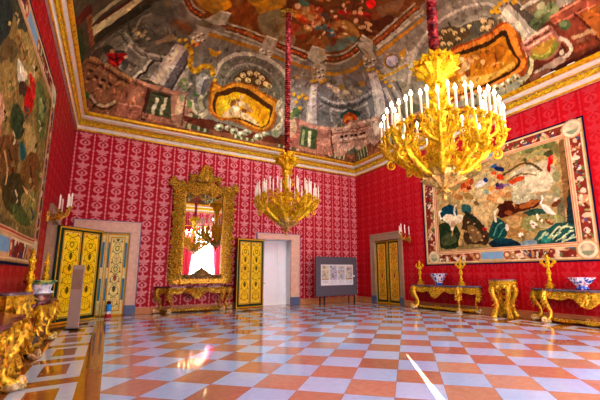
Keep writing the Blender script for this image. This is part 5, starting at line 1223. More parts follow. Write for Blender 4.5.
('C4AE94',1,[2.18,14.29,2.22,14.19,2.28,14.1,2.34,14.07,2.38,14.12,2.43,14.23,2.45,14.34,2.43,14.44,2.39,14.55,2.34,14.64,2.28,14.7,2.22,14.73,2.17,14.71,2.15,14.6,2.16,14.43]),
('8E9474',1,[2.38,14.18,2.37,14.25,2.33,14.3,2.29,14.32,2.25,14.28,2.22,14.22,2.23,14.15,2.26,14.1,2.31,14.09,2.35,14.12]),
('6E4436',1,[2.37,14.12,2.35,15.03,2.4,15.03,2.42,14.11]),
('7A8C5C',1,[2.37,13.66,2.36,13.71,2.32,13.75,2.27,13.76,2.22,13.75,2.2,13.71,2.21,13.66,2.25,13.62,2.3,13.61,2.35,13.62]),
('48683C',1,[2.51,13.73,2.5,13.78,2.46,13.82,2.41,13.83,2.36,13.82,2.34,13.78,2.35,13.74,2.39,13.7,2.44,13.68,2.49,13.7]),
('48683C',1,[2.59,13.59,2.58,13.64,2.55,13.68,2.49,13.69,2.45,13.68,2.42,13.64,2.43,13.6,2.47,13.56,2.53,13.54,2.57,13.56]),
('7A8C5C',1,[2.45,13.87,2.44,13.91,2.4,13.95,2.35,13.97,2.3,13.95,2.28,13.92,2.29,13.87,2.33,13.83,2.38,13.81,2.43,13.83]),
('7A8C5C',1,[2.61,13.85,2.6,13.9,2.56,13.94,2.5,13.95,2.46,13.94,2.43,13.9,2.45,13.85,2.48,13.81,2.54,13.8,2.58,13.81]),
('7A8C5C',1,[2.29,13.8,2.27,13.85,2.24,13.88,2.18,13.9,2.14,13.88,2.12,13.85,2.13,13.8,2.17,13.76,2.22,13.75,2.26,13.76]),
('4E0608',1,[0.15,13.57,0.21,13.63,0.29,13.66,0.38,13.67,0.47,13.64,0.54,13.58,0.6,13.54,0.57,13.52,0.52,13.55,0.44,13.6,0.38,13.63,0.31,13.62,0.24,13.6,0.19,13.53]),
('D83028',1,[0.24,13.72,0.3,13.73,0.4,13.75,0.48,13.75,0.55,13.71,0.61,13.65,0.64,13.61,0.6,13.59,0.57,13.63,0.52,13.68,0.48,13.71,0.41,13.71,0.32,13.7,0.26,13.68]),
('C89878',1,[0.36,13.43,0.35,13.46,0.32,13.49,0.27,13.46,0.24,13.37,0.23,13.28,0.24,13.22,0.27,13.21,0.31,13.26,0.35,13.34]),
('54524C',1,[0.81,13.71,0.79,13.76,0.74,13.8,0.67,13.82,0.6,13.8,0.58,13.76,0.6,13.71,0.65,13.67,0.72,13.65,0.78,13.67]),
('2A0606',1,[0.4,13.5,0.5,13.78,0.54,13.77,0.45,13.48]),
('D0B090',1,[0.79,13.48,0.78,13.51,0.75,13.53,0.72,13.54,0.69,13.53,0.67,13.51,0.68,13.48,0.71,13.46,0.74,13.45,0.77,13.46]),
('6E6C64',1,[0.17,13.67,0.16,13.74,0.09,13.8,-0,13.82,-0.07,13.61,-0.09,13.36,-0.06,13.21,0,13.19,0.08,13.3,0.15,13.52]),
('74726C',1,[2.35,12.82,2.62,12.44,4.99,12.53,7.31,12.56,7.6,12.9,7.61,14.32,7.02,14.87,2.88,14.73,2.41,14.23]),
('BAB6AA',1,[3.26,13.36,3.29,13.23,3.35,13.07,3.43,12.92,3.57,12.8,3.75,12.68,3.94,12.58,4.16,12.52,4.39,12.47,4.64,12.45,4.92,12.45,5.21,12.47,5.49,12.51,5.75,12.57,6,12.66,6.22,12.77,6.42,12.89,6.61,13.03,6.74,13.13,6.89,13.05,6.76,12.95,6.57,12.8,6.33,12.67,6.09,12.56,5.82,12.46,5.53,12.39,5.23,12.34,4.92,12.33,4.63,12.33,4.36,12.36,4.1,12.4,3.86,12.48,3.65,12.59,3.45,12.72,3.29,12.87,3.19,13.04,3.13,13.21,3.09,13.34]),
('6A685E',1,[3.6,13.37,3.65,13.26,3.71,13.11,3.79,12.99,3.9,12.89,4.05,12.81,4.2,12.74,4.36,12.69,4.54,12.66,4.73,12.65,4.94,12.66,5.17,12.68,5.39,12.72,5.61,12.78,5.83,12.87,6.03,12.96,6.19,13.06,6.34,13.18,6.44,13.26,6.68,13.15,6.57,13.06,6.41,12.94,6.21,12.81,5.98,12.71,5.72,12.62,5.47,12.54,5.21,12.5,4.96,12.47,4.72,12.47,4.49,12.49,4.28,12.52,4.08,12.58,3.9,12.67,3.73,12.77,3.58,12.9,3.48,13.06,3.4,13.22,3.36,13.33]),
('98948A',1,[3.7,13.26,3.76,13.17,3.84,13.05,3.93,12.95,4.04,12.88,4.18,12.82,4.33,12.78,4.5,12.74,4.68,12.72,4.88,12.72,5.13,12.74,5.41,12.79,5.6,12.82,5.62,12.76,5.42,12.73,5.15,12.68,4.88,12.66,4.67,12.66,4.48,12.68,4.3,12.72,4.14,12.77,3.99,12.83,3.87,12.91,3.76,13.02,3.68,13.15,3.63,13.24]),
('605E54',1,[3.7,13.36,4.02,13,4.55,12.76,5.3,12.76,6.17,13.08,6.39,13.51,3.73,13.72]),
('C69A1E',1,[2.71,12.61,3.03,12.67,3.28,12.56,3.12,12.8,2.83,12.8]),
('C69A1E',1,[6.67,12.6,7.03,12.66,7.25,12.58,7.16,12.78,6.9,12.79]),
('8E5418',1,[3.13,13.5,3.25,13.49,3.43,13.54,3.59,13.57,3.72,13.52,3.84,13.44,3.98,13.37,4.14,13.33,4.31,13.29,4.49,13.27,4.68,13.27,4.88,13.29,5.08,13.32,5.3,13.36,5.52,13.41,5.74,13.46,5.97,13.49,6.2,13.51,6.37,13.58,6.44,13.71,6.45,13.88,6.44,14.04,6.44,14.19,6.42,14.34,6.34,14.47,6.18,14.58,5.95,14.68,5.71,14.73,5.46,14.73,5.19,14.69,4.94,14.64,4.7,14.61,4.46,14.57,4.25,14.55,4.07,14.56,3.9,14.59,3.75,14.59,3.57,14.57,3.4,14.52,3.27,14.45,3.19,14.35,3.14,14.22,3.11,14.08,3.09,13.87,3.09,13.65]),
('C08426',1,[3.24,13.57,3.35,13.56,3.5,13.6,3.65,13.61,3.78,13.56,3.9,13.49,4.04,13.42,4.2,13.37,4.38,13.34,4.56,13.32,4.74,13.33,4.92,13.35,5.11,13.38,5.31,13.42,5.52,13.47,5.72,13.53,5.92,13.56,6.11,13.6,6.24,13.67,6.3,13.78,6.3,13.93,6.29,14.07,6.27,14.19,6.24,14.32,6.17,14.42,6.05,14.52,5.88,14.59,5.69,14.63,5.47,14.62,5.22,14.58,4.97,14.54,4.71,14.5,4.46,14.47,4.23,14.45,4.04,14.47,3.88,14.49,3.73,14.5,3.58,14.48,3.45,14.44,3.35,14.37,3.29,14.29,3.25,14.18,3.23,14.05,3.21,13.88,3.21,13.7]),
('46280E',1,[3.4,13.81,3.47,13.77,3.57,13.74,3.68,13.7,3.78,13.64,3.89,13.57,4.03,13.52,4.2,13.48,4.4,13.45,4.6,13.44,4.79,13.45,4.98,13.49,5.17,13.53,5.36,13.58,5.56,13.64,5.73,13.69,5.89,13.72,6.03,13.74,6.13,13.79,6.17,13.87,6.16,13.98,6.13,14.09,6.12,14.19,6.11,14.29,6.05,14.37,5.96,14.45,5.84,14.53,5.68,14.56,5.46,14.55,5.21,14.51,4.96,14.47,4.72,14.46,4.49,14.45,4.28,14.45,4.09,14.46,3.92,14.49,3.77,14.49,3.64,14.47,3.52,14.42,3.43,14.36,3.37,14.27,3.34,14.17,3.33,14.07,3.33,13.98,3.35,13.89]),
('E0A012',1,[3.45,14.05,3.48,13.98,3.52,13.92,3.59,13.87,3.69,13.84,3.81,13.81,3.92,13.78,4,13.73,4.07,13.68,4.16,13.65,4.31,13.62,4.49,13.61,4.67,13.62,4.84,13.64,5.01,13.68,5.19,13.72,5.38,13.76,5.57,13.81,5.74,13.85,5.87,13.88,5.96,13.89,6.03,13.94,6.07,14.03,6.06,14.16,6.03,14.28,5.96,14.38,5.85,14.47,5.72,14.52,5.57,14.52,5.38,14.48,5.2,14.44,5,14.41,4.79,14.4,4.6,14.4,4.42,14.42,4.25,14.45,4.09,14.48,3.96,14.49,3.83,14.51,3.73,14.5,3.64,14.47,3.57,14.41,3.52,14.35,3.48,14.25,3.46,14.14]),
('EEB62C',1,[3.55,14.06,3.61,13.99,3.73,13.93,3.86,13.88,4.02,13.83,4.18,13.78,4.29,13.78,4.31,13.85,4.27,13.97,4.19,14.08,4.07,14.19,3.92,14.29,3.79,14.33,3.67,14.28,3.58,14.16]),
('D08C10',1,[5.28,13.83,5.47,13.84,5.75,13.9,5.94,13.99,5.98,14.1,5.92,14.22,5.83,14.31,5.69,14.32,5.52,14.28,5.39,14.21,5.3,14.08,5.25,13.93]),
('CDB08C',1,[3.82,14.49,3.81,14.43,3.89,14.33,4,14.24,4.09,14.17,4.21,14.11,4.33,14.09,4.46,14.1,4.6,14.14,4.74,14.18,4.89,14.2,5.05,14.23,5.21,14.27,5.4,14.35,5.59,14.44,5.67,14.5,5.57,14.5,5.36,14.47,5.15,14.44,4.96,14.41,4.76,14.38,4.54,14.37,4.28,14.41,4,14.47]),
('8A5A38',1,[4.32,14,4.26,14.07,4.19,14.1,4.12,14.09,4.09,14.03,4.11,13.96,4.16,13.89,4.23,13.86,4.3,13.87,4.33,13.92]),
('D8B48A',1,[4.65,13.75,4.62,13.79,4.56,13.8,4.5,13.79,4.47,13.76,4.47,13.72,4.51,13.68,4.56,13.66,4.62,13.67,4.65,13.7]),
('DCC0A0',1,[4.71,13.96,4.64,14.01,4.54,14.02,4.43,14,4.36,13.95,4.35,13.9,4.41,13.85,4.51,13.83,4.62,13.85,4.7,13.9]),
('C89A70',1,[5.01,14,4.95,14.05,4.84,14.07,4.73,14.05,4.66,14,4.65,13.94,4.71,13.89,4.81,13.87,4.92,13.89,5,13.94]),
('B88458',1,[5.24,14.1,5.17,14.15,5.07,14.16,4.95,14.14,4.88,14.09,4.87,14.03,4.93,13.98,5.04,13.97,5.15,13.99,5.23,14.04]),
('E8D8C0',1,[4.56,14.14,4.51,14.18,4.41,14.19,4.3,14.17,4.22,14.13,4.21,14.08,4.27,14.04,4.37,14.03,4.48,14.05,4.55,14.09]),
('7A4828',1,[4.91,14.17,4.87,14.2,4.79,14.21,4.71,14.19,4.65,14.16,4.64,14.12,4.69,14.08,4.77,14.07,4.85,14.09,4.91,14.12]),
('9A6A40',1,[4.52,13.87,4.49,13.89,4.43,13.9,4.36,13.89,4.31,13.86,4.3,13.83,4.33,13.81,4.39,13.81,4.46,13.82,4.51,13.84]),
('4A3418',1,[4.04,13.3,4.02,13.22,4.09,13.11,4.21,13.02,4.36,12.94,4.57,12.88,4.77,12.84,4.98,12.84,5.19,12.86,5.38,12.9,5.57,12.98,5.73,13.07,5.8,13.15,5.73,13.21,5.56,13.26,5.37,13.3,5.16,13.31,4.92,13.3,4.69,13.3,4.44,13.31,4.19,13.32]),
('C4B084',1,[4.35,13.28,4.31,13.32,4.24,13.34,4.15,13.33,4.09,13.3,4.07,13.25,4.11,13.21,4.18,13.19,4.27,13.19,4.33,13.23]),
('6E5A34',1,[4.32,13.28,4.3,13.31,4.24,13.33,4.2,13.3,4.22,13.27,4.28,13.26]),
('C4B084',1,[4.51,13.09,4.47,13.13,4.4,13.16,4.31,13.15,4.25,13.12,4.23,13.07,4.26,13.03,4.34,13,4.42,13.01,4.49,13.04]),
('6E5A34',1,[4.48,13.09,4.46,13.13,4.4,13.14,4.36,13.12,4.38,13.08,4.43,13.07]),
('C4B084',1,[4.78,12.97,4.75,13.01,4.67,13.04,4.58,13.03,4.52,13,4.5,12.95,4.53,12.91,4.61,12.88,4.7,12.89,4.76,12.92]),
('6E5A34',1,[4.75,12.98,4.73,13.01,4.67,13.02,4.63,13,4.65,12.97,4.71,12.95]),
('C4B084',1,[5.1,12.94,5.07,12.98,4.99,13.01,4.9,13,4.83,12.96,4.81,12.92,4.84,12.87,4.92,12.85,5.01,12.86,5.08,12.89]),
('6E5A34',1,[5.07,12.94,5.05,12.98,4.99,12.99,4.95,12.97,4.96,12.93,5.02,12.92]),
('C4B084',1,[5.38,13.01,5.34,13.06,5.27,13.08,5.17,13.07,5.11,13.04,5.08,12.99,5.12,12.94,5.2,12.92,5.29,12.93,5.36,12.96]),
('6E5A34',1,[5.35,13.02,5.33,13.05,5.27,13.06,5.22,13.04,5.24,13.01,5.3,12.99]),
('C4B084',1,[5.65,13.15,5.61,13.2,5.53,13.22,5.44,13.21,5.37,13.18,5.34,13.13,5.38,13.09,5.46,13.06,5.55,13.07,5.63,13.1]),
('6E5A34',1,[5.61,13.16,5.59,13.19,5.53,13.21,5.49,13.18,5.5,13.15,5.57,13.14]),
('C4B084',1,[5.26,13.16,5.22,13.21,5.14,13.23,5.05,13.22,4.98,13.19,4.96,13.14,5,13.1,5.08,13.07,5.17,13.08,5.24,13.12]),
('6E5A34',1,[5.22,13.17,5.2,13.2,5.14,13.22,5.1,13.19,5.12,13.16,5.18,13.15]),
('C4B084',1,[4.79,13.19,4.75,13.24,4.67,13.26,4.58,13.25,4.52,13.22,4.5,13.17,4.54,13.13,4.61,13.1,4.7,13.11,4.77,13.14]),
('6E5A34',1,[4.75,13.2,4.73,13.23,4.67,13.24,4.63,13.22,4.65,13.19,4.71,13.17]),
('C4B084',1,[5.82,13.19,5.78,13.23,5.7,13.26,5.6,13.25,5.53,13.21,5.51,13.16,5.54,13.12,5.63,13.1,5.72,13.1,5.79,13.14]),
('6E5A34',1,[5.78,13.19,5.76,13.23,5.7,13.24,5.65,13.22,5.67,13.18,5.74,13.17]),
('562818',1,[2.4,14.71,3.39,14.65,5,14.73,6.34,14.75,7.08,14.57,7.15,15,2.91,14.95,2.42,14.86]),
('9A9A84',1,[3.96,14.79,3.93,14.87,3.82,14.93,3.68,14.95,3.56,14.92,3.51,14.86,3.54,14.78,3.65,14.72,3.79,14.7,3.91,14.72]),
('E0DCC8',1,[3.79,14.77,3.75,14.82,3.67,14.84,3.6,14.82,3.59,14.78,3.66,14.75,3.74,14.74]),
('4A4A3A',1,[3.91,14.85,3.88,14.9,3.79,14.92,3.72,14.9,3.71,14.85,3.78,14.81,3.87,14.81]),
('9A9A84',1,[4.31,14.77,4.28,14.82,4.21,14.87,4.11,14.88,4.02,14.86,3.99,14.82,4.01,14.76,4.08,14.72,4.18,14.7,4.27,14.72]),
('E0DCC8',1,[4.17,14.75,4.14,14.78,4.08,14.8,4.03,14.79,4.03,14.75,4.07,14.73,4.14,14.73]),
('4A4A3A',1,[4.29,14.82,4.27,14.86,4.21,14.87,4.16,14.86,4.16,14.83,4.2,14.8,4.26,14.8]),
('9A9A84',1,[4.65,14.82,4.62,14.89,4.52,14.95,4.38,14.96,4.28,14.94,4.23,14.88,4.26,14.81,4.36,14.75,4.49,14.73,4.6,14.76]),
('E0DCC8',1,[4.48,14.8,4.45,14.84,4.37,14.86,4.3,14.85,4.3,14.81,4.36,14.78,4.44,14.77]),
('4A4A3A',1,[4.61,14.88,4.58,14.92,4.5,14.95,4.43,14.93,4.43,14.88,4.49,14.84,4.57,14.84]),
('9A9A84',1,[4.97,14.87,4.94,14.94,4.85,14.99,4.73,15,4.63,14.98,4.59,14.93,4.62,14.86,4.71,14.81,4.83,14.8,4.93,14.82]),
('E0DCC8',1,[4.81,14.86,4.79,14.89,4.71,14.91,4.65,14.89,4.65,14.86,4.7,14.83,4.78,14.83]),
('4A4A3A',1,[4.95,14.93,4.92,14.97,4.85,14.99,4.78,14.97,4.78,14.94,4.83,14.9,4.91,14.9]),
('9A9A84',1,[5.28,14.76,5.25,14.83,5.14,14.89,5.01,14.91,4.89,14.88,4.84,14.82,4.88,14.75,4.98,14.7,5.11,14.68,5.23,14.7]),
('E0DCC8',1,[5.11,14.75,5.07,14.79,4.99,14.81,4.92,14.79,4.92,14.75,4.98,14.72,5.06,14.72]),
('4A4A3A',1,[5.24,14.82,5.21,14.87,5.13,14.89,5.06,14.87,5.05,14.82,5.11,14.79,5.2,14.79]),
('9A9A84',1,[5.88,14.85,5.84,14.93,5.72,14.99,5.57,15.02,5.44,14.99,5.38,14.92,5.42,14.84,5.54,14.77,5.69,14.75,5.82,14.78]),
('E0DCC8',1,[5.69,14.83,5.65,14.88,5.55,14.9,5.47,14.89,5.47,14.84,5.54,14.8,5.64,14.8]),
('4A4A3A',1,[5.83,14.91,5.79,14.96,5.69,14.99,5.61,14.97,5.61,14.91,5.68,14.87,5.78,14.87]),
('9A9A84',1,[6.15,14.7,6.12,14.76,6.04,14.81,5.93,14.82,5.83,14.8,5.79,14.75,5.82,14.7,5.9,14.65,6.01,14.64,6.11,14.66]),
('E0DCC8',1,[5.99,14.69,5.97,14.72,5.9,14.73,5.84,14.72,5.84,14.69,5.89,14.66,5.96,14.66]),
('4A4A3A',1,[6.14,14.76,6.11,14.8,6.04,14.82,5.99,14.8,5.98,14.77,6.03,14.74,6.1,14.73]),
('A8A48C',1,[2.91,13.83,2.84,13.89,2.75,13.99,2.71,14.1,2.72,14.21,2.77,14.31,2.84,14.4,2.95,14.45,3.05,14.46,3.05,14.44,3.02,14.47,2.93,14.54,2.85,14.59,2.96,14.67,3.04,14.62,3.15,14.54,3.22,14.43,3.13,14.35,3.03,14.33,2.97,14.31,2.92,14.25,2.87,14.17,2.85,14.11,2.89,14.04,2.97,13.95,3.04,13.89]),
('55523E',1,[3.07,13.88,3.02,13.94,2.95,14.04,2.91,14.13,2.94,14.23,3,14.31,3.04,14.37,3.12,14.34,3.07,14.28,3.01,14.2,2.99,14.13,3.02,14.06,3.09,13.97,3.15,13.91]),
('BEBAA2',1,[2.52,14.2,2.54,14.28,2.57,14.4,2.61,14.5,2.67,14.56,2.74,14.61,2.85,14.62,2.97,14.6,3.07,14.55,3.14,14.51,3.06,14.44,3,14.47,2.93,14.51,2.86,14.53,2.79,14.52,2.72,14.49,2.68,14.44,2.65,14.36,2.62,14.25,2.6,14.17]),
('4E6A40',1,[2.75,13.96,2.73,14.02,2.69,14.06,2.62,14.08,2.57,14.06,2.54,14.02,2.55,13.96,2.6,13.92,2.66,13.9,2.72,13.92]),
('5E7A4A',1,[2.6,14.3,2.59,14.37,2.56,14.42,2.51,14.43,2.47,14.4,2.45,14.34,2.45,14.27,2.49,14.21,2.53,14.2,2.58,14.23]),
('B0A690',1,[6.31,13.43,6.28,13.54,6.25,13.71,6.27,13.87,6.42,13.98,6.59,14.04,6.67,14.08,6.66,14.17,6.59,14.29,6.51,14.4,6.43,14.46,6.33,14.52,6.26,14.56,6.38,14.66,6.46,14.63,6.58,14.56,6.7,14.46,6.79,14.34,6.87,14.19,6.87,14.03,6.72,13.93,6.55,13.87,6.47,13.83,6.46,13.71,6.49,13.56,6.51,13.45]),
('C8C2B0',1,[6.73,13.86,6.73,13.94,6.68,14,6.6,14.01,6.52,13.97,6.46,13.9,6.46,13.82,6.51,13.77,6.59,13.75,6.67,13.79]),
('77806A',1,[6.76,14.62,6.73,14.7,6.63,14.77,6.5,14.79,6.39,14.75,6.33,14.68,6.36,14.59,6.45,14.53,6.58,14.51,6.7,14.54]),
('B48A18',1,[2.14,12.77,2.2,12.82,2.27,12.89,2.31,12.96,2.32,13.04,2.31,13.17,2.32,13.29,2.39,13.38,2.47,13.42,2.52,13.44,2.58,13.31,2.53,13.29,2.47,13.26,2.43,13.23,2.43,13.16,2.44,13.03,2.42,12.9,2.36,12.79,2.28,12.71,2.22,12.66]),
('B48A18',1,[2.6,13.41,2.64,13.35,2.7,13.26,2.75,13.21,2.8,13.2,2.87,13.2,2.92,13.21,2.98,13.25,3.04,13.33,3.08,13.38,3.27,13.31,3.22,13.25,3.15,13.16,3.05,13.09,2.92,13.06,2.78,13.06,2.69,13.09,2.61,13.17,2.54,13.27,2.5,13.34]),
('DDB228',1,[2.26,12.74,2.25,12.78,2.21,12.81,2.17,12.79,2.17,12.75,2.19,12.71,2.24,12.71]),
('7A540C',1,[2.29,12.78,2.28,12.81,2.25,12.82,2.23,12.8,2.24,12.77,2.27,12.76]),
('DDB228',1,[2.39,12.89,2.38,12.94,2.34,12.96,2.3,12.94,2.29,12.9,2.32,12.86,2.36,12.86]),
('7A540C',1,[2.42,12.93,2.41,12.96,2.38,12.97,2.36,12.95,2.37,12.92,2.4,12.91]),
('DDB228',1,[2.4,13.08,2.39,13.13,2.35,13.15,2.31,13.14,2.3,13.09,2.33,13.06,2.37,13.05]),
('7A540C',1,[2.43,13.12,2.42,13.16,2.39,13.16,2.37,13.14,2.38,13.11,2.41,13.1]),
('DDB228',1,[2.4,13.25,2.39,13.3,2.35,13.32,2.31,13.3,2.3,13.26,2.33,13.22,2.38,13.22]),
('7A540C',1,[2.43,13.29,2.42,13.32,2.39,13.33,2.37,13.31,2.38,13.28,2.41,13.27]),
('DDB228',1,[2.58,13.37,2.56,13.41,2.52,13.44,2.48,13.42,2.47,13.38,2.5,13.34,2.55,13.33]),
('7A540C',1,[2.61,13.41,2.6,13.44,2.57,13.45,2.55,13.43,2.56,13.4,2.59,13.39]),
('DDB228',1,[2.7,13.18,2.69,13.23,2.65,13.26,2.61,13.24,2.6,13.19,2.63,13.16,2.67,13.15]),
('7A540C',1,[2.73,13.23,2.72,13.26,2.69,13.27,2.67,13.25,2.68,13.22,2.71,13.2]),
('DDB228',1,[2.94,13.13,2.92,13.18,2.86,13.2,2.79,13.18,2.78,13.14,2.83,13.1,2.9,13.09]),
('7A540C',1,[3,13.17,2.98,13.2,2.93,13.21,2.89,13.19,2.91,13.16,2.96,13.15]),
('DDB228',1,[3.15,13.26,3.13,13.31,3.07,13.33,3,13.32,2.99,13.27,3.03,13.23,3.11,13.23]),
('7A540C',1,[3.21,13.3,3.19,13.34,3.14,13.35,3.1,13.32,3.12,13.29,3.17,13.28]),
('DDB228',1,[3.33,13.43,3.32,13.48,3.25,13.51,3.18,13.49,3.17,13.44,3.21,13.4,3.29,13.4]),
('7A540C',1,[3.39,13.48,3.37,13.51,3.32,13.52,3.29,13.5,3.3,13.46,3.36,13.45]),
('DDB228',1,[2.07,12.64,2.06,12.69,2.02,12.71,1.98,12.7,1.98,12.65,2.01,12.62,2.05,12.61]),
('7A540C',1,[2.1,12.68,2.09,12.71,2.06,12.72,2.04,12.7,2.06,12.67,2.08,12.66]),
('DDB228',1,[2.21,12.59,2.2,12.64,2.16,12.66,2.12,12.65,2.12,12.6,2.14,12.57,2.19,12.56]),
('7A540C',1,[2.24,12.63,2.23,12.66,2.2,12.67,2.18,12.65,2.19,12.62,2.22,12.61]),
('DDB228',1,[2.38,12.59,2.37,12.63,2.33,12.66,2.29,12.64,2.29,12.6,2.31,12.56,2.36,12.55]),
('7A540C',1,[2.41,12.62,2.4,12.65,2.37,12.67,2.35,12.65,2.36,12.62,2.39,12.6]),
('A4A2A4',1,[2.57,13.49,2.78,13.31,3.07,13.43,2.92,13.99,2.64,13.99]),
('5E5E66',1,[2.8,13.53,3.07,13.43,2.92,13.99,2.75,13.99]),
('7E7C7C',1,[6.59,12.72,7.46,12.58,7.9,12.51,8.78,11.4,8.67,10.57,8.66,8.09,8.7,7.19,9.32,8.38,9.7,9.9,10.19,11.01,10.23,11.97,10.1,12.7,8.88,13.98,7.5,14.14,6.83,13.77]),
('73787E',1,[7.8,12.76,8.1,12.52,9,11.45,9.68,11.68,10.13,12.12,9.87,13.56,8.58,13.93,8.17,13.76]),
('4C5056',1,[8.06,13.2,8.23,13.23,8.48,13.26,8.75,13.26,8.99,13.22,9.24,13.16,9.39,12.91,9.44,12.48,9.48,12.06,9.49,11.8,9.42,11.79,9.4,12.05,9.37,12.46,9.32,12.86,9.17,13.09,8.95,13.15,8.73,13.18,8.48,13.18,8.23,13.15,8.07,13.13]),
('A8ACB2',1,[8,13.07,8.17,13.1,8.42,13.12,8.68,13.12,8.91,13.09,9.15,13.02,9.28,12.76,9.33,12.37,9.35,11.98,9.37,11.73,9.3,11.72,9.28,11.97,9.25,12.34,9.2,12.72,9.09,12.95,8.87,13.01,8.65,13.05,8.41,13.05,8.17,13.02,8.01,13]),
('5A5E64',1,[8.26,13.56,8.89,13.56,8.89,13.49,8.25,13.49]),
('9CA0A6',1,[8.47,13.33,8.76,13.79,8.84,13.76,8.55,13.3]),
('9CA0A6',1,[9.56,12.27,10.01,12.43,10.03,12.33,9.58,12.17]),
('B0B4B8',1,[8.53,13.38,8.77,13.36,9.13,13.33,9.49,13.22,9.56,12.77,9.59,12.37,9.61,12.12,9.54,12.11,9.53,12.36,9.49,12.74,9.43,13.15,9.1,13.26,8.75,13.29,8.52,13.31]),
('A8A498',1,[8.29,12.6,8.27,12.66,8.19,12.69,8.09,12.68,8.02,12.64,7.98,12.58,8.01,12.52,8.08,12.49,8.17,12.49,8.25,12.54]),
('B8B4A4',1,[8.59,12.67,8.56,12.72,8.48,12.76,8.38,12.75,8.29,12.7,8.26,12.64,8.28,12.58,8.36,12.55,8.46,12.56,8.55,12.6]),
('8A8446',1,[8.74,12.49,8.73,12.56,8.65,12.59,8.54,12.59,8.45,12.54,8.41,12.48,8.43,12.42,8.51,12.39,8.61,12.39,8.69,12.42]),
('B4B0A0',1,[8.99,12.56,8.99,12.67,8.94,12.75,8.82,12.74,8.73,12.7,8.69,12.63,8.71,12.58,8.78,12.53,8.86,12.48,8.93,12.49]),
('9C9A8C',1,[9,12.2,9.01,12.3,8.97,12.39,8.89,12.44,8.82,12.42,8.77,12.35,8.76,12.26,8.8,12.18,8.87,12.13,8.95,12.14]),
('A49E8C',1,[9.2,12.09,9.21,12.18,9.17,12.27,9.1,12.32,9.02,12.31,8.97,12.25,8.96,12.16,9,12.07,9.07,12.03,9.15,12.03]),
('9A7A38',1,[9.06,11.73,9.07,11.81,9.03,11.89,8.96,11.93,8.89,11.92,8.84,11.87,8.83,11.78,8.87,11.71,8.94,11.67,9.01,11.68]),
('A8A698',1,[8.92,12.81,8.89,12.87,8.8,12.9,8.68,12.9,8.59,12.85,8.56,12.79,8.58,12.73,8.66,12.7,8.77,12.7,8.87,12.75]),
('8E8C80',1,[9.18,12.55,9.19,12.65,9.15,12.75,9.07,12.82,8.98,12.79,8.94,12.73,8.93,12.62,8.97,12.53,9.05,12.47,9.12,12.48]),
('5E5A50',1,[8.32,12.44,8.29,12.49,8.22,12.53,8.12,12.52,8.04,12.48,8.01,12.41,8.03,12.36,8.1,12.32,8.19,12.33,8.28,12.37]),
('6E6A5E',1,[8.95,11.92,8.95,12,8.91,12.08,8.84,12.13,8.77,12.11,8.72,12.05,8.71,11.96,8.75,11.89,8.82,11.85,8.9,11.86]),
('2E4A46',1,[9.74,12.71,9.81,12.89,9.79,13.27,9.55,13.57,9.22,13.59,9.05,13.52,9.07,13.39,9.27,13.25,9.48,13,9.62,12.75]),
('B44A14',1,[9.82,13.04,9.92,13.23,9.93,13.56,9.7,13.72,9.43,13.7,9.27,13.6,9.26,13.46,9.39,13.34,9.56,13.17,9.69,13.02]),
('D88030',1,[9.79,13.29,9.86,13.43,9.85,13.65,9.66,13.69,9.48,13.68,9.37,13.61,9.36,13.52,9.45,13.43,9.61,13.39,9.7,13.28]),
('8A2E10',1,[9.84,13.44,9.88,13.55,9.84,13.68,9.68,13.72,9.54,13.71,9.46,13.67,9.46,13.6,9.54,13.55,9.69,13.51,9.78,13.44]),
('BAB4B8',1,[7.49,12.72,7.71,12.65,8.24,13.97,7.77,14]),
('D2CCCC',1,[7.53,12.74,7.61,12.71,7.99,13.95,7.83,13.95]),
('706C74',1,[7.71,12.72,7.8,12.69,8.32,13.95,8.2,13.98]),
('9E9CA0',1,[6.85,13.36,7.2,13.3,7.38,13.95,7.01,13.95]),
('686870',1,[7.28,13.28,7.46,13.26,7.61,13.97,7.46,13.97]),
('C8A024',1,[7.09,13.18,7.08,13.23,6.99,13.26,6.9,13.24,6.87,13.19,6.93,13.15,7.03,13.14]),
('74560E',1,[7.16,13.23,7.14,13.26,7.08,13.27,7.04,13.25,7.05,13.22,7.11,13.21]),
('C8A024',1,[7.34,13.22,7.33,13.28,7.28,13.3,7.2,13.29,7.17,13.24,7.23,13.19,7.3,13.19]),
('74560E',1,[7.38,13.28,7.38,13.31,7.34,13.32,7.31,13.3,7.32,13.27,7.35,13.25]),
('C8A024',1,[7.45,13.12,7.44,13.18,7.38,13.2,7.32,13.19,7.31,13.14,7.34,13.09,7.41,13.09]),
('74560E',1,[7.49,13.18,7.48,13.21,7.44,13.22,7.41,13.2,7.42,13.16,7.46,13.15]),
('C8A024',1,[7.59,13.19,7.58,13.24,7.52,13.27,7.46,13.26,7.44,13.21,7.48,13.16,7.54,13.15]),
('74560E',1,[7.63,13.24,7.62,13.28,7.58,13.29,7.55,13.27,7.56,13.23,7.6,13.22]),
('C8A024',1,[7.54,12.59,7.54,12.64,7.48,12.67,7.42,12.66,7.4,12.61,7.43,12.56,7.49,12.56]),
('74560E',1,[7.59,12.64,7.58,12.68,7.54,12.69,7.51,12.67,7.52,12.63,7.55,12.62]),
('C8A024',1,[7.65,12.52,7.65,12.57,7.59,12.6,7.53,12.59,7.51,12.54,7.54,12.49,7.6,12.48]),
('74560E',1,[7.7,12.57,7.69,12.6,7.65,12.62,7.62,12.59,7.63,12.56,7.66,12.55]),
('C8A024',1,[7.84,12.53,7.84,12.58,7.78,12.61,7.72,12.6,7.69,12.55,7.73,12.5,7.79,12.49]),
('74560E',1,[7.89,12.58,7.88,12.62,7.85,12.63,7.81,12.61,7.82,12.57,7.86,12.56]),
('C8A024',1,[7.93,12.42,7.93,12.48,7.88,12.51,7.81,12.49,7.79,12.44,7.82,12.4,7.88,12.39]),
('74560E',1,[7.98,12.47,7.98,12.51,7.94,12.52,7.91,12.5,7.91,12.47,7.95,12.45]),
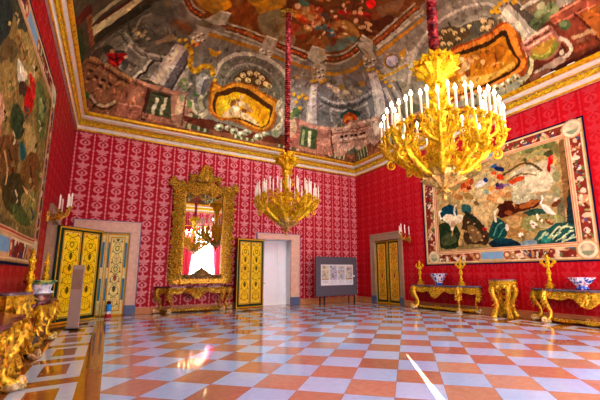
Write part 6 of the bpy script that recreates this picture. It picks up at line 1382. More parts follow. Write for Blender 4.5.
('C8A024',1,[7.3,13.41,7.29,13.46,7.22,13.49,7.13,13.47,7.11,13.42,7.17,13.38,7.26,13.37]),
('74560E',1,[7.34,13.46,7.33,13.5,7.29,13.51,7.26,13.49,7.27,13.45,7.31,13.44]),
('C8A024',1,[7.5,13.57,7.49,13.62,7.43,13.65,7.37,13.63,7.35,13.58,7.39,13.54,7.46,13.53]),
('74560E',1,[7.54,13.62,7.53,13.66,7.49,13.67,7.46,13.64,7.47,13.61,7.51,13.6]),
('93605A',1,[6.84,14.12,7.52,13.92,7.78,15.03,7.15,15]),
('B49C88',1,[7.1,14.22,7.16,14.1,7.25,14,7.31,13.97,7.38,14.03,7.45,14.15,7.49,14.28,7.49,14.41,7.45,14.53,7.4,14.62,7.34,14.67,7.27,14.67,7.2,14.63,7.15,14.51,7.1,14.36]),
('54704A',1,[7.46,13.72,7.47,13.82,7.41,13.9,7.33,13.92,7.25,13.88,7.17,13.79,7.16,13.69,7.24,13.61,7.33,13.59,7.41,13.63]),
('6E8458',1,[7.3,13.9,7.3,13.99,7.26,14.05,7.16,14.06,7.07,14.02,7.01,13.95,7.01,13.87,7.07,13.81,7.16,13.79,7.26,13.83]),
('B0827A',1,[7.51,14.14,8.36,14.2,8.38,14.04,7.53,13.98]),
('44543A',1,[7.63,14.21,8.3,14.21,8.3,14.96,7.66,14.94]),
('B8BEA2',1,[7.93,14.29,7.98,14.87,8.1,14.85,8.05,14.27]),
('8E9C78',1,[7.71,14.3,7.71,14.84,7.81,14.84,7.81,14.29]),
('A27468',1,[7.61,15.02,8.33,15.07,8.36,14.92,7.64,14.87]),
('9C6E64',1,[8.27,14.07,8.82,13.96,9.16,15.02,8.39,15.03]),
('BE9286',1,[8.23,14.13,8.9,14.07,8.88,13.96,8.22,14.03]),
('603C34',1,[8.82,14.07,9.12,14.95,9.2,14.93,8.89,14.05]),
('B08478',1,[8.44,14.44,8.9,14.4,9.01,14.65,8.45,14.71]),
('B08C84',1,[8.91,14.05,9.6,13.82,10,12.88,10.16,12.55,10.85,12.84,10.94,14.36,9.46,15.06,9.2,14.85]),
('C8A69A',1,[8.89,14.11,9.09,14.05,9.4,13.96,9.79,13.85,10.04,13.41,10.11,12.84,10.15,12.51,10.04,12.49,10,12.82,9.93,13.37,9.68,13.75,9.32,13.86,9.02,13.95,8.83,14.01]),
('704A42',1,[9.01,14.21,9.23,14.15,9.57,14.06,9.98,13.95,10.18,13.45,10.24,12.93,10.28,12.62,10.23,12.61,10.19,12.92,10.13,13.44,9.93,13.91,9.53,14.01,9.2,14.1,8.99,14.17]),
('32201C',1,[9.64,14.2,9.61,14.25,9.52,14.27,9.44,14.26,9.42,14.21,9.48,14.18,9.58,14.17]),
('DCC4B8',1,[9.62,14.32,9.58,14.36,9.49,14.38,9.41,14.37,9.4,14.34,9.47,14.31,9.56,14.3]),
('8A665C',1,[9.6,14.08,9.56,14.11,9.46,14.13,9.38,14.13,9.37,14.1,9.44,14.07,9.54,14.06]),
('32201C',1,[9.89,14.13,9.86,14.17,9.76,14.2,9.67,14.18,9.65,14.14,9.72,14.1,9.83,14.1]),
('DCC4B8',1,[9.87,14.25,9.84,14.29,9.73,14.31,9.65,14.3,9.63,14.27,9.71,14.24,9.81,14.23]),
('8A665C',1,[9.84,14,9.81,14.04,9.7,14.06,9.6,14.05,9.59,14.02,9.66,13.99,9.78,13.99]),
('32201C',1,[10.31,13.95,10.33,14.07,10.21,14.13,10.09,14.11,10.07,14.07,10.16,14.03,10.26,13.98]),
('DCC4B8',1,[10.37,14.18,10.32,14.21,10.19,14.24,10.07,14.23,10.05,14.19,10.14,14.16,10.29,14.16]),
('8A665C',1,[10.2,13.79,10.21,13.89,10.12,13.99,10,13.98,9.99,13.95,10.08,13.92,10.16,13.83]),
('32201C',1,[10.37,13.58,10.39,13.67,10.37,13.81,10.32,13.9,10.28,13.85,10.28,13.72,10.32,13.6]),
('DCC4B8',1,[10.45,13.77,10.47,13.86,10.44,14.02,10.4,14.13,10.37,14.09,10.38,13.94,10.41,13.8]),
('8A665C',1,[10.26,13.45,10.27,13.53,10.24,13.67,10.2,13.77,10.17,13.74,10.18,13.61,10.22,13.48]),
('32201C',1,[10.43,13.19,10.45,13.26,10.43,13.37,10.38,13.44,10.35,13.41,10.35,13.3,10.38,13.21]),
('DCC4B8',1,[10.51,13.34,10.52,13.41,10.5,13.53,10.46,13.61,10.43,13.58,10.44,13.47,10.47,13.36]),
('8A665C',1,[10.32,13.09,10.33,13.15,10.3,13.27,10.26,13.35,10.24,13.32,10.25,13.22,10.28,13.12]),
('32201C',1,[10.45,12.98,10.47,13.04,10.45,13.14,10.41,13.21,10.37,13.17,10.37,13.08,10.4,12.99]),
('DCC4B8',1,[10.53,13.11,10.55,13.17,10.52,13.28,10.48,13.35,10.45,13.33,10.46,13.23,10.49,13.13]),
('8A665C',1,[10.34,12.88,10.35,12.94,10.33,13.05,10.29,13.12,10.26,13.1,10.27,13,10.31,12.91]),
('8E6A60',1,[9.37,14.5,9.58,14.47,9.94,14.42,10.4,14.34,10.58,13.76,10.63,13.23,10.65,12.93,10.59,12.93,10.57,13.23,10.52,13.76,10.34,14.29,9.9,14.36,9.56,14.41,9.35,14.45]),
('585C50',1,[10.92,14.18,10.99,14.4,10.83,14.8,10.42,14.83,10.16,14.79,10.05,14.71,10.11,14.61,10.31,14.53,10.67,14.5,10.81,14.23]),
('BEA096',1,[9.52,14.69,9.67,14.7,9.9,14.7,10.14,14.7,10.31,14.66,10.39,14.62,10.53,14.58,10.81,14.35,10.88,13.87,10.94,13.6,10.86,13.56,10.81,13.82,10.73,14.27,10.46,14.51,10.27,14.56,10.19,14.6,10.11,14.62,9.91,14.63,9.69,14.62,9.54,14.61]),
('A68A84',1,[10.1,12.5,10.14,11.91,10.87,12.07,11.04,12.71,10.83,12.9]),
('C2A8A0',1,[10.16,12.57,10.21,11.87,10.11,11.87,10.05,12.57]),
('C2B6AE',1,[10.29,12.4,10.25,12.29,10.25,12.18,10.29,12.11,10.4,12.11,10.55,12.15,10.67,12.21,10.73,12.3,10.75,12.43,10.71,12.52,10.59,12.52,10.42,12.47]),
('8A625A',1,[10.3,11.81,10.24,11.13,10.57,11.2,10.84,11.76,10.8,12.05]),
('BEB8BC',1,[8.82,11.35,8.94,11.05,10.16,11.62,10.11,12.16]),
('D6D0D0',1,[8.88,11.32,8.91,11.21,10.11,11.89,10.12,12.06]),
('66626A',1,[8.96,11.08,9.03,10.94,10.17,11.44,10.16,11.62]),
('B8B4B4',1,[9.45,11.29,10.15,11.38,10.17,11.23,9.47,11.15]),
('66646A',1,[9.48,11.09,10.11,11.14,10.12,11.06,9.49,11.02]),
('A4A2A2',1,[9.48,10.98,10.19,10.99,10.2,10.77,9.49,10.76]),
('5A5856',1,[9.51,10.63,10.15,10.64,10.15,10.53,9.52,10.52]),
('C6A024',1,[8.76,11.18,8.78,11.24,8.75,11.3,8.7,11.32,8.66,11.27,8.67,11.21,8.71,11.17]),
('6E520E',1,[8.81,11.22,8.82,11.25,8.8,11.29,8.77,11.28,8.76,11.24,8.78,11.21]),
('C6A024',1,[8.83,11.03,8.85,11.09,8.82,11.14,8.77,11.16,8.73,11.12,8.74,11.05,8.78,11.01]),
('6E520E',1,[8.88,11.06,8.89,11.09,8.87,11.13,8.84,11.12,8.83,11.08,8.85,11.05]),
('C6A024',1,[8.99,10.94,9.01,11.02,8.99,11.08,8.94,11.1,8.9,11.06,8.9,10.98,8.94,10.92]),
('6E520E',1,[9.05,10.98,9.06,11.03,9.04,11.06,9,11.06,8.99,11.02,9.02,10.97]),
('C6A024',1,[9.24,11.01,9.26,11.07,9.23,11.13,9.18,11.15,9.14,11.12,9.15,11.05,9.19,11]),
('6E520E',1,[9.29,11.04,9.3,11.08,9.28,11.11,9.25,11.11,9.24,11.07,9.26,11.04]),
('C6A024',1,[9.38,10.93,9.4,11.02,9.38,11.08,9.33,11.11,9.29,11.07,9.29,11,9.33,10.92]),
('6E520E',1,[9.44,10.96,9.45,11.02,9.43,11.06,9.4,11.06,9.39,11.02,9.41,10.96]),
('C6A024',1,[9.55,10.87,9.58,10.96,9.55,11.05,9.5,11.07,9.46,11.04,9.46,10.95,9.5,10.87]),
('6E520E',1,[9.61,10.9,9.62,10.96,9.6,11.01,9.57,11.02,9.56,10.96,9.58,10.9]),
('C6A024',1,[9.13,10.99,9.15,11.06,9.12,11.12,9.07,11.14,9.03,11.1,9.04,11.04,9.08,10.98]),
('6E520E',1,[9.18,11.03,9.19,11.07,9.17,11.1,9.14,11.1,9.13,11.06,9.15,11.03]),
('C6A024',1,[9.44,10.6,9.46,10.68,9.43,10.77,9.38,10.81,9.35,10.76,9.35,10.66,9.39,10.59]),
('6E520E',1,[9.49,10.63,9.5,10.68,9.48,10.73,9.45,10.73,9.44,10.68,9.46,10.63]),
('A67C2C',1,[9.5,10.43,9.52,9.47,9.73,9.46,9.77,10.47]),
('4E3018',1,[9.74,10.57,9.74,9.59,10.11,9.69,10.17,10.73]),
('94908A',1,[8.92,10.56,9.05,9.6,9.27,9.41,9.36,10.79,9.16,10.92]),
('8A857A',1,[8.75,10.57,8.64,7.76,8.63,6.66,10.06,3.15,11.55,3.51,11.55,5.81,11.08,8.37,10.79,9.56,10.12,10.68,9.63,10.45]),
('5A2C1C',1,[10.11,4.71,10.16,3.18,11.55,3.5,11.55,6.09,11.02,5.42]),
('A5A096',1,[8.94,10.87,9.03,9.01,8.9,7.89,9.38,8.98,9.65,10.22,9.33,10.88]),
('B8B4A8',1,[9.24,10.99,9.24,10.63,9.25,10.14,9.25,9.7,9.23,9.35,9.21,9.05,9.2,8.84,9.15,8.85,9.16,9.06,9.18,9.36,9.19,9.71,9.19,10.13,9.18,10.62,9.18,10.98]),
('9A7832',1,[9.01,9.65,9.12,9.79,9.18,10.05,9.14,10.33,9.03,10.51,8.88,10.52,8.76,10.35,8.71,10.08,8.75,9.82,8.87,9.66]),
('6A665C',1,[9,9.7,9.1,9.83,9.15,10.05,9.12,10.3,9.02,10.46,8.89,10.47,8.78,10.32,8.74,10.08,8.78,9.85,8.88,9.71]),
('B4B4CC',1,[8.99,9.77,9.07,9.87,9.1,10.06,9.08,10.26,9,10.39,8.9,10.4,8.81,10.28,8.78,10.09,8.81,9.9,8.89,9.78]),
('C0962A',1,[8.86,9.53,8.89,9.16,9.07,9.46,9.01,9.61]),
('C49C2A',1,[9.04,11.06,9.09,11.06,9.17,11.04,9.23,10.85,9.27,10.43,9.3,9.91,9.32,9.55,9.25,9.54,9.23,9.9,9.2,10.41,9.16,10.81,9.12,10.94,9.07,10.95,9.04,10.95]),
('575242',1,[9.85,9.47,9.45,8.83,9.24,7.99,9.2,7.03,9.39,6.07,9.69,5.64,9.94,5.88,9.8,6.96,9.74,7.8,10.18,8.55]),
('BEBAAE',1,[9.81,9.98,9.67,9.81,9.49,9.56,9.33,9.29,9.21,9.04,9.11,8.78,9.03,8.49,8.96,8.16,8.92,7.81,8.9,7.47,8.91,7.12,8.95,6.78,9,6.47,9.08,6.21,9.16,5.97,9.24,5.8,9.33,5.7,9.42,5.63,9.49,5.59,9.47,5.52,9.4,5.56,9.3,5.62,9.19,5.75,9.1,5.93,9.01,6.17,8.94,6.45,8.88,6.76,8.84,7.11,8.82,7.47,8.84,7.83,8.89,8.19,8.95,8.54,9.04,8.84,9.15,9.12,9.27,9.38,9.43,9.67,9.62,9.93,9.75,10.11]),
('78746A',1,[9.87,9.66,9.75,9.49,9.6,9.26,9.46,9.02,9.36,8.79,9.28,8.55,9.22,8.29,9.17,8.02,9.14,7.74,9.13,7.45,9.14,7.14,9.16,6.83,9.2,6.56,9.25,6.33,9.31,6.13,9.37,5.99,9.45,5.91,9.55,5.84,9.63,5.8,9.58,5.64,9.5,5.68,9.39,5.75,9.27,5.88,9.19,6.05,9.12,6.27,9.06,6.52,9.02,6.8,8.99,7.13,8.98,7.46,8.99,7.77,9.02,8.07,9.07,8.37,9.14,8.66,9.22,8.93,9.33,9.19,9.48,9.47,9.64,9.72,9.75,9.89]),
('A09C90',1,[9.86,9.47,9.75,9.3,9.59,9.05,9.47,8.8,9.39,8.6,9.34,8.39,9.3,8.17,9.27,7.93,9.26,7.67,9.25,7.41,9.26,7.14,9.28,6.86,9.31,6.62,9.37,6.38,9.45,6.15,9.5,6,9.46,5.98,9.4,6.13,9.33,6.36,9.27,6.6,9.23,6.86,9.21,7.13,9.2,7.41,9.21,7.68,9.22,7.94,9.25,8.19,9.29,8.42,9.34,8.63,9.42,8.86,9.55,9.11,9.71,9.37,9.82,9.55]),
('3E3A2E',1,[9,7.21,9.22,7.26,9.23,7.19,9.01,7.14]),
('4E4026',1,[9.11,7.85,9.07,7.69,9.06,7.46,9.09,7.26,9.16,7.11,9.27,6.97,9.35,6.83,9.38,6.68,9.39,6.54,9.41,6.47,9.45,6.51,9.51,6.62,9.55,6.76,9.58,6.92,9.6,7.12,9.59,7.31,9.58,7.51,9.54,7.71,9.48,7.85,9.36,7.92,9.22,7.92]),
('BCA87A',1,[9.28,7.71,9.28,7.76,9.26,7.82,9.22,7.86,9.18,7.87,9.15,7.83,9.14,7.77,9.16,7.71,9.2,7.67,9.25,7.67]),
('54401E',1,[9.28,7.72,9.29,7.76,9.27,7.81,9.24,7.81,9.23,7.77,9.25,7.72]),
('BCA87A',1,[9.21,7.45,9.22,7.51,9.2,7.57,9.16,7.6,9.12,7.61,9.08,7.57,9.08,7.51,9.1,7.46,9.14,7.42,9.18,7.42]),
('54401E',1,[9.21,7.47,9.22,7.51,9.2,7.55,9.17,7.55,9.16,7.51,9.18,7.47]),
('BCA87A',1,[9.26,7.23,9.26,7.28,9.24,7.34,9.21,7.38,9.16,7.38,9.13,7.35,9.13,7.29,9.15,7.24,9.19,7.2,9.23,7.2]),
('54401E',1,[9.26,7.24,9.27,7.28,9.25,7.33,9.22,7.33,9.21,7.29,9.23,7.25]),
('BCA87A',1,[9.39,7.13,9.4,7.19,9.38,7.25,9.34,7.28,9.29,7.29,9.26,7.26,9.26,7.2,9.28,7.15,9.32,7.11,9.36,7.1]),
('54401E',1,[9.39,7.15,9.4,7.19,9.38,7.23,9.35,7.24,9.34,7.2,9.36,7.15]),
('BCA87A',1,[9.55,7.15,9.56,7.21,9.54,7.26,9.5,7.3,9.46,7.31,9.43,7.28,9.42,7.23,9.44,7.17,9.48,7.13,9.52,7.12]),
('54401E',1,[9.55,7.17,9.56,7.21,9.54,7.25,9.51,7.26,9.5,7.22,9.52,7.17]),
('BCA87A',1,[9.55,7.5,9.55,7.56,9.53,7.62,9.49,7.66,9.45,7.67,9.42,7.64,9.41,7.58,9.43,7.52,9.47,7.48,9.51,7.47]),
('54401E',1,[9.55,7.52,9.56,7.56,9.54,7.61,9.51,7.61,9.5,7.57,9.52,7.52]),
('BCA87A',1,[9.45,7.73,9.45,7.79,9.43,7.85,9.39,7.9,9.35,7.9,9.32,7.87,9.31,7.81,9.33,7.75,9.37,7.71,9.41,7.7]),
('54401E',1,[9.45,7.75,9.46,7.79,9.44,7.84,9.41,7.84,9.4,7.8,9.42,7.75]),
('BCA87A',1,[9.44,6.84,9.45,6.89,9.43,6.94,9.39,6.98,9.35,6.99,9.32,6.96,9.31,6.91,9.33,6.85,9.37,6.81,9.41,6.81]),
('54401E',1,[9.44,6.85,9.45,6.89,9.43,6.93,9.4,6.93,9.39,6.9,9.41,6.86]),
('BCA87A',1,[9.47,6.58,9.48,6.63,9.46,6.68,9.42,6.72,9.38,6.73,9.35,6.7,9.35,6.65,9.37,6.59,9.4,6.56,9.44,6.55]),
('54401E',1,[9.47,6.59,9.48,6.63,9.46,6.67,9.44,6.67,9.43,6.64,9.45,6.6]),
('BCA87A',1,[9.34,7.97,9.35,8.03,9.33,8.09,9.29,8.13,9.24,8.13,9.21,8.1,9.21,8.04,9.23,7.98,9.27,7.94,9.31,7.93]),
('54401E',1,[9.34,7.98,9.35,8.03,9.33,8.08,9.3,8.08,9.29,8.03,9.31,7.99]),
('4A4A40',1,[9.67,6.25,9.72,6.35,9.71,6.5,9.65,6.65,9.55,6.74,9.46,6.72,9.41,6.61,9.42,6.46,9.49,6.32,9.58,6.24]),
('8C3E14',1,[9.61,7.69,9.61,7.4,9.65,7.13,9.7,6.88,9.72,6.66,9.75,6.47,9.76,6.28,9.76,6.1,9.74,5.92,9.73,5.78,9.72,5.65,9.72,5.55,9.74,5.47,9.79,5.39,9.86,5.33,9.95,5.29,10.05,5.29,10.16,5.3,10.28,5.31,10.37,5.32,10.47,5.32,10.57,5.32,10.67,5.3,10.78,5.27,10.87,5.27,10.96,5.32,11.03,5.39,11.09,5.51,11.11,5.68,11.12,5.91,11.12,6.15,11.11,6.39,11.09,6.65,11.08,6.91,11.06,7.15,11.04,7.4,11.01,7.65,10.97,7.92,10.93,8.19,10.88,8.44,10.82,8.7,10.76,8.92,10.63,9.04,10.41,8.99,10.15,8.8,9.93,8.56,9.78,8.29,9.67,7.98]),
('C8762A',1,[9.68,7.66,9.68,7.39,9.71,7.12,9.75,6.88,9.77,6.66,9.8,6.47,9.82,6.28,9.81,6.1,9.81,5.93,9.8,5.79,9.8,5.68,9.8,5.59,9.82,5.52,9.86,5.47,9.92,5.43,9.99,5.42,10.08,5.43,10.2,5.45,10.31,5.46,10.41,5.47,10.51,5.47,10.6,5.47,10.69,5.45,10.77,5.42,10.84,5.43,10.89,5.47,10.93,5.53,10.96,5.64,10.98,5.8,10.99,6,10.99,6.22,10.99,6.44,10.98,6.67,10.97,6.91,10.95,7.14,10.93,7.37,10.91,7.61,10.87,7.88,10.83,8.15,10.77,8.4,10.72,8.6,10.67,8.77,10.57,8.85,10.4,8.81,10.2,8.68,10.02,8.48,9.88,8.23,9.75,7.94]),
('341E0A',1,[9.8,7.95,9.77,7.84,9.76,7.74,9.77,7.59,9.79,7.38,9.82,7.14,9.85,6.91,9.88,6.71,9.91,6.51,9.93,6.33,9.92,6.12,9.91,5.93,9.9,5.79,9.91,5.71,9.94,5.67,9.98,5.66,10.06,5.66,10.17,5.68,10.27,5.68,10.36,5.68,10.45,5.66,10.54,5.64,10.61,5.61,10.68,5.57,10.74,5.56,10.8,5.6,10.85,5.68,10.88,5.79,10.9,5.93,10.91,6.11,10.91,6.3,10.91,6.5,10.91,6.71,10.91,6.93,10.89,7.14,10.88,7.37,10.86,7.59,10.83,7.83,10.79,8.07,10.75,8.29,10.69,8.46,10.61,8.6,10.51,8.66,10.35,8.61,10.17,8.47,10.02,8.32,9.92,8.2,9.85,8.07]),
('B07018',1,[10.05,8.25,9.95,8.06,9.89,7.86,9.87,7.63,9.88,7.38,9.93,7.12,9.97,6.88,10,6.67,10.02,6.49,10.04,6.32,10.02,6.13,10,5.95,10.01,5.82,10.08,5.78,10.18,5.79,10.28,5.79,10.36,5.78,10.45,5.76,10.52,5.74,10.59,5.7,10.65,5.66,10.71,5.65,10.75,5.68,10.79,5.74,10.82,5.83,10.83,5.97,10.83,6.16,10.84,6.35,10.84,6.54,10.85,6.74,10.85,6.95,10.84,7.15,10.82,7.36,10.8,7.57,10.79,7.8,10.77,8.03,10.74,8.23,10.69,8.4,10.63,8.52,10.54,8.57,10.38,8.53,10.19,8.41]),
('CC9A4A',1,[10.41,8.4,10.39,8.23,10.39,7.98,10.41,7.73,10.46,7.5,10.53,7.28,10.59,7.04,10.64,6.78,10.68,6.52,10.7,6.29,10.69,6.11,10.67,5.95,10.66,5.84,10.69,5.78,10.74,5.77,10.77,5.81,10.79,5.94,10.81,6.14,10.81,6.34,10.82,6.54,10.82,6.75,10.81,6.97,10.8,7.19,10.78,7.41,10.75,7.64,10.72,7.89,10.69,8.14,10.64,8.33,10.57,8.44,10.48,8.46]),
('9A5A10',1,[10.01,7.12,10.01,6.96,10.07,6.69,10.12,6.45,10.11,6.26,10.09,6.1,10.1,5.98,10.16,5.91,10.25,5.89,10.34,5.9,10.4,5.96,10.45,6.06,10.48,6.19,10.48,6.37,10.47,6.59,10.41,6.78,10.29,6.96,10.12,7.1]),
('DCBE94',1,[10.05,7.37,10.07,7.43,10.06,7.5,10.03,7.55,9.98,7.57,9.94,7.54,9.92,7.48,9.93,7.41,9.96,7.36,10.01,7.34]),
('D2AC7C',1,[10.26,7.29,10.3,7.38,10.29,7.49,10.24,7.56,10.17,7.58,10.1,7.53,10.07,7.43,10.07,7.33,10.12,7.25,10.19,7.24]),
('C89A64',1,[10.29,7.57,10.32,7.65,10.32,7.73,10.28,7.79,10.22,7.8,10.17,7.76,10.14,7.68,10.14,7.59,10.18,7.54,10.24,7.53]),
('C09060',1,[10.2,7.04,10.2,7.1,10.17,7.19,10.11,7.28,10.05,7.33,10,7.32,10,7.26,10.03,7.17,10.09,7.08,10.15,7.03]),
('A87844',1,[10.19,6.82,10.19,6.87,10.17,6.94,10.12,7.01,10.07,7.05,10.04,7.04,10.03,6.99,10.06,6.92,10.1,6.85,10.15,6.82]),
('8A5226',1,[10.13,7.61,10.16,7.68,10.16,7.77,10.12,7.82,10.07,7.83,10.01,7.78,9.99,7.7,9.99,7.62,10.03,7.57,10.08,7.56]),
('7A441C',1,[10.43,7.34,10.46,7.42,10.46,7.5,10.42,7.56,10.37,7.57,10.31,7.53,10.28,7.45,10.28,7.37,10.32,7.32,10.37,7.31]),
('D8C09A',1,[10.49,7.56,10.51,7.62,10.51,7.69,10.47,7.75,10.42,7.78,10.37,7.75,10.35,7.69,10.36,7.61,10.4,7.55,10.45,7.53]),
('7A3A14',1,[10.23,6.32,10.3,6.32,10.4,6.33,10.47,6.34,10.51,6.38,10.54,6.45,10.56,6.49,10.6,6.45,10.58,6.4,10.55,6.33,10.5,6.28,10.41,6.26,10.31,6.25,10.24,6.25]),
('C08A50',1,[10.51,6.58,10.51,6.47,10.52,6.33,10.54,6.22,10.56,6.17,10.59,6.15,10.62,6.13,10.6,6.08,10.58,6.1,10.54,6.14,10.5,6.21,10.48,6.33,10.47,6.48,10.47,6.58]),
('C89A68',1,[10.34,6.69,10.38,6.72,10.39,6.78,10.37,6.83,10.33,6.85,10.28,6.85,10.25,6.81,10.24,6.75,10.26,6.71,10.3,6.68]),
('C8B892',1,[9.75,5.63,9.77,5.54,9.8,5.43,9.84,5.36,9.9,5.33,10,5.32,10.1,5.31,10.2,5.32,10.31,5.33,10.42,5.35,10.52,5.36,10.62,5.37,10.71,5.37,10.78,5.33,10.81,5.29,10.83,5.29,10.89,5.32,10.98,5.37,11.05,5.42,11.09,5.49,11.13,5.58,11.16,5.64,11.25,5.57,11.22,5.5,11.18,5.41,11.12,5.32,11.04,5.26,10.94,5.2,10.86,5.17,10.78,5.19,10.74,5.24,10.71,5.25,10.64,5.25,10.55,5.24,10.44,5.23,10.34,5.22,10.22,5.2,10.11,5.2,10.01,5.2,9.9,5.22,9.79,5.27,9.72,5.38,9.68,5.51,9.66,5.6]),
('5A4220',1,[9.82,5.53,9.86,5.48,9.91,5.41,9.97,5.37,10.07,5.38,10.2,5.4,10.29,5.42,10.3,5.36,10.21,5.34,10.08,5.32,9.97,5.31,9.89,5.36,9.83,5.44,9.79,5.49]),
('5E4830',1,[10.57,5.32,10.66,5.33,10.78,5.35,10.88,5.38,10.96,5.42,11.02,5.49,11.07,5.53,11.11,5.48,11.06,5.44,10.99,5.37,10.91,5.32,10.79,5.29,10.67,5.27,10.58,5.26]),
('C2A67C',1,[9.54,6.07,9.57,6.11,9.57,6.17,9.54,6.23,9.5,6.26,9.46,6.25,9.43,6.2,9.43,6.14,9.46,6.09,9.5,6.06]),
('5A3E20',1,[9.57,6.1,9.58,6.13,9.56,6.17,9.54,6.18,9.52,6.14,9.54,6.1]),
('C2A67C',1,[9.71,6.05,9.74,6.09,9.74,6.15,9.71,6.21,9.67,6.24,9.63,6.23,9.6,6.18,9.6,6.12,9.63,6.07,9.67,6.04]),
('5A3E20',1,[9.74,6.08,9.75,6.11,9.73,6.15,9.7,6.16,9.69,6.12,9.71,6.08]),
('C2A67C',1,[9.67,6.2,9.69,6.25,9.69,6.31,9.67,6.37,9.63,6.4,9.58,6.39,9.56,6.34,9.56,6.28,9.58,6.22,9.62,6.2]),
('5A3E20',1,[9.7,6.23,9.71,6.27,9.69,6.31,9.66,6.31,9.65,6.28,9.67,6.24]),
('C2A67C',1,[9.65,5.89,9.68,5.93,9.68,5.99,9.65,6.05,9.61,6.08,9.57,6.07,9.54,6.03,9.54,5.96,9.57,5.91,9.61,5.88]),
('5A3E20',1,[9.68,5.92,9.69,5.96,9.67,5.99,9.64,6,9.63,5.96,9.65,5.92]),
('A89C7C',1,[11.03,7.31,11.07,7.35,11.08,7.44,11.04,7.54,10.99,7.61,10.93,7.62,10.89,7.57,10.89,7.48,10.92,7.39,10.97,7.32]),
('DCD4BA',1,[10.96,7.43,10.98,7.46,10.97,7.52,10.94,7.55,10.91,7.54,10.91,7.5,10.93,7.44]),
('4A4028',1,[11.06,7.35,11.08,7.38,11.07,7.45,11.04,7.49,11,7.47,10.99,7.42,11.02,7.36]),
('A89C7C',1,[11.04,7.02,11.08,7.06,11.08,7.14,11.05,7.24,11,7.31,10.94,7.32,10.91,7.27,10.9,7.18,10.93,7.09,10.98,7.03]),
('DCD4BA',1,[10.97,7.13,10.99,7.17,10.98,7.22,10.95,7.25,10.92,7.25,10.92,7.2,10.94,7.15]),
('4A4028',1,[11.07,7.05,11.09,7.09,11.08,7.15,11.05,7.19,11.01,7.18,11,7.12,11.03,7.07]),
('A89C7C',1,[11.11,6.81,11.14,6.85,11.15,6.92,11.12,7,11.07,7.06,11.02,7.07,10.99,7.03,10.99,6.96,11.01,6.88,11.06,6.83]),
('DCD4BA',1,[11.05,6.92,11.06,6.95,11.05,6.99,11.03,7.02,11,7.01,11,6.97,11.02,6.93]),
('4A4028',1,[11.14,6.84,11.16,6.87,11.15,6.92,11.12,6.96,11.09,6.95,11.08,6.9,11.11,6.85]),
('A89C7C',1,[11.1,6.42,11.14,6.47,11.15,6.55,11.11,6.65,11.06,6.72,11,6.73,10.96,6.69,10.95,6.6,10.98,6.5,11.04,6.44]),
('DCD4BA',1,[11.04,6.54,11.05,6.58,11.04,6.63,11.01,6.67,10.98,6.66,10.98,6.61,11,6.56]),
('4A4028',1,[11.13,6.47,11.15,6.5,11.14,6.57,11.1,6.61,11.06,6.59,11.06,6.54,11.09,6.48]),
('A89C7C',1,[11.13,6.19,11.17,6.22,11.17,6.3,11.14,6.38,11.09,6.45,11.04,6.46,11,6.42,11,6.34,11.03,6.26,11.08,6.2]),
('DCD4BA',1,[11.07,6.29,11.08,6.32,11.07,6.37,11.04,6.4,11.02,6.39,11.02,6.35,11.04,6.31]),
('4A4028',1,[11.16,6.22,11.18,6.25,11.17,6.3,11.13,6.34,11.1,6.33,11.09,6.28,11.12,6.23]),
('A89C7C',1,[11.1,5.96,11.14,6,11.14,6.07,11.11,6.15,11.06,6.21,11.01,6.22,10.97,6.18,10.97,6.11,11,6.03,11.05,5.97]),
('DCD4BA',1,[11.04,6.07,11.06,6.09,11.05,6.14,11.02,6.17,10.99,6.16,10.99,6.12,11.01,6.08]),
('4A4028',1,[11.13,5.99,11.15,6.02,11.14,6.08,11.11,6.11,11.08,6.1,11.07,6.05,11.09,6.01]),
('A89C7C',1,[11.09,5.7,11.13,5.74,11.13,5.82,11.11,5.9,11.05,5.97,10.99,5.98,10.96,5.93,10.95,5.86,10.98,5.77,11.04,5.71]),
('DCD4BA',1,[11.03,5.81,11.05,5.83,11.03,5.88,11,5.92,10.98,5.91,10.97,5.87,11,5.82]),
('4A4028',1,[11.12,5.74,11.14,5.77,11.13,5.83,11.09,5.86,11.06,5.85,11.05,5.8,11.08,5.75]),
('A89C7C',1,[11.26,5.57,11.3,5.6,11.3,5.66,11.28,5.73,11.24,5.78,11.19,5.79,11.16,5.76,11.16,5.7,11.18,5.63,11.22,5.58]),
('DCD4BA',1,[11.21,5.66,11.22,5.68,11.21,5.72,11.19,5.75,11.17,5.74,11.17,5.71,11.18,5.67]),
('4A4028',1,[11.3,5.59,11.31,5.62,11.3,5.66,11.28,5.69,11.25,5.68,11.24,5.64,11.26,5.61]),
('A89C7C',1,[10.98,7.73,11.02,7.78,11.03,7.87,10.99,7.97,10.94,8.05,10.88,8.06,10.84,8.01,10.84,7.91,10.87,7.81,10.92,7.74]),
('DCD4BA',1,[10.91,7.86,10.93,7.89,10.92,7.95,10.89,7.99,10.86,7.98,10.86,7.93,10.88,7.87]),
('4A4028',1,[11.01,7.77,11.04,7.81,11.03,7.88,10.99,7.92,10.95,7.91,10.94,7.85,10.97,7.79]),
('A89E92',1,[9.56,5.65,9.45,5.26,10.14,4.85,10.34,4.83,10.36,5.22,10.05,5.39]),
('CCC2B2',1,[9.57,5.58,9.5,5.4,10.27,5.11,10.31,5.23]),
('4E463E',1,[9.45,5.26,9.49,5.09,10.17,4.68,10.33,4.86,10.13,4.98]),
('C89C1C',1,[9.43,5.55,9.45,5.61,9.43,5.68,9.38,5.71,9.34,5.68,9.34,5.61,9.38,5.55]),
('6A4A0A',1,[9.47,5.57,9.48,5.6,9.47,5.64,9.44,5.64,9.43,5.61,9.44,5.57]),
('C89C1C',1,[9.41,5.4,9.43,5.45,9.41,5.52,9.36,5.55,9.32,5.52,9.32,5.45,9.36,5.4]),
('6A4A0A',1,[9.45,5.41,9.46,5.45,9.44,5.48,9.41,5.48,9.4,5.45,9.42,5.42]),
('C89C1C',1,[9.42,5.23,9.44,5.29,9.41,5.35,9.37,5.39,9.33,5.36,9.33,5.29,9.37,5.23]),
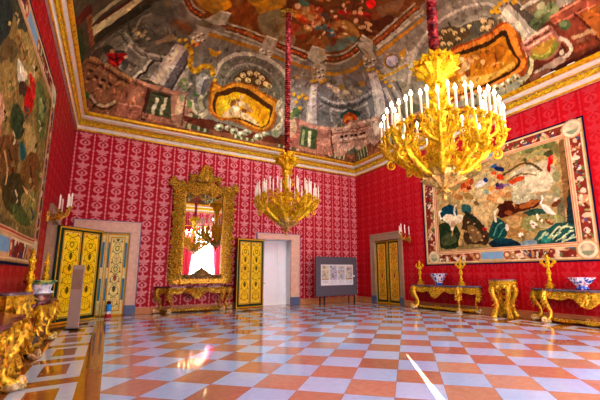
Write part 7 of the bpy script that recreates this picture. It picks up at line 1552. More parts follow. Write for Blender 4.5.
('6A4A0A',1,[9.46,5.25,9.47,5.28,9.45,5.32,9.42,5.32,9.41,5.29,9.43,5.25]),
('C89C1C',1,[9.42,5.07,9.44,5.12,9.42,5.19,9.37,5.22,9.34,5.2,9.34,5.13,9.38,5.08]),
('6A4A0A',1,[9.46,5.09,9.47,5.12,9.46,5.15,9.43,5.16,9.42,5.12,9.44,5.09]),
('C89C1C',1,[9.54,5.03,9.56,5.08,9.54,5.15,9.49,5.18,9.46,5.15,9.46,5.09,9.5,5.03]),
('6A4A0A',1,[9.58,5.04,9.59,5.07,9.58,5.11,9.55,5.11,9.54,5.08,9.56,5.05]),
('C89C1C',1,[9.47,5.69,9.49,5.74,9.46,5.82,9.41,5.85,9.38,5.82,9.38,5.75,9.42,5.69]),
('6A4A0A',1,[9.51,5.71,9.52,5.74,9.5,5.78,9.47,5.78,9.46,5.75,9.48,5.71]),
('C89C1C',1,[9.53,5.56,9.55,5.61,9.53,5.68,9.48,5.72,9.44,5.69,9.44,5.62,9.48,5.56]),
('6A4A0A',1,[9.57,5.57,9.58,5.61,9.56,5.64,9.54,5.65,9.53,5.62,9.54,5.58]),
('6E5A44',1,[9.44,5.05,9.62,4.23,9.85,3.94,10.24,4.42,10.21,4.7]),
('B8B0A4',1,[9.75,5.04,9.75,4.95,9.75,4.81,9.75,4.67,9.76,4.51,9.77,4.34,9.79,4.22,9.73,4.22,9.71,4.34,9.7,4.51,9.68,4.67,9.68,4.82,9.69,4.96,9.69,5.06]),
('5A6A46',1,[10.1,4.7,10.14,4.72,10.17,4.77,10.18,4.86,10.15,4.93,10.11,4.97,10.06,4.95,10.03,4.89,10.03,4.81,10.05,4.74]),
('7A8A62',1,[9.99,4.53,10.04,4.54,10.07,4.6,10.07,4.68,10.05,4.75,10.01,4.78,9.96,4.77,9.93,4.71,9.93,4.63,9.95,4.56]),
('4A5838',1,[10.16,4.47,10.2,4.48,10.23,4.53,10.24,4.61,10.21,4.68,10.17,4.72,10.13,4.71,10.1,4.65,10.09,4.57,10.12,4.5]),
('8E9670',1,[10.01,4.3,10.05,4.32,10.08,4.37,10.08,4.45,10.06,4.51,10.02,4.55,9.98,4.54,9.95,4.48,9.95,4.4,9.97,4.34]),
('66744E',1,[9.99,4.15,10.03,4.16,10.06,4.22,10.07,4.29,10.04,4.36,10,4.39,9.96,4.38,9.93,4.33,9.93,4.25,9.95,4.18]),
('A4A684',1,[9.88,4.38,9.93,4.39,9.95,4.45,9.96,4.53,9.93,4.59,9.89,4.63,9.85,4.61,9.82,4.56,9.82,4.48,9.84,4.41]),
('566440',1,[10.14,4.31,10.18,4.32,10.21,4.38,10.22,4.45,10.19,4.52,10.15,4.56,10.11,4.55,10.08,4.49,10.07,4.41,10.1,4.35]),
('7E8660',1,[10.11,4.1,10.15,4.11,10.18,4.16,10.18,4.24,10.16,4.3,10.12,4.34,10.08,4.33,10.05,4.27,10.04,4.2,10.07,4.13]),
('3E4A30',1,[10.21,4.64,10.26,4.66,10.29,4.71,10.3,4.79,10.27,4.87,10.23,4.91,10.19,4.89,10.15,4.83,10.15,4.75,10.17,4.68]),
('8E4A36',1,[10.24,4.42,10.22,3.2,10.49,3.26,10.43,4.34]),
('B07058',1,[10.22,4.4,10.21,3.18,10.17,3.19,10.18,4.41]),
('C87A60',1,[10.37,4.36,10.44,3.25,10.41,3.25,10.34,4.36]),
('9C5A24',1,[10.46,3.75,10.43,3.43,10.42,3.25,11.12,3.41,10.76,3.55]),
('4A1A10',1,[10.39,3.84,10.46,3.79,10.57,3.72,10.69,3.65,10.85,3.58,11.03,3.5,11.16,3.44,11.15,3.4,11.02,3.45,10.84,3.53,10.67,3.6,10.55,3.67,10.44,3.75,10.37,3.8]),
('7A3824',1,[10.45,4.35,10.44,3.79,10.78,3.61,11.19,3.43,11.12,4.05,10.83,4.32]),
('4A5A3C',1,[10.52,3.94,10.58,3.97,10.61,4.06,10.59,4.16,10.54,4.25,10.46,4.28,10.4,4.25,10.37,4.16,10.39,4.05,10.45,3.97]),
('77855C',1,[10.47,4.05,10.5,4.07,10.52,4.12,10.51,4.18,10.48,4.23,10.43,4.25,10.4,4.23,10.39,4.18,10.4,4.12,10.43,4.07]),
('B48E6C',1,[10.85,4.04,10.87,3.97,10.88,3.87,10.89,3.78,10.89,3.7,10.89,3.63,10.89,3.59,10.91,3.56,10.95,3.53,10.98,3.5,10.94,3.43,10.91,3.46,10.86,3.5,10.81,3.57,10.8,3.65,10.81,3.72,10.81,3.79,10.8,3.88,10.78,3.97,10.77,4.04]),
('8A5A44',1,[10.96,3.96,11.02,3.62,10.95,3.62,10.89,3.97]),
('9C6456',1,[10.39,5.4,10.34,5.29,10.34,5.12,10.33,4.95,10.32,4.79,10.3,4.64,10.31,4.52,10.36,4.45,10.42,4.42,10.5,4.39,10.59,4.36,10.69,4.33,10.78,4.33,10.85,4.37,10.92,4.45,10.97,4.54,11,4.64,11.01,4.77,10.99,4.9,10.95,5.02,10.88,5.14,10.79,5.24,10.65,5.34,10.5,5.41]),
('D2AC9C',1,[10.41,5.33,10.4,5.21,10.39,5.05,10.38,4.89,10.37,4.74,10.37,4.59,10.37,4.49,10.32,4.51,10.32,4.61,10.32,4.75,10.33,4.91,10.34,5.07,10.35,5.23,10.36,5.34]),
('5E2E26',1,[10.49,5.3,10.48,5.19,10.47,5.03,10.45,4.87,10.45,4.72,10.44,4.57,10.44,4.47,10.4,4.48,10.41,4.58,10.41,4.73,10.42,4.88,10.43,5.04,10.44,5.2,10.45,5.32]),
('C89A8A',1,[10.56,5.26,10.55,5.15,10.55,5,10.54,4.84,10.53,4.69,10.52,4.55,10.52,4.45,10.48,4.46,10.48,4.56,10.49,4.71,10.49,4.86,10.5,5.01,10.51,5.17,10.51,5.28]),
('A87E34',1,[10.61,5.21,10.61,4.74,10.61,4.41,10.85,4.5,10.85,4.85,10.76,5.13]),
('7E7E34',1,[10.78,5.27,10.82,5.2,10.89,5.09,10.94,4.97,10.96,4.84,10.96,4.72,10.94,4.61,10.89,4.51,10.83,4.43,10.79,4.37,10.68,4.49,10.72,4.54,10.78,4.62,10.81,4.69,10.82,4.77,10.82,4.86,10.81,4.94,10.77,5.02,10.72,5.11,10.67,5.17]),
('B0A050',1,[10.74,5.17,10.78,5.11,10.84,5.02,10.88,4.92,10.88,4.81,10.87,4.71,10.85,4.63,10.82,4.65,10.83,4.72,10.85,4.83,10.85,4.92,10.81,5,10.76,5.08,10.71,5.14]),
('6A2A1C',1,[10.91,5.14,10.96,5.07,11.02,4.97,11.07,4.86,11.08,4.74,11.07,4.62,11.07,4.54,11,4.57,11,4.64,11.01,4.75,11,4.85,10.96,4.94,10.9,5.03,10.86,5.09]),
('C4AEA0',1,[10.71,4.38,10.75,4.33,10.8,4.27,10.86,4.22,10.91,4.2,10.97,4.18,11.01,4.18,11.04,4.22,11.07,4.3,11.09,4.37,11.08,4.44,11.06,4.51,11.05,4.57,11.14,4.58,11.16,4.52,11.17,4.43,11.18,4.34,11.16,4.24,11.12,4.15,11.06,4.09,10.98,4.08,10.9,4.1,10.82,4.14,10.75,4.2,10.69,4.27,10.65,4.32]),
('4A2018',1,[10.82,4.37,10.87,4.35,10.93,4.32,10.96,4.31,10.98,4.35,10.99,4.42,10.99,4.47,11.05,4.45,11.04,4.4,11.03,4.32,10.99,4.25,10.92,4.26,10.86,4.29,10.81,4.32]),
('CDB8AA',1,[11.01,4.31,11.05,4.33,11.06,4.37,11.04,4.41,11.01,4.43,10.96,4.43,10.93,4.41,10.92,4.37,10.94,4.33,10.97,4.31]),
('A4887C',1,[11.12,5.29,11.05,4.45,11.22,4.29,11.26,5.16]),
('421812',1,[11.46,6.08,11.24,5.22,11.24,4.27,11.24,3.44,11.55,3.5,11.55,6.09]),
('7A4A3A',1,[11.2,5.47,11.18,4.83,11.36,4.75,11.38,5.38])]
RIGHT_SHAPES = [
('B0945C',1,[9.39,5.23,8.86,5.43,8.15,5.44,7.51,5.45,6.97,5.5,6.47,5.53,5.99,5.55,5.49,5.63,5.02,5.7,4.7,5.53,4.58,4.96,4.59,4.19,4.65,3.57,4.71,3.21,4.81,2.99,5.06,2.84,5.54,2.77,6.22,2.79,6.97,2.86,7.8,2.93,8.73,3.07,9.44,3.36,9.72,3.94,9.68,4.67]),
('C4AA72',1,[8.83,4.76,8.58,4.91,8.17,5.03,7.79,5.09,7.46,5.12,7.13,5.1,6.91,5.02,6.8,4.83,6.78,4.57,6.83,4.34,6.95,4.15,7.14,3.99,7.33,3.85,7.48,3.7,7.61,3.57,7.77,3.54,7.97,3.66,8.2,3.88,8.41,4.11,8.62,4.33,8.81,4.56]),
('9A8250',1,[9.08,5.24,8.82,5.32,8.45,5.34,8.12,5.33,7.85,5.3,7.62,5.25,7.53,5.18,7.64,5.11,7.89,5.03,8.16,4.94,8.43,4.8,8.71,4.66,8.94,4.62,9.08,4.77,9.15,5.03]),
('C8AE76',1,[7.86,4.32,7.68,4.43,7.45,4.47,7.28,4.43,7.19,4.28,7.16,4.05,7.18,3.82,7.27,3.56,7.42,3.29,7.56,3.14,7.7,3.18,7.84,3.35,7.93,3.56,7.96,3.82,7.94,4.11]),
('C0B48C',1,[6.49,4.77,6.36,4.88,6.14,4.93,5.92,4.97,5.7,5,5.47,5.02,5.28,4.99,5.14,4.91,5.03,4.78,4.97,4.64,4.96,4.48,5,4.3,5.08,4.16,5.22,4.08,5.42,4.04,5.63,4.02,5.86,4,6.09,4.01,6.28,4.08,6.41,4.28,6.5,4.55]),
('CFC49C',1,[5.96,4.57,5.82,4.65,5.62,4.71,5.43,4.7,5.29,4.62,5.18,4.49,5.12,4.36,5.12,4.23,5.17,4.09,5.27,4.01,5.43,4,5.64,4.04,5.81,4.12,5.92,4.25,5.98,4.43]),
('A89C74',1,[6.4,4.25,6.25,4.21,6.04,4.09,5.83,3.99,5.58,3.97,5.34,3.96,5.16,3.92,5.08,3.79,5.05,3.62,5.09,3.53,5.23,3.56,5.43,3.67,5.66,3.76,5.91,3.76,6.18,3.73,6.38,3.75,6.47,3.91,6.47,4.12]),
('5A4628',1,[6.76,4.76,6.66,4.8,6.53,4.86,6.38,4.92,6.22,4.97,6.05,5.01,5.9,5.03,5.8,5,5.71,4.95,5.62,4.89,5.54,4.8,5.46,4.7,5.41,4.63,5.35,4.68,5.41,4.75,5.49,4.85,5.58,4.95,5.67,5.02,5.78,5.08,5.91,5.11,6.07,5.1,6.25,5.05,6.42,5,6.57,4.95,6.71,4.88,6.8,4.84]),
('7A6436',1,[6.57,4.55,6.44,4.6,6.25,4.67,6.07,4.71,5.89,4.66,5.71,4.58,5.58,4.52,5.57,4.56,5.7,4.62,5.88,4.71,6.08,4.76,6.27,4.73,6.46,4.65,6.59,4.6]),
('6A7040',1,[5.54,5.49,5.57,5.41,5.66,5.37,5.78,5.38,5.88,5.44,5.92,5.53,5.89,5.61,5.8,5.65,5.68,5.63,5.58,5.57]),
('7E8448',1,[5.29,5.51,5.32,5.43,5.41,5.39,5.52,5.4,5.61,5.46,5.66,5.55,5.63,5.62,5.54,5.67,5.42,5.65,5.33,5.59]),
('58602F',1,[5.02,5.49,5.05,5.39,5.13,5.34,5.24,5.35,5.33,5.42,5.37,5.52,5.35,5.62,5.26,5.67,5.15,5.66,5.06,5.59]),
('6A6A38',1,[4.86,5.36,4.88,5.25,4.95,5.18,5.03,5.19,5.11,5.27,5.15,5.39,5.13,5.5,5.06,5.57,4.97,5.56,4.9,5.48]),
('8A8A50',1,[5.83,5.47,5.86,5.41,5.94,5.38,6.04,5.39,6.13,5.44,6.17,5.5,6.14,5.56,6.06,5.59,5.96,5.58,5.87,5.54]),
('7A6E3C',1,[4.77,5.19,4.78,5.06,4.83,4.98,4.9,4.99,4.96,5.07,4.99,5.21,4.98,5.34,4.93,5.42,4.86,5.42,4.8,5.33]),
('98985C',1,[5.2,5.24,5.23,5.19,5.31,5.16,5.42,5.17,5.52,5.21,5.56,5.27,5.53,5.33,5.44,5.36,5.33,5.35,5.24,5.3]),
('48502C',1,[5,5.14,5.03,5.09,5.09,5.05,5.18,5.06,5.26,5.1,5.29,5.16,5.27,5.22,5.2,5.25,5.11,5.24,5.03,5.2]),
('A09A60',1,[5.54,5.24,5.56,5.19,5.64,5.17,5.73,5.18,5.82,5.21,5.85,5.26,5.82,5.31,5.75,5.33,5.65,5.33,5.57,5.29]),
('8C8A5A',1,[4.88,4.39,4.9,4.28,4.95,4.21,5.02,4.21,5.08,4.28,5.11,4.4,5.09,4.51,5.04,4.58,4.97,4.58,4.91,4.5]),
('9A9868',1,[4.94,3.9,4.95,3.79,5,3.72,5.07,3.72,5.13,3.78,5.16,3.9,5.15,4.01,5.1,4.08,5.03,4.08,4.97,4.01]),
('A89860',1,[6.05,5.33,6.08,5.28,6.16,5.25,6.26,5.26,6.35,5.3,6.39,5.35,6.36,5.4,6.28,5.43,6.17,5.42,6.09,5.38]),
('5E6636',1,[5.8,5.17,5.82,5.13,5.86,5.1,5.92,5.11,5.97,5.14,5.99,5.18,5.98,5.22,5.93,5.24,5.87,5.24,5.82,5.21]),
('3E2C1A',1,[4.67,5.52,4.49,5.49,4.52,3.55,4.59,2.49,4.88,2.46,4.77,3.9]),
('7E5E34',1,[4.79,5.5,4.65,5.51,4.72,3.89,4.77,3.23,4.91,3.43]),
('1C3034',1,[4.77,3.71,4.54,3.85,4.58,2.37,4.95,2.34]),
('6E6A48',1,[5.08,3.65,4.87,3.74,4.89,2.82,5.11,2.91]),
('C8181A',1,[5,4.91,5.03,4.82,5.08,4.78,5.14,4.8,5.18,4.87,5.19,4.97,5.16,5.06,5.11,5.1,5.05,5.08,5.01,5.01]),
('A01416',1,[5.11,4.68,5.13,4.59,5.16,4.54,5.2,4.55,5.22,4.62,5.22,4.71,5.2,4.8,5.17,4.85,5.13,4.84,5.11,4.78]),
('E8604A',1,[5,5.01,5.01,4.97,5.03,4.96,5.06,4.97,5.08,5,5.09,5.04,5.07,5.07,5.05,5.09,5.02,5.08,5,5.05]),
('D8A040',1,[4.97,4.8,4.98,4.76,5,4.74,5.03,4.75,5.04,4.78,5.05,4.83,5.03,4.87,5.01,4.89,4.99,4.89,4.97,4.85]),
('2A4A3A',1,[6.15,3.37,6.08,3.43,5.95,3.47,5.81,3.49,5.66,3.47,5.5,3.43,5.4,3.39,5.38,3.33,5.41,3.26,5.48,3.21,5.6,3.18,5.76,3.16,5.91,3.17,6.03,3.22,6.12,3.3]),
('4A200E',1,[7,3.72,6.93,3.82,6.79,3.9,6.64,3.94,6.49,3.9,6.33,3.81,6.18,3.75,6.06,3.76,5.95,3.8,5.84,3.83,5.71,3.81,5.58,3.77,5.51,3.73,5.52,3.67,5.58,3.59,5.68,3.53,5.83,3.5,6.02,3.47,6.21,3.45,6.38,3.41,6.55,3.38,6.7,3.38,6.84,3.47,6.95,3.6]),
('A4622C',1,[6.22,3.66,6.13,3.71,5.98,3.76,5.85,3.79,5.72,3.79,5.6,3.77,5.54,3.74,5.57,3.7,5.67,3.65,5.77,3.61,5.87,3.57,5.98,3.54,6.07,3.53,6.15,3.56,6.21,3.6]),
('7A3A18',1,[6.89,3.7,6.81,3.74,6.66,3.77,6.52,3.78,6.4,3.74,6.29,3.68,6.26,3.63,6.33,3.58,6.48,3.53,6.62,3.51,6.74,3.56,6.85,3.63]),
('C89A58',1,[6.36,3.68,6.37,3.62,6.41,3.59,6.45,3.6,6.48,3.64,6.49,3.7,6.47,3.76,6.43,3.79,6.39,3.78,6.36,3.74]),
('9C7640',1,[6.93,3.28,6.8,3.37,6.6,3.4,6.42,3.41,6.24,3.4,6.07,3.36,5.96,3.28,5.94,3.14,5.96,2.97,6.01,2.82,6.08,2.71,6.18,2.63,6.3,2.58,6.47,2.58,6.68,2.62,6.84,2.7,6.93,2.88,6.96,3.1]),
('B8945A',1,[6.71,3.32,6.59,3.36,6.42,3.36,6.29,3.33,6.21,3.24,6.17,3.13,6.18,3.04,6.29,2.98,6.46,2.94,6.6,2.96,6.68,3.05,6.72,3.2]),
('8A8A50',1,[6.16,3.24,5.95,3.28,5.66,3.28,5.41,3.26,5.22,3.24,5.07,3.19,4.97,3.13,4.94,3.04,4.97,2.93,5.06,2.84,5.23,2.8,5.48,2.79,5.7,2.79,5.88,2.78,6.03,2.79,6.14,2.83,6.21,2.96,6.23,3.12]),
('A4A06A',1,[5.69,2.92,5.61,2.98,5.42,3.04,5.25,3.08,5.13,3.08,5.03,3.06,4.98,3.01,5,2.94,5.07,2.85,5.17,2.79,5.35,2.8,5.57,2.86]),
('7A4A24',1,[5.24,2.91,5.28,2.89,5.36,2.91,5.43,2.96,5.47,3.04,5.47,3.09,5.42,3.11,5.35,3.09,5.27,3.04,5.23,2.97]),
('C89A60',1,[5.25,2.97,5.28,2.96,5.32,2.98,5.36,3.01,5.39,3.05,5.39,3.08,5.36,3.09,5.32,3.08,5.28,3.04,5.25,3]),
('B8A878',1,[5.63,2.85,5.06,2.82,5.05,2.86,5.63,2.9]),
('EAE2CC',1,[5.52,3.6,5.49,3.61,5.43,3.58,5.38,3.54,5.33,3.49,5.27,3.42,5.22,3.36,5.18,3.29,5.14,3.23,5.13,3.19,5.17,3.19,5.25,3.21,5.32,3.25,5.38,3.29,5.44,3.34,5.49,3.4,5.51,3.47,5.53,3.55]),
('EAE2CC',1,[5.47,3.54,5.48,3.58,5.49,3.64,5.48,3.69,5.46,3.74,5.43,3.79,5.41,3.83,5.46,3.87,5.49,3.83,5.52,3.77,5.54,3.71,5.54,3.64,5.54,3.57,5.53,3.53]),
('E0D4B4',1,[5.43,3.87,5.51,3.92,5.53,3.87,5.45,3.82]),
('8A6A48',1,[5.37,3.25,5.36,3.09,5.33,3.09,5.34,3.25]),
('6A3A20',1,[4.94,3.64,4.95,3.58,5.01,3.51,5.1,3.46,5.19,3.45,5.24,3.48,5.23,3.54,5.17,3.6,5.07,3.65,4.99,3.66]),
('C8B898',1,[5,3.72,5,3.69,5.03,3.65,5.08,3.62,5.12,3.62,5.15,3.64,5.15,3.68,5.12,3.71,5.07,3.74,5.03,3.74]),
('E6D8BC',1,[5.64,3.21,5.64,3.15,5.67,3.12,5.7,3.11,5.72,3.15,5.74,3.2,5.73,3.26,5.71,3.3,5.68,3.3,5.65,3.27]),
('8A5A34',1,[5.59,3.13,5.62,3.1,5.66,3.1,5.68,3.14,5.65,3.17,5.61,3.16]),
('E6D8BC',1,[5.71,2.97,5.73,2.9,5.77,2.85,5.83,2.85,5.88,2.89,5.9,2.95,5.89,3.02,5.85,3.07,5.79,3.07,5.74,3.04]),
('8A5A34',1,[5.71,2.88,5.73,2.85,5.78,2.86,5.8,2.9,5.77,2.93,5.73,2.92]),
('E6D8BC',1,[6.63,3.01,6.64,2.94,6.67,2.89,6.71,2.89,6.75,2.93,6.77,3,6.77,3.07,6.74,3.11,6.69,3.11,6.65,3.07]),
('8A5A34',1,[6.59,2.92,6.62,2.89,6.67,2.89,6.69,2.93,6.66,2.96,6.61,2.96]),
('E6D8BC',1,[6.2,2.69,6.21,2.65,6.25,2.62,6.31,2.61,6.35,2.63,6.37,2.67,6.36,2.72,6.32,2.75,6.27,2.76,6.22,2.73]),
('8A5A34',1,[6.18,2.61,6.21,2.58,6.26,2.58,6.28,2.62,6.25,2.65,6.2,2.64]),
('E6D8BC',1,[5.84,3.07,5.85,3.04,5.87,3.01,5.9,3.01,5.93,3.03,5.94,3.07,5.93,3.1,5.91,3.13,5.88,3.13,5.85,3.11]),
('8A5A34',1,[5.79,2.99,5.82,2.96,5.86,2.97,5.88,3,5.85,3.03,5.81,3.03]),
('E6D8BC',1,[5.54,3.07,5.54,3.04,5.56,3.02,5.59,3.02,5.62,3.03,5.63,3.06,5.62,3.09,5.6,3.11,5.57,3.11,5.55,3.09]),
('8A5A34',1,[5.49,2.98,5.51,2.96,5.55,2.96,5.57,3,5.55,3.03,5.5,3.02]),
('245248',1,[5.9,2.39,5.91,2.49,5.82,2.62,5.71,2.72,5.62,2.77,5.51,2.79,5.4,2.82,5.29,2.87,5.17,2.94,5.04,2.96,4.89,2.93,4.74,2.87,4.63,2.79,4.58,2.66,4.58,2.5,4.63,2.38,4.78,2.32,5,2.31,5.23,2.31,5.47,2.31,5.73,2.33]),
('2E7A68',1,[5.67,2.53,5.6,2.6,5.5,2.67,5.41,2.69,5.36,2.63,5.33,2.52,5.33,2.44,5.39,2.39,5.49,2.36,5.57,2.36,5.62,2.4,5.67,2.46]),
('123C44',1,[5.21,2.43,5.14,2.5,5.03,2.58,4.92,2.64,4.81,2.66,4.7,2.65,4.63,2.61,4.59,2.52,4.59,2.41,4.64,2.32,4.77,2.29,4.96,2.28,5.12,2.3,5.19,2.33,5.23,2.37]),
('B8C490',1,[5.31,2.42,5.24,2.5,5.15,2.6,5.06,2.7,4.97,2.76,4.88,2.81,4.83,2.85,4.85,2.9,4.91,2.86,4.99,2.81,5.08,2.74,5.18,2.64,5.28,2.53,5.34,2.45]),
('B8C490',1,[5.21,2.35,5.13,2.41,5.01,2.49,4.91,2.56,4.83,2.6,4.75,2.63,4.69,2.65,4.71,2.7,4.76,2.68,4.84,2.65,4.93,2.6,5.04,2.53,5.15,2.45,5.23,2.39]),
('B8C490',1,[5.42,2.49,5.36,2.55,5.27,2.64,5.19,2.71,5.13,2.76,5.08,2.79,5.04,2.82,5.07,2.86,5.11,2.84,5.16,2.8,5.22,2.75,5.3,2.68,5.39,2.59,5.45,2.53]),
('B8C490',1,[5.05,2.33,4.99,2.36,4.9,2.4,4.83,2.43,4.76,2.44,4.71,2.44,4.67,2.44,4.67,2.49,4.71,2.49,4.77,2.49,4.83,2.48,4.92,2.45,5,2.4,5.07,2.38]),
('B8C490',1,[5.72,2.45,5.67,2.5,5.61,2.57,5.55,2.63,5.51,2.66,5.48,2.69,5.45,2.71,5.48,2.75,5.51,2.73,5.54,2.7,5.58,2.67,5.64,2.61,5.71,2.54,5.75,2.49]),
('B8C490',1,[5.06,2.75,5.01,2.77,4.95,2.79,4.9,2.79,4.84,2.77,4.77,2.74,4.73,2.72,4.71,2.76,4.75,2.79,4.82,2.82,4.89,2.85,4.96,2.84,5.03,2.82,5.07,2.8]),
('8CB08A',1,[5.42,2.67,5.42,2.64,5.44,2.61,5.48,2.59,5.51,2.59,5.54,2.6,5.54,2.63,5.51,2.66,5.48,2.68,5.44,2.69]),
('D0D4A8',1,[5.4,2.68,5.42,2.66,5.45,2.66,5.46,2.68,5.44,2.7,5.41,2.7]),
('8CB08A',1,[5.29,2.56,5.29,2.54,5.31,2.51,5.35,2.49,5.38,2.48,5.4,2.5,5.4,2.52,5.38,2.55,5.34,2.57,5.31,2.58]),
('D0D4A8',1,[5.27,2.57,5.28,2.55,5.32,2.55,5.33,2.58,5.31,2.6,5.28,2.59]),
('8CB08A',1,[5.08,2.63,5.08,2.61,5.11,2.58,5.14,2.56,5.17,2.56,5.19,2.57,5.19,2.6,5.17,2.63,5.14,2.65,5.11,2.65]),
('D0D4A8',1,[5.06,2.64,5.08,2.62,5.11,2.62,5.12,2.65,5.11,2.67,5.08,2.66]),
('8CB08A',1,[4.94,2.5,4.94,2.47,4.96,2.44,4.99,2.42,5.02,2.42,5.04,2.44,5.04,2.46,5.02,2.49,4.99,2.51,4.96,2.51]),
('D0D4A8',1,[4.91,2.51,4.93,2.49,4.96,2.49,4.97,2.51,4.96,2.53,4.93,2.53]),
('8CB08A',1,[4.78,2.66,4.79,2.64,4.8,2.61,4.84,2.59,4.87,2.59,4.89,2.6,4.89,2.63,4.87,2.65,4.83,2.67,4.8,2.68]),
('D0D4A8',1,[4.76,2.67,4.78,2.65,4.81,2.65,4.82,2.68,4.8,2.69,4.78,2.69]),
('8CB08A',1,[4.72,2.54,4.72,2.51,4.74,2.48,4.77,2.47,4.8,2.46,4.82,2.48,4.82,2.5,4.8,2.53,4.77,2.55,4.74,2.55]),
('D0D4A8',1,[4.7,2.54,4.72,2.53,4.74,2.53,4.76,2.55,4.74,2.57,4.71,2.57]),
('8CB08A',1,[5.58,2.59,5.58,2.56,5.6,2.53,5.64,2.51,5.67,2.51,5.7,2.52,5.69,2.55,5.67,2.58,5.63,2.6,5.6,2.61]),
('D0D4A8',1,[5.55,2.6,5.57,2.58,5.61,2.58,5.62,2.6,5.6,2.62,5.57,2.62]),
('86A0A4',1,[6.32,2.42,6.22,2.47,6.09,2.51,5.98,2.52,5.89,2.5,5.81,2.46,5.77,2.41,5.79,2.36,5.86,2.3,5.94,2.26,6.07,2.24,6.22,2.24,6.33,2.25,6.37,2.3,6.36,2.36]),
('14262E',1,[7.46,2.51,7.34,2.57,7.13,2.62,6.92,2.64,6.71,2.6,6.51,2.53,6.38,2.46,6.32,2.38,6.32,2.31,6.4,2.26,6.59,2.24,6.86,2.24,7.1,2.27,7.28,2.33,7.42,2.43]),
('163840',1,[7.3,2.6,7.2,2.63,7.01,2.64,6.85,2.63,6.7,2.6,6.55,2.55,6.51,2.5,6.62,2.47,6.83,2.44,7.01,2.44,7.15,2.48,7.26,2.55]),
('A83C18',1,[8.18,4.75,8.24,4.68,8.33,4.66,8.41,4.7,8.45,4.78,8.43,4.88,8.37,4.95,8.28,4.96,8.2,4.92,8.17,4.84]),
('C8682C',1,[8.02,4.84,8.08,4.77,8.15,4.74,8.21,4.77,8.24,4.85,8.22,4.94,8.16,5.01,8.09,5.04,8.03,5,8,4.93]),
('B04A20',1,[7.86,4.85,7.92,4.78,7.98,4.75,8.03,4.77,8.04,4.84,8.02,4.93,7.97,5,7.91,5.03,7.86,5,7.84,4.93]),
('D88A4A',1,[8.07,4.55,8.12,4.53,8.21,4.54,8.31,4.59,8.38,4.66,8.4,4.72,8.35,4.74,8.25,4.73,8.15,4.67,8.08,4.61]),
('8A2C14',1,[7.93,4.61,7.97,4.58,8.04,4.59,8.12,4.63,8.17,4.68,8.17,4.74,8.13,4.76,8.05,4.76,7.98,4.72,7.93,4.67]),
('C89A60',1,[8.38,4.59,8.42,4.56,8.5,4.57,8.57,4.6,8.63,4.66,8.63,4.71,8.59,4.74,8.51,4.74,8.43,4.7,8.38,4.64]),
('DDAA70',1,[7.78,4.63,7.82,4.6,7.88,4.6,7.93,4.63,7.97,4.67,7.97,4.72,7.93,4.76,7.87,4.76,7.82,4.73,7.78,4.68]),
('D6D2C4',1,[7.83,4.67,7.79,4.72,7.7,4.79,7.6,4.85,7.51,4.88,7.42,4.91,7.35,4.9,7.31,4.86,7.28,4.8,7.29,4.74,7.35,4.68,7.44,4.63,7.54,4.6,7.66,4.61,7.77,4.63]),
('1A2E66',1,[7.26,4.8,7.28,4.76,7.34,4.74,7.4,4.75,7.45,4.8,7.46,4.85,7.44,4.9,7.38,4.92,7.32,4.91,7.27,4.86]),
('16264E',1,[6.62,5.02,6.67,4.99,6.79,5.01,6.92,5.08,7.01,5.17,7.04,5.24,6.97,5.27,6.86,5.24,6.73,5.17,6.64,5.09]),
('2C5A92',1,[6.86,5.3,6.87,5.26,6.93,5.21,7.02,5.19,7.1,5.2,7.14,5.23,7.13,5.28,7.07,5.32,6.98,5.34,6.9,5.33]),
('C84A1C',1,[6.93,4.99,6.96,4.96,7,4.95,7.06,4.96,7.1,5,7.12,5.04,7.1,5.07,7.05,5.07,6.99,5.06,6.95,5.03]),
('C43C16',1,[6.65,4.71,6.71,4.68,6.79,4.69,6.87,4.74,6.92,4.82,6.91,4.89,6.85,4.93,6.77,4.91,6.69,4.86,6.65,4.78]),
('C0481E',1,[6.51,4.55,6.47,4.59,6.39,4.62,6.29,4.64,6.17,4.65,6.04,4.65,5.95,4.63,5.94,4.6,5.97,4.55,6.03,4.51,6.13,4.48,6.27,4.46,6.38,4.45,6.45,4.48,6.5,4.52]),
('70446A',1,[6.64,4.48,6.66,4.41,6.73,4.35,6.84,4.33,6.94,4.35,6.99,4.41,6.98,4.48,6.9,4.54,6.79,4.56,6.69,4.53]),
('2E2A4A',1,[6.84,4.52,6.86,4.48,6.9,4.45,6.95,4.46,6.98,4.5,6.99,4.56,6.97,4.6,6.93,4.63,6.89,4.62,6.85,4.58]),
('A83048',1,[6.84,4.38,6.86,4.35,6.91,4.34,6.96,4.35,7.01,4.38,7.02,4.42,7,4.44,6.96,4.45,6.9,4.44,6.86,4.41]),
('8A7A9A',1,[6.49,4.44,6.51,4.41,6.57,4.4,6.63,4.41,6.68,4.45,6.7,4.49,6.67,4.52,6.62,4.53,6.55,4.52,6.5,4.48]),
('E0B684',1,[7,4.21,7.07,4.15,7.16,4.15,7.25,4.2,7.29,4.29,7.27,4.38,7.2,4.43,7.11,4.43,7.02,4.38,6.98,4.29]),
('D4A468',1,[6.79,4.04,6.87,3.99,6.97,4,7.08,4.06,7.13,4.16,7.12,4.25,7.05,4.3,6.94,4.29,6.84,4.23,6.79,4.13]),
('C89056',1,[6.64,4.13,6.7,4.08,6.79,4.08,6.87,4.13,6.91,4.21,6.89,4.3,6.83,4.35,6.74,4.35,6.66,4.3,6.62,4.22]),
('DCB078',1,[6.49,4.17,6.54,4.14,6.62,4.15,6.7,4.2,6.75,4.27,6.74,4.34,6.68,4.38,6.6,4.37,6.53,4.31,6.48,4.24]),
('C08C50',1,[6.92,3.92,6.98,3.89,7.08,3.9,7.18,3.97,7.25,4.05,7.25,4.13,7.19,4.16,7.08,4.14,6.98,4.08,6.92,3.99]),
('B87E44',1,[7.16,4.07,7.23,4.01,7.3,3.99,7.37,4.03,7.39,4.11,7.37,4.19,7.31,4.25,7.23,4.27,7.17,4.23,7.14,4.15]),
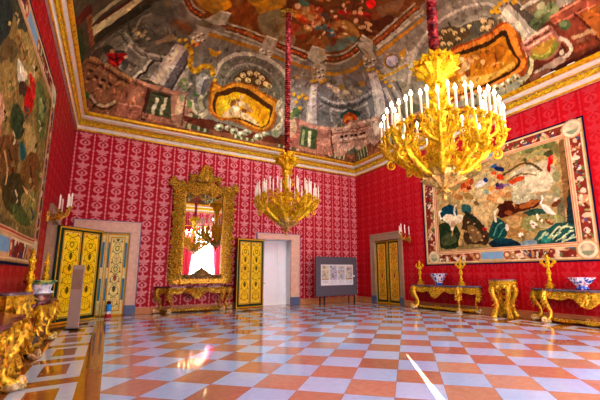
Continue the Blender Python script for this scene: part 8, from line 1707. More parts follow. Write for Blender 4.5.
('E2BC88',1,[6.74,3.87,6.79,3.83,6.87,3.83,6.95,3.88,7,3.96,6.99,4.03,6.94,4.06,6.85,4.06,6.78,4.01,6.73,3.93]),
('B07A42',1,[6.46,4.04,6.51,4,6.58,4,6.63,4.04,6.66,4.1,6.65,4.16,6.6,4.2,6.54,4.2,6.48,4.17,6.45,4.11]),
('8CA088',1,[7.26,4.31,7.3,4.28,7.37,4.28,7.44,4.32,7.47,4.38,7.47,4.44,7.42,4.47,7.35,4.46,7.29,4.42,7.25,4.37]),
('D89A40',1,[7.05,4.42,7.1,4.37,7.17,4.37,7.24,4.41,7.27,4.48,7.26,4.55,7.21,4.59,7.13,4.59,7.07,4.55,7.04,4.48]),
('E0C898',1,[7.56,4.34,7.62,4.28,7.69,4.26,7.75,4.29,7.76,4.36,7.73,4.45,7.67,4.51,7.6,4.53,7.55,4.5,7.53,4.42]),
('D0A86C',1,[7.3,3.87,7.36,3.81,7.44,3.79,7.51,3.83,7.53,3.91,7.51,4,7.45,4.06,7.37,4.07,7.3,4.03,7.28,3.96]),
('A87438',1,[8.37,4.3,8.44,4.27,8.57,4.29,8.69,4.36,8.78,4.46,8.78,4.54,8.7,4.58,8.57,4.55,8.45,4.48,8.37,4.38]),
('B88A4C',1,[8.67,4.54,8.74,4.5,8.85,4.51,8.95,4.57,9.02,4.66,9.01,4.74,8.94,4.78,8.83,4.76,8.72,4.7,8.66,4.62]),
('987840',1,[7.89,4.24,7.97,4.21,8.11,4.24,8.25,4.32,8.35,4.43,8.36,4.51,8.27,4.54,8.13,4.51,7.99,4.42,7.9,4.32]),
('7A5A30',1,[7.69,3.98,7.74,3.95,7.81,3.96,7.88,4,7.92,4.06,7.92,4.11,7.87,4.13,7.8,4.12,7.73,4.08,7.69,4.03]),
('421A10',1,[7.02,3.5,6.96,3.6,6.87,3.71,6.77,3.79,6.66,3.81,6.54,3.8,6.45,3.77,6.39,3.7,6.36,3.62,6.37,3.54,6.43,3.49,6.53,3.45,6.63,3.41,6.73,3.38,6.84,3.35,6.92,3.35,6.98,3.38,7.02,3.43]),
('8A4A24',1,[6.42,3.41,6.46,3.38,6.56,3.38,6.66,3.42,6.74,3.48,6.75,3.53,6.71,3.57,6.61,3.57,6.51,3.53,6.44,3.47]),
('B4AE88',1,[6.45,4.12,6.38,4.18,6.27,4.22,6.16,4.23,6.04,4.22,5.91,4.18,5.81,4.12,5.76,4.04,5.75,3.93,5.78,3.85,5.86,3.79,5.99,3.76,6.11,3.74,6.22,3.73,6.33,3.75,6.41,3.79,6.46,3.89,6.47,4.01]),
('123E4A',1,[9.49,4.04,9.39,4.12,9.26,4.17,9.12,4.19,8.98,4.17,8.85,4.12,8.74,4.04,8.68,3.94,8.65,3.81,8.68,3.71,8.79,3.64,8.96,3.6,9.12,3.57,9.26,3.56,9.38,3.57,9.47,3.62,9.52,3.74,9.52,3.91]),
('2C5A54',1,[8.41,4.11,8.3,4.1,8.16,4.05,8.07,3.97,8.04,3.87,8.05,3.74,8.1,3.66,8.2,3.67,8.34,3.72,8.44,3.79,8.47,3.9,8.46,4.03]),
('26361F',1,[9.7,3.31,9.59,3.44,9.41,3.5,9.23,3.5,9.03,3.45,8.82,3.34,8.68,3.19,8.61,2.96,8.6,2.68,8.69,2.48,8.95,2.4,9.32,2.39,9.61,2.47,9.73,2.71,9.75,3.04]),
('46502E',1,[9.53,2.87,9.38,2.97,9.15,3.05,8.97,3.06,8.86,2.96,8.8,2.79,8.81,2.65,8.97,2.58,9.21,2.53,9.41,2.54,9.51,2.62,9.56,2.75]),
('EBD6B0',1,[9.41,3.73,9.32,3.77,9.18,3.8,9.05,3.81,8.96,3.77,8.87,3.72,8.77,3.69,8.67,3.7,8.57,3.72,8.49,3.72,8.44,3.67,8.41,3.59,8.42,3.52,8.5,3.46,8.64,3.42,8.76,3.36,8.84,3.26,8.91,3.15,8.97,3.1,9.01,3.17,9.04,3.29,9.09,3.4,9.16,3.46,9.25,3.51,9.32,3.56,9.38,3.62,9.42,3.68]),
('EEE0C4',1,[9.43,3.67,9.46,3.75,9.51,3.85,9.52,3.92,9.5,3.95,9.45,3.98,9.41,4,9.46,4.07,9.51,4.05,9.57,4.01,9.62,3.94,9.59,3.83,9.54,3.73,9.51,3.65]),
('EEE0C4',1,[8.73,3.69,8.74,3.77,8.76,3.87,8.76,3.96,8.73,4.02,8.69,4.06,8.66,4.09,8.72,4.14,8.76,4.11,8.8,4.06,8.84,3.98,8.84,3.88,8.83,3.77,8.82,3.69]),
('C89A70',1,[8.78,3.37,8.81,3.28,8.87,3.24,8.94,3.25,8.99,3.31,9.01,3.39,8.98,3.48,8.92,3.52,8.85,3.51,8.8,3.45]),
('C8A470',1,[8.99,3.15,9.06,2.92,9,2.9,8.94,3.14]),
('43301C',1,[8.41,3.63,8.29,3.71,8.15,3.71,8.01,3.65,7.88,3.54,7.75,3.38,7.63,3.22,7.53,3.09,7.44,2.96,7.39,2.83,7.4,2.68,7.44,2.54,7.54,2.44,7.74,2.4,7.99,2.4,8.2,2.45,8.35,2.54,8.46,2.68,8.52,2.86,8.53,3.12,8.48,3.42]),
('1E2A20',1,[8.39,3.74,8.3,3.67,8.18,3.57,8.07,3.47,7.99,3.33,7.92,3.18,7.87,3.07,7.75,3.11,7.8,3.22,7.88,3.38,7.97,3.53,8.09,3.65,8.22,3.75,8.31,3.83]),
('7A6038',1,[8.27,3.22,8.17,3.25,8.02,3.19,7.89,3.1,7.79,2.98,7.7,2.83,7.68,2.71,7.78,2.62,7.96,2.57,8.11,2.6,8.2,2.77,8.26,3.04]),
('C4A460',1,[8.53,3.12,8.57,3.02,8.64,2.88,8.7,2.73,8.74,2.59,8.76,2.44,8.78,2.34,8.63,2.32,8.61,2.42,8.59,2.56,8.55,2.69,8.5,2.83,8.43,2.96,8.39,3.06]),
('B09450',1,[9.03,2.31,8.86,2.32,8.62,2.33,8.38,2.35,8.13,2.36,7.88,2.37,7.71,2.38,7.71,2.46,7.88,2.45,8.13,2.44,8.39,2.43,8.63,2.42,8.87,2.4,9.03,2.39]),
('8A7848',1,[8.74,2.49,8.55,2.52,8.28,2.52,8.03,2.51,7.8,2.49,7.59,2.44,7.47,2.4,7.47,2.35,7.56,2.31,7.72,2.27,8.01,2.26,8.38,2.26,8.66,2.29,8.79,2.35,8.81,2.43]),
('B89A68',1,[8.15,3.36,8.18,3.33,8.24,3.34,8.27,3.38,8.23,3.41,8.18,3.4]),
('B89A68',1,[8.01,3.04,8.04,3.01,8.1,3.02,8.12,3.05,8.09,3.08,8.03,3.08]),
('B89A68',1,[7.77,2.9,7.8,2.87,7.86,2.88,7.88,2.91,7.85,2.94,7.79,2.94]),
('B89A68',1,[7.63,2.63,7.66,2.6,7.72,2.61,7.74,2.64,7.71,2.67,7.66,2.67]),
('B89A68',1,[8.12,2.75,8.15,2.72,8.21,2.72,8.23,2.76,8.2,2.79,8.15,2.78]),
('B89A68',1,[7.88,2.58,7.91,2.55,7.97,2.55,7.99,2.59,7.96,2.62,7.91,2.61]),
('B89A68',1,[8.27,2.99,8.3,2.96,8.36,2.97,8.39,3,8.36,3.03,8.3,3.03]),
('B89A68',1,[7.54,2.77,7.57,2.74,7.62,2.75,7.64,2.78,7.62,2.81,7.56,2.8]),
('B89A68',1,[7.91,3.25,7.94,3.23,7.99,3.23,8.02,3.27,7.98,3.3,7.93,3.29]),
('1B4640',1,[7.4,2.75,7.38,2.91,7.31,3.1,7.23,3.24,7.16,3.32,7.08,3.36,7,3.36,6.91,3.31,6.82,3.22,6.76,3.11,6.74,2.98,6.74,2.82,6.77,2.7,6.85,2.63,6.96,2.59,7.07,2.58,7.2,2.61,7.32,2.66]),
('5E9A86',1,[7.22,2.73,7.17,2.83,7.11,2.96,7.04,3.06,6.97,3.12,6.9,3.15,6.85,3.17,6.88,3.22,6.93,3.2,7,3.16,7.08,3.1,7.15,2.98,7.22,2.85,7.27,2.75]),
('3E7A68',1,[7.04,2.64,7,2.72,6.93,2.82,6.87,2.9,6.83,2.93,6.8,2.94,6.77,2.95,6.78,3,6.81,2.99,6.86,2.98,6.91,2.93,6.97,2.85,7.04,2.74,7.09,2.67]),
('E0D4B0',1,[7.05,3.23,7.06,3.31,7.07,3.42,7.08,3.51,7.05,3.57,7.02,3.63,6.99,3.66,7.05,3.7,7.08,3.66,7.12,3.6,7.14,3.52,7.14,3.42,7.13,3.3,7.12,3.22]),
('B81A1A',1,[7.43,3.01,7.46,2.98,7.51,2.97,7.56,2.97,7.61,3,7.62,3.04,7.6,3.07,7.55,3.08,7.5,3.08,7.45,3.05]),
('E6D2B0',1,[6.64,2.96,6.66,2.9,6.69,2.87,6.74,2.87,6.77,2.91,6.78,2.98,6.76,3.03,6.72,3.07,6.67,3.06,6.64,3.02])]
LEFT_SHAPES = [
('8C7440',1,[5.56,5.04,6.81,5.99,7.98,5.99,9.81,5.78,9.98,4.64,10.13,2.48,8,2.43,7.02,2.43]),
('353E36',1,[5.56,5.04,5.67,5.18,5.86,5.32,6.05,5.42,6.17,5.45,6.26,5.43,6.33,5.37,6.35,5.28,6.33,5.14,6.29,5.01,6.22,4.88,6.12,4.76,6.04,4.66,5.96,4.59,5.9,4.54,5.83,4.56,5.72,4.69,5.6,4.88]),
('4A4A34',1,[6.14,5.47,6.23,5.57,6.42,5.7,6.62,5.8,6.82,5.82,7.03,5.79,7.16,5.73,7.14,5.62,7.03,5.47,6.9,5.37,6.76,5.34,6.61,5.35,6.46,5.37,6.32,5.38,6.18,5.42]),
('A88E50',1,[6.64,5.31,6.78,5.42,7.08,5.54,7.41,5.63,7.74,5.65,8.09,5.62,8.32,5.54,8.34,5.37,8.22,5.16,8.05,5.02,7.83,4.96,7.57,4.96,7.32,4.99,7.03,5.08,6.75,5.2]),
('6A5A34',1,[6.04,4.66,6.12,4.78,6.26,4.92,6.41,5.02,6.57,5.07,6.73,5.08,6.82,5.04,6.78,4.92,6.66,4.76,6.52,4.63,6.38,4.53,6.22,4.45,6.11,4.43,6.05,4.47,6.02,4.56]),
('9C8248',1,[6.08,4.38,6.21,4.51,6.41,4.63,6.61,4.71,6.79,4.68,6.95,4.59,7.02,4.48,6.93,4.35,6.75,4.22,6.57,4.13,6.42,4.06,6.28,4.02,6.18,4.03,6.1,4.12,6.06,4.25]),
('D8CCB0',1,[6.88,4.93,6.96,4.98,7.09,5,7.22,5.01,7.32,5,7.4,4.97,7.46,4.91,7.46,4.83,7.43,4.72,7.38,4.65,7.28,4.63,7.16,4.63,7.05,4.67,6.96,4.75,6.9,4.85]),
('B01C14',1,[7.6,4.83,7.71,4.89,7.87,4.92,8.02,4.92,8.14,4.91,8.25,4.87,8.3,4.8,8.27,4.69,8.17,4.55,8.05,4.45,7.9,4.4,7.73,4.38,7.61,4.42,7.56,4.54,7.56,4.7]),
('C83428',1,[7.68,5.11,7.76,5.17,7.94,5.21,8.11,5.21,8.23,5.17,8.33,5.09,8.38,5.01,8.36,4.93,8.29,4.85,8.18,4.83,8,4.9,7.79,5.02]),
('4E3A2A',1,[7.18,4.7,7.29,4.77,7.45,4.83,7.58,4.86,7.64,4.82,7.66,4.74,7.63,4.66,7.51,4.59,7.35,4.53,7.23,4.5,7.18,4.55,7.16,4.63]),
('CE9A78',1,[6.13,4.01,6.19,4.07,6.31,4.09,6.42,4.09,6.5,4.06,6.58,4,6.63,3.93,6.64,3.85,6.63,3.76,6.59,3.69,6.52,3.64,6.43,3.61,6.35,3.63,6.26,3.74,6.17,3.89]),
('C07A58',1,[6.35,3.63,6.41,3.66,6.52,3.68,6.61,3.66,6.63,3.6,6.63,3.52,6.62,3.45,6.58,3.41,6.53,3.39,6.48,3.4,6.42,3.46,6.36,3.56]),
('E0C8A0',1,[7.32,4.99,7.37,5.02,7.46,5.05,7.54,5.05,7.58,5.03,7.61,4.99,7.61,4.95,7.55,4.92,7.47,4.88,7.4,4.87,7.35,4.9,7.32,4.95]),
('66703C',1,[8.46,5.35,8.66,5.43,8.97,5.5,9.25,5.51,9.44,5.46,9.57,5.36,9.66,5.21,9.71,4.98,9.71,4.71,9.63,4.52,9.44,4.46,9.18,4.49,8.95,4.55,8.77,4.67,8.62,4.83,8.51,4.98,8.44,5.12,8.41,5.25]),
('8E9458',1,[8.75,5.14,8.89,5.2,9.13,5.25,9.32,5.26,9.41,5.18,9.45,5.06,9.42,4.96,9.29,4.9,9.11,4.86,8.96,4.87,8.84,4.94,8.75,5.05]),
('3E4A2C',1,[7.03,4.24,7.18,4.3,7.39,4.33,7.59,4.33,7.74,4.29,7.87,4.21,7.9,4.12,7.81,3.99,7.64,3.85,7.47,3.77,7.28,3.78,7.09,3.83,6.96,3.9,6.93,4,6.96,4.13]),
('2E5A56',1,[7.68,3.81,7.77,3.85,7.93,3.87,8.07,3.87,8.18,3.83,8.26,3.76,8.28,3.69,8.2,3.63,8.06,3.57,7.93,3.55,7.82,3.62,7.71,3.73]),
('6E4E28',1,[6.48,3.4,6.6,3.52,6.84,3.63,7.08,3.71,7.3,3.74,7.53,3.73,7.69,3.67,7.76,3.53,7.75,3.35,7.68,3.19,7.54,3.07,7.34,2.97,7.17,2.9,7.02,2.86,6.88,2.85,6.75,2.9,6.62,3.04,6.5,3.23]),
('B49A5C',1,[7.99,4.26,8.16,4.34,8.44,4.4,8.7,4.41,8.9,4.36,9.07,4.25,9.15,4.13,9.07,4,8.9,3.86,8.72,3.78,8.52,3.78,8.31,3.82,8.15,3.89,8.04,4,7.97,4.15]),
('7A5226',1,[8.22,3.64,8.41,3.78,8.69,3.93,8.98,4.03,9.29,4.05,9.6,4.01,9.83,3.92,9.91,3.75,9.88,3.53,9.74,3.33,9.48,3.19,9.14,3.07,8.83,3.02,8.55,3.05,8.3,3.13,8.14,3.23,8.09,3.35,8.12,3.5]),
('4A4020',1,[7.01,2.96,7.2,3.08,7.56,3.21,7.93,3.29,8.27,3.27,8.6,3.18,8.81,3.06,8.84,2.92,8.74,2.77,8.51,2.65,8.13,2.58,7.68,2.55,7.35,2.58,7.15,2.68,7.01,2.83]),
('8A8044',1,[8.33,2.93,8.57,3.08,9.05,3.25,9.5,3.33,9.76,3.2,9.92,2.94,9.94,2.73,9.77,2.61,9.46,2.54,9.16,2.54,8.81,2.64,8.46,2.79]),
('55602E',1,[7.56,2.68,7.76,2.73,8.18,2.77,8.61,2.78,9.02,2.73,9.44,2.64,9.59,2.55,9.27,2.5,8.73,2.46,8.29,2.47,7.94,2.53,7.66,2.61]),
('C8A870',1,[8.31,3.15,8.46,3.14,8.68,3.12,8.91,3.11,9.16,3.1,9.42,3.08,9.61,3.07,9.73,3.12,9.54,3.13,9.27,3.14,9.02,3.15,8.78,3.17,8.55,3.18,8.4,3.19]),
('B08A50',1,[9.37,3.4,9.24,3.31,9.08,3.2,8.92,3.09,8.77,2.99,8.62,2.88,8.52,2.82,8.65,2.82,8.75,2.89,8.9,2.99,9.06,3.1,9.22,3.21,9.39,3.33,9.52,3.41]),
('3A2C18',1,[7.05,3.46,7.16,3.42,7.3,3.36,7.42,3.3,7.45,3.22,7.43,3.12,7.42,3.06,7.51,3.08,7.52,3.14,7.53,3.24,7.5,3.32,7.38,3.39,7.23,3.45,7.12,3.49]),
('C4A468',1,[6.84,3.39,6.93,3.34,7.06,3.25,7.16,3.16,7.19,3.07,7.19,2.97,7.18,2.91,7.26,2.92,7.26,2.99,7.27,3.08,7.24,3.18,7.13,3.27,7,3.36,6.91,3.42]),
('2E2818',1,[8.73,3.66,9.15,3.38,9.28,3.42,8.85,3.7]),
('2E2A1A',1,[6,5.04,6.05,5.05,6.11,5.06,6.16,5.05,6.16,5.02,6.14,4.96,6.12,4.92,6.19,4.96,6.2,5,6.23,5.06,6.22,5.1,6.17,5.11,6.1,5.09,6.05,5.08]),
('B89A60',1,[6.3,5.16,6.27,5.11,6.23,5.07,6.19,5.05,6.16,5.05,6.16,5.08,6.18,5.12,6.22,5.17,6.27,5.19,6.3,5.19]),
('C8B078',1,[6.37,5.43,6.43,5.44,6.51,5.46,6.56,5.45,6.56,5.42,6.54,5.36,6.51,5.32,6.59,5.36,6.61,5.4,6.64,5.46,6.64,5.51,6.58,5.51,6.5,5.5,6.43,5.49]),
('4A4628',1,[6.72,5.59,6.69,5.54,6.64,5.49,6.59,5.46,6.56,5.46,6.56,5.49,6.59,5.54,6.63,5.59,6.69,5.62,6.72,5.62]),
('8A3A22',1,[6.96,5.19,7.04,5.19,7.14,5.2,7.2,5.19,7.2,5.15,7.16,5.1,7.13,5.06,7.22,5.1,7.25,5.14,7.29,5.2,7.3,5.25,7.22,5.26,7.12,5.25,7.04,5.25]),
('7A7040',1,[7.38,5.35,7.34,5.29,7.28,5.24,7.22,5.21,7.19,5.21,7.18,5.25,7.22,5.3,7.28,5.35,7.34,5.38,7.38,5.38]),
('5E6A3A',1,[6.59,4.43,6.66,4.42,6.75,4.41,6.81,4.39,6.81,4.36,6.77,4.33,6.75,4.3,6.82,4.32,6.85,4.35,6.89,4.39,6.89,4.43,6.83,4.45,6.73,4.47,6.66,4.47]),
('B89A60',1,[6.96,4.53,6.93,4.48,6.88,4.44,6.82,4.42,6.79,4.42,6.79,4.46,6.82,4.5,6.87,4.54,6.92,4.56,6.96,4.56]),
('D8C8A0',1,[7.75,5.34,7.83,5.36,7.95,5.38,8.02,5.37,8.02,5.33,7.98,5.25,7.94,5.2,8.06,5.25,8.1,5.3,8.14,5.38,8.14,5.44,8.05,5.45,7.92,5.42,7.83,5.41]),
('4A4628',1,[8.27,5.53,8.22,5.46,8.15,5.4,8.07,5.37,8.02,5.37,8.02,5.41,8.07,5.47,8.14,5.53,8.22,5.57,8.27,5.57]),
('3A4A4A',1,[9,5.2,9.12,5.21,9.28,5.22,9.38,5.21,9.38,5.16,9.31,5.08,9.26,5.03,9.43,5.08,9.48,5.14,9.55,5.22,9.56,5.29,9.43,5.3,9.25,5.29,9.13,5.27]),
('7A7040',1,[9.73,5.4,9.66,5.33,9.55,5.26,9.44,5.22,9.38,5.22,9.38,5.27,9.44,5.34,9.55,5.41,9.66,5.45,9.73,5.45]),
('2E2A1A',1,[7.49,4.14,7.57,4.13,7.69,4.12,7.76,4.1,7.75,4.06,7.71,4.02,7.67,3.98,7.78,4,7.81,4.04,7.86,4.09,7.87,4.14,7.78,4.17,7.66,4.18,7.58,4.18]),
('B89A60',1,[7.97,4.23,7.92,4.18,7.85,4.13,7.79,4.11,7.74,4.12,7.74,4.16,7.78,4.21,7.85,4.25,7.92,4.27,7.97,4.26]),
('C8B078',1,[8.59,4.15,8.7,4.14,8.86,4.12,8.96,4.09,8.95,4.05,8.89,4.01,8.84,3.98,8.96,4,9.02,4.03,9.1,4.09,9.11,4.14,9,4.17,8.83,4.2,8.71,4.21]),
('4A4628',1,[9.24,4.26,9.18,4.2,9.08,4.15,8.98,4.13,8.93,4.14,8.93,4.18,8.99,4.24,9.08,4.29,9.18,4.31,9.24,4.3]),
('8A3A22',1,[7.14,3.31,7.2,3.31,7.29,3.3,7.35,3.28,7.35,3.24,7.32,3.19,7.29,3.15,7.39,3.17,7.41,3.21,7.45,3.26,7.45,3.31,7.37,3.33,7.27,3.34,7.21,3.35]),
('7A7040',1,[7.55,3.35,7.51,3.3,7.45,3.27,7.39,3.26,7.35,3.27,7.35,3.31,7.39,3.35,7.45,3.38,7.51,3.39,7.55,3.38]),
('5E6A3A',1,[8.51,3.39,8.62,3.38,8.76,3.36,8.84,3.33,8.84,3.29,8.79,3.24,8.74,3.2,8.88,3.21,8.93,3.25,8.98,3.31,8.99,3.37,8.88,3.4,8.73,3.42,8.62,3.43]),
('B89A60',1,[9.13,3.44,9.07,3.38,8.98,3.35,8.89,3.33,8.84,3.35,8.84,3.38,8.89,3.43,8.98,3.48,9.07,3.49,9.13,3.48]),
('D8C8A0',1,[7.77,2.96,7.86,2.94,7.97,2.9,8.05,2.87,8.04,2.84,8,2.8,7.96,2.77,8.07,2.78,8.11,2.81,8.16,2.85,8.17,2.9,8.08,2.94,7.95,2.97,7.86,2.99]),
('4A4628',1,[8.27,2.96,8.22,2.92,8.15,2.89,8.08,2.88,8.03,2.9,8.03,2.94,8.08,2.98,8.15,3.01,8.22,3.02,8.27,3]),
('3A4A4A',1,[9.27,2.89,9.4,2.85,9.58,2.81,9.7,2.76,9.68,2.73,9.61,2.69,9.55,2.67,9.7,2.66,9.76,2.69,9.86,2.74,9.87,2.79,9.74,2.84,9.55,2.89,9.41,2.92]),
('7A7040',1,[10.02,2.89,9.94,2.84,9.83,2.8,9.72,2.79,9.66,2.81,9.66,2.86,9.73,2.9,9.84,2.94,9.95,2.95,10.02,2.93]),
('2E2A1A',1,[6.54,3.91,6.59,3.91,6.67,3.91,6.72,3.9,6.72,3.86,6.69,3.81,6.67,3.77,6.75,3.79,6.77,3.83,6.8,3.89,6.8,3.93,6.74,3.95,6.65,3.95,6.6,3.95]),
('B89A60',1,[6.88,3.98,6.85,3.94,6.8,3.9,6.75,3.88,6.72,3.9,6.72,3.92,6.75,3.96,6.8,4,6.85,4.02,6.88,4.01]),
('C8B078',1,[8.88,4.69,8.99,4.7,9.15,4.7,9.25,4.69,9.25,4.64,9.19,4.57,9.14,4.52,9.29,4.56,9.34,4.61,9.41,4.69,9.42,4.75,9.29,4.77,9.12,4.76,9,4.76]),
('4A4628',1,[9.58,4.85,9.52,4.79,9.41,4.72,9.31,4.69,9.24,4.7,9.24,4.74,9.31,4.81,9.41,4.87,9.52,4.9,9.58,4.9]),
('8A3A22',1,[6.65,5.21,6.72,5.21,6.81,5.22,6.87,5.21,6.87,5.17,6.83,5.13,6.8,5.09,6.88,5.12,6.91,5.16,6.95,5.22,6.96,5.26,6.89,5.28,6.79,5.27,6.72,5.26]),
('7A7040',1,[7.03,5.36,7,5.31,6.94,5.26,6.89,5.23,6.86,5.23,6.85,5.26,6.88,5.31,6.94,5.37,7,5.39,7.03,5.39]),
('5E6A3A',1,[9.35,3.73,9.49,3.71,9.67,3.68,9.79,3.65,9.78,3.61,9.71,3.56,9.64,3.53,9.8,3.54,9.87,3.58,9.96,3.64,9.98,3.69,9.84,3.73,9.64,3.77,9.5,3.79]),
('B89A60',1,[10.13,3.81,10.05,3.75,9.94,3.7,9.82,3.68,9.76,3.7,9.76,3.74,9.83,3.8,9.94,3.85,10.06,3.87,10.13,3.86]),
('D8C8A0',1,[7.12,3.78,7.19,3.78,7.28,3.78,7.34,3.76,7.34,3.72,7.31,3.67,7.28,3.63,7.38,3.65,7.4,3.69,7.44,3.75,7.44,3.8,7.36,3.82,7.26,3.82,7.19,3.82]),
('4A4628',1,[7.54,3.84,7.5,3.8,7.44,3.76,7.38,3.75,7.34,3.76,7.34,3.79,7.38,3.83,7.44,3.87,7.5,3.89,7.54,3.88]),
('3A4A4A',1,[7.62,4.45,7.7,4.45,7.81,4.45,7.89,4.44,7.88,4.4,7.84,4.34,7.81,4.3,7.92,4.33,7.95,4.37,8,4.44,8,4.49,7.91,4.51,7.79,4.51,7.71,4.5]),
('7A7040',1,[8.12,4.57,8.07,4.51,8,4.46,7.92,4.44,7.88,4.45,7.88,4.49,7.92,4.54,7.99,4.59,8.07,4.61,8.12,4.61])]
# ------------------------------------------------------------------ fresco
def unroll(v, lo, hi):
    def gw(w): return 4.3 * np.arccos(1 - np.clip(w, 0, 4.3) / 4.3) / (PI / 2)
    return np.where(v - lo < 4.3, lo + gw(v - lo), np.where(hi - v < 4.3, hi - gw(hi - v), v))
FRESCO_GAIN = np.array([1.45, 1.47, 1.16])
def paint_shapes(P, S, gain=1., var=.16, freq=7.):
    for col, a, f in S:
        pts = list(zip(f[0::2], f[1::2])); P.poly(pts, tuple(np.clip(np.array(rgb(col)) * gain, 0, 1)), a, var, freq)
def paint_ceiling(P):
    X, Y = P.x0, P.y0; k = FRESCO_GAIN
    a = np.minimum(np.minimum(X - XL, XR - X), np.minimum(YB - Y, Y - YF))      # unrolled distance from the cornice
    side = np.minimum(X - XL, XR - X) > np.minimum(YB - Y, Y - YF); along = np.where(side, X, Y)
    def c(h): return tuple(np.clip(np.array(rgb(h)) * k, 0, 1))
    P.fill(c('6E4A22'), .3, .9)
    P.put(a < 3.0, c('6A665A'), 1, .25, 3)
    P.put((a > 2.78) & (a < 2.86), c('B0AA98')); P.put((a > 2.62) & (a < 2.76), c('98481C')); P.put((a > 2.45) & (a < 2.5), c('B07E18'))
    P.put((a > 2.62) & (a < 2.76) & (np.mod(along, .2) < .08), c('C87830'))
    P.put(a < .85, c('7A4E3C'), 1, .3, 3); P.put((a > .8) & (a < .9), c('B08468')); P.put((a > .25) & (a < .75) & (np.mod(along, 2.2) < 1.1), c('4A4E38'))
    P.put((a > .25) & (a < .75) & (np.mod(along, 2.2) < 1.1) & (np.mod(along, .28) < .1), c('B0AC90'))
    P.put((a > .9) & (a < 2.4) & (np.mod(along, 2.2) < .3), c('A8A4A0')); P.put((a > .9) & (a < 2.4) & (np.mod(along, 2.2) < .08), c('66625E'))
    paint_shapes(P, CEIL_SHAPES, k)
    r = random.Random(31)      # clouds and small tumbling figures in the painted sky
    for q in range(420):
        cx, cy = r.uniform(XL + 3.0, XR - 3.0), r.uniform(YF + 3.0, YB - 3.0); w = r.uniform(.06, .3)
        P.ell(cx, cy, w, w * r.uniform(.3, .7), c(r.choice(['6A4418', '7E5620', '8E6A30', '54320F', '9A7A40', '70622E'])), r.uniform(0, 3), .45, .3, 5)
    for q in range(150):
        cx, cy = r.uniform(5.6, 9.0), r.uniform(8.6, 11.4)
        if (cx - 6.6) ** 2 / 1.6 + (cy - 10.) ** 2 / 1.6 > 1.2: continue
        P.ell(cx, cy, r.uniform(.05, .16), r.uniform(.03, .09), c(r.choice(['C8A070', 'A03418', 'D8B088', '7A2C14', '3A5A60', 'B8602A', '54280F', 'E0C090'])), r.uniform(0, 3), .85)
    r = random.Random(12)      # brushwork: small lights and darks all over the painted architecture
    for q in range(4600):
        if r.random() < .75: cx = r.uniform(XL, XR) if r.random() < .5 else r.choice((XL, XR)) ; e = r.uniform(.1, 2.9)
        else: cx = None
        if cx is None or cx in (XL, XR):
            cy = r.uniform(YF, YB); e = r.uniform(.1, 2.9); cx = XL + e if r.random() < .4 else XR - e
        else: cy = YB - e
        w = r.uniform(.02, .10); i0 = (np.abs(P.x - cx) < w) & (np.abs(P.y - cy) < w); idx = np.nonzero(i0)[0]
        if not len(idx): continue
        dx = P.x[idx] - cx; dy = P.y[idx] - cy; t = r.uniform(0, 3.1); k = ((dx * math.cos(t) + dy * math.sin(t)) / w) ** 2 + ((dy * math.cos(t) - dx * math.sin(t)) / (w * .34)) ** 2 < 1
        P.c[idx[k]] = np.clip(P.c[idx[k]] * r.choice((.45, .6, .75, 1.3, 1.5, 1.8)) * np.array([[r.uniform(.95, 1.15), 1, r.uniform(.8, 1.05)]]), 0, 1)
    P.tex(.35, 5); P.tex(.3, 14)

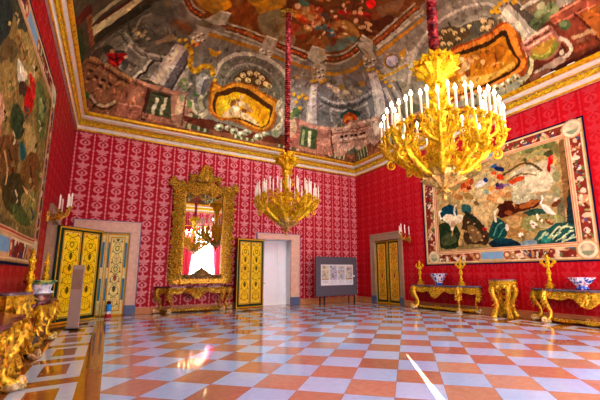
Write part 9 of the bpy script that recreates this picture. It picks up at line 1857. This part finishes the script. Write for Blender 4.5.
# ------------------------------------------------------------------ tapestries
def tapestry(label, x, nx, y0, y1, z0, z1, shapes, bw, gain, seed, base, dabs=900):
    """hung flat on a side wall at x, facing nx; (y, z) rectangle"""
    t = thing('tapestry', label, 'tapestry', (x, (y0 + y1) / 2, z0)); step = .021
    u, v, nu, nv = panel_coords(y1 - y0, z1 - z0, step); Y = y0 + u; Z = z0 + v
    P = Paint(Y, Z, .035, 5, seed); P.x = P.x + (vnoise(Y * 16, Z * 16, 5) - .5) * .03; P.y = P.y + (vnoise(Y * 16, Z * 16, 6) - .5) * .03; r = random.Random(seed)
    L, R, B, T = bw                                  # border widths: low y, high y, bottom, top
    iy0, iy1, iz0, iz1 = y0 + L, y1 - R, z0 + B, z1 - T
    def c(h): return tuple(min(1, q * gain) for q in rgb(h))
    P.fill(c(base), .3, 1.2)
    for q in range(420):
        P.ell(r.uniform(iy0, iy1), r.uniform(iz0, iz1), r.uniform(.03, .14), r.uniform(.02, .09), c(r.choice(['B8A068', '9A8448', '8E7C48', '6E7040', '5A5E3A', 'A08A54', '7A6236', '4E5434'])), r.uniform(0, 3), .6)
    paint_shapes(P, shapes, gain, .22, 9)
    for q in range(dabs):
        cy, cz = r.uniform(iy0, iy1), r.uniform(iz0, iz1); w = r.uniform(.018, .06)
        dx = P.x - cy; dz = P.y - cz; a = r.uniform(0, 3.1); k = ((dx * math.cos(a) + dz * math.sin(a)) / w) ** 2 + ((dz * math.cos(a) - dx * math.sin(a)) / (w * .45)) ** 2 < 1
        idx = np.nonzero(k)[0]
        if len(idx): P.c[idx] = np.clip(P.c[idx] * r.choice((.55, .7, .8, 1.25, 1.4, 1.6)) * np.array([[1, r.uniform(.92, 1.08), r.uniform(.8, 1.1)]]), 0, 1)
    P.tex(.28, 9); P.tex(.25, 24)
    # border, painted after the picture
    x0, y0_, sw = P.x, P.y, P.x0; P.x, P.y = P.x0, P.y0
    dl = np.minimum((Y - y0) / L, (y1 - Y) / R); db = np.minimum((Z - z0) / B, (z1 - Z) / T); d = np.minimum(dl, db); m = d < 1
    P.put(m, c('7E3426'), 1, .25, 6)
    def blob(n, cols, s0, s1):
        for q in range(n):
            e = r.random()
            if e < .6: cy, cz = r.uniform(y0, y1), (r.uniform(z0 + .14, iz0 - .1) if r.random() < .5 else r.uniform(iz1 + .1, z1 - .14))
            else: cy, cz = (r.uniform(y0 + .14, iy0 - .1) if r.random() < .5 else r.uniform(iy1 + .1, y1 - .14)), r.uniform(z0, z1)
            a = r.uniform(0, 3.1); k = m & ((((Y - cy) * math.cos(a) + (Z - cz) * math.sin(a)) / r.uniform(s0, s1)) ** 2 + (((Z - cz) * math.cos(a) - (Y - cy) * math.sin(a)) / r.uniform(s0 * .5, s1 * .6)) ** 2 < 1)
            P.put(k, c(r.choice(cols)), .95)
    blob(170, ['D8B890', 'C89A6C', 'E0CCA8', 'B88A58'], .06, .16); blob(150, ['7A1A1C', 'A82A24', '4A5A3A', '2E4A6A', '6A7A48', '5A2A1C'], .04, .11); blob(220, ['E8DCC0', 'E0D0A8', 'D0A070', 'C83A30', '3A5A8A', '8A9A5A'], .025, .06)
    P.put(m & (d > .86), c('D8B888')); P.put(m & (d > .91) & (d < .96), c('B04434')); P.put(m & (d > .79) & (d < .86), c('C89468')); P.put(m & (d > .74) & (d < .79), c('E2CFA4'))
    P.put(m & (d < .22), c('DCC496')); P.put(m & (d < .15), c('B89058')); P.put(m & (d < .09), c('14183A'))
    for cy in (y0 + L * .58, y1 - R * .58):
        for cz in (z0 + B * .58, z1 - T * .58):
            q = np.hypot(Y - cy, Z - cz); P.put(q < .29, c('C09868')); P.put(q < .25, c('DCCBA4')); P.put((q < .19) & (Z > cz - .04), c('C8BC94'), 1, .3); P.put((q < .17) & (Z < cz - .04), c('8A9470'))
    cy = (y0 + y1) / 2 + .1
    for cz, hh in ((z0 + B * .52, .13), (z1 - T * .52, .11)):
        P.put((abs(Y - cy) < .52) & (abs(Z - cz) < hh + .07), c('C8A878')); P.put((abs(Y - cy) < .42) & (abs(Z - cz) < hh), c('7EA4BC'), 1, .08)
        for s in (-1, 1): q = np.hypot(Y - cy - s * .56, Z - cz); P.put(q < .13, c('A85A38')); P.put(q < .07, c('D8C090'))
    wave = .012 * (1 + np.sin(u * 2.1 + .5)) * (1 - v / (z1 - z0)) + .002
    V = np.c_[np.full(len(u), 0.) + nx * wave, Y - (y0 + y1) / 2, Z - z0]
    F = grid_faces(nu, nv)
    if nx < 0: F = F[:, ::-1]
    fm = d[F].min(1) >= 1
    for nm, k in (('pictorial_field', fm), ('woven_border', ~fm)):
        FF = F[k]; ids, inv = np.unique(FF, return_inverse=True)
        np_mesh(nm, V[ids], inv.reshape(FF.shape), WOVEN, P.c[ids], t)
    return t
tapestry('large tapestry with white birds and trees in a flowered border on the right wall', XR, -1, 4.09, 10.44, 1.755, 6.04, RIGHT_SHAPES, (.58, .82, .58, .52), 1.22, 21, 'A08A54')
tapestry('large dim tapestry with figures in red on the left wall, cut by the left edge', XL, 1, 4.2, 10.66, 1.69, 6.17, LEFT_SHAPES, (.6, .55, .62, .5), .82, 33, '6E5E34', 2600)  # woven colours scaled down for the dim light on the left wall
# small white lamp boxes on the right-hand cornice
for k, (y, lab) in enumerate(((4.75, 'long white lamp box lying on the right cornice above the big tapestry'), (4.12, 'short white lamp box on the right cornice nearer the right edge'))):
    t = thing('cornice_lamp', lab, 'lamp', (XR - .22, y, ZC + .70), 0, None); L = (.42, .2)[k]
    g = G(); g.bevbox((0, 0, .03), (.12, L, .06), .012); g.build('housing', WHITE_PAINT, t)
    g = G(); g.bevbox((.02, 0, .075), (.08, L * .9, .03), .008); g.build('diffuser', plain('lamp_diffuser_%d' % k, rgb('F4F4EE'), .3), t)
# ------------------------------------------------------------------ ceiling: cove and flat, painted all over
def ceiling():
    nth = 180; rings = []
    step = .025
    nx = int((XR - XL) / step); ny = int((YB - YF) / step)
    ks = []
    for i in range(nth + 1):
        th = PI / 2 * i / nth; rings.append((.0 + 4.3 * (1 - math.cos(th)), 7.45 + 3.87 * math.sin(th)))
    V = []; F = []; off = 0
    def side(A, B, n, seg):
        nonlocal off
        t = np.linspace(0, 1, seg + 1); Vs = []
        for w, z in rings:
            ax = A[0] + w * A[2]; ay = A[1] + w * A[3]; bx = B[0] + w * B[2]; by = B[1] + w * B[3]
            Vs.append(np.c_[ax + (bx - ax) * t, ay + (by - ay) * t, np.full(len(t), z)])
        V.append(np.concatenate(Vs)); F.append(grid_faces(seg + 1, len(rings)) + off); off += (seg + 1) * len(rings)
    c = [(XL, YB, 1, -1), (XR, YB, -1, -1), (XR, YF, -1, 1), (XL, YF, 1, 1)]
    side(c[0], c[1], 0, nx); side(c[1], c[2], 0, ny); side(c[2], c[3], 0, nx // 4); side(c[3], c[0], 0, ny)
    W = 4.3; x0, x1, y0, y1 = XL + W, XR - W, YF + W, YB - W
    a = int((x1 - x0) / .045); b = int((y1 - y0) / .045)
    xs, ys = np.meshgrid(np.linspace(x0, x1, a), np.linspace(y0, y1, b)); V.append(np.c_[xs.ravel(), ys.ravel(), np.full(xs.size, 11.32)]); F.append(grid_faces(a, b) + off)
    V = np.concatenate(V); F = np.concatenate(F)
    P = Paint(unroll(V[:, 0], XL, XR), unroll(V[:, 1], YF, YB), .018, 5, 3)
    paint_ceiling(P)
    struct(np_mesh('ceiling', V, F, FRESCO, P.c))
if 'paint_ceiling' not in globals():
    def paint_ceiling(P): P.fill('6A5A50', .3, 1.5)
ceiling()
# ------------------------------------------------------------------ light
def area(name, loc, rot, sx, sy, power, col=(1, 1, 1)):
    l = bpy.data.lights.new(name, 'AREA'); l.shape = 'RECTANGLE'; l.size = sx; l.size_y = sy; l.energy = power; l.color = col
    o = bpy.data.objects.new(name, l); COL.objects.link(o); o.location = loc; o.rotation_euler = rot; return o
for x, pw in zip(WIN, (2000, 2500, 3300)): area('window_daylight', (x, YF + .3, 2.8), (PI / 2, 0, PI), 1.5, 4.6, pw, (.90, .96, 1.))
fl = area('overhead_fill_light', (5.9, 7.5, 10.6), (0, 0, 0), 5.5, 11.0, 450, (.93, .97, 1.)); fl.visible_glossy = False  # added fill, no fixture there; lifts floor and gilding, hidden from reflections
def point(name, loc, power, col, size=.4):
    l = bpy.data.lights.new(name, 'POINT'); l.energy = power; l.color = col; l.shadow_soft_size = size
    o = bpy.data.objects.new(name, l); COL.objects.link(o); o.location = loc
s = bpy.data.lights.new('sun', 'SUN'); s.energy = 60; s.angle = .004; s.color = (1., .97, .9)
so = bpy.data.objects.new('sun', s); COL.objects.link(so)
dv = Vector((4.2, 6.0, -5.0)); so.rotation_euler = dv.to_track_quat('-Z', 'Y').to_euler()
w = bpy.data.worlds.new('world'); SC.world = w; w.use_nodes = True
w.node_tree.nodes['Background'].inputs[0].default_value = (.8, .9, 1., 1); w.node_tree.nodes['Background'].inputs[1].default_value = 1.2
SC.view_settings.view_transform = 'Standard'; SC.view_settings.look = 'Medium High Contrast'; SC.view_settings.exposure = .82
SC.cycles.use_denoising = True
SC.cycles.max_bounces = 8; SC.cycles.diffuse_bounces = 2; SC.cycles.glossy_bounces = 4
SC.cycles.sample_clamp_indirect = 6
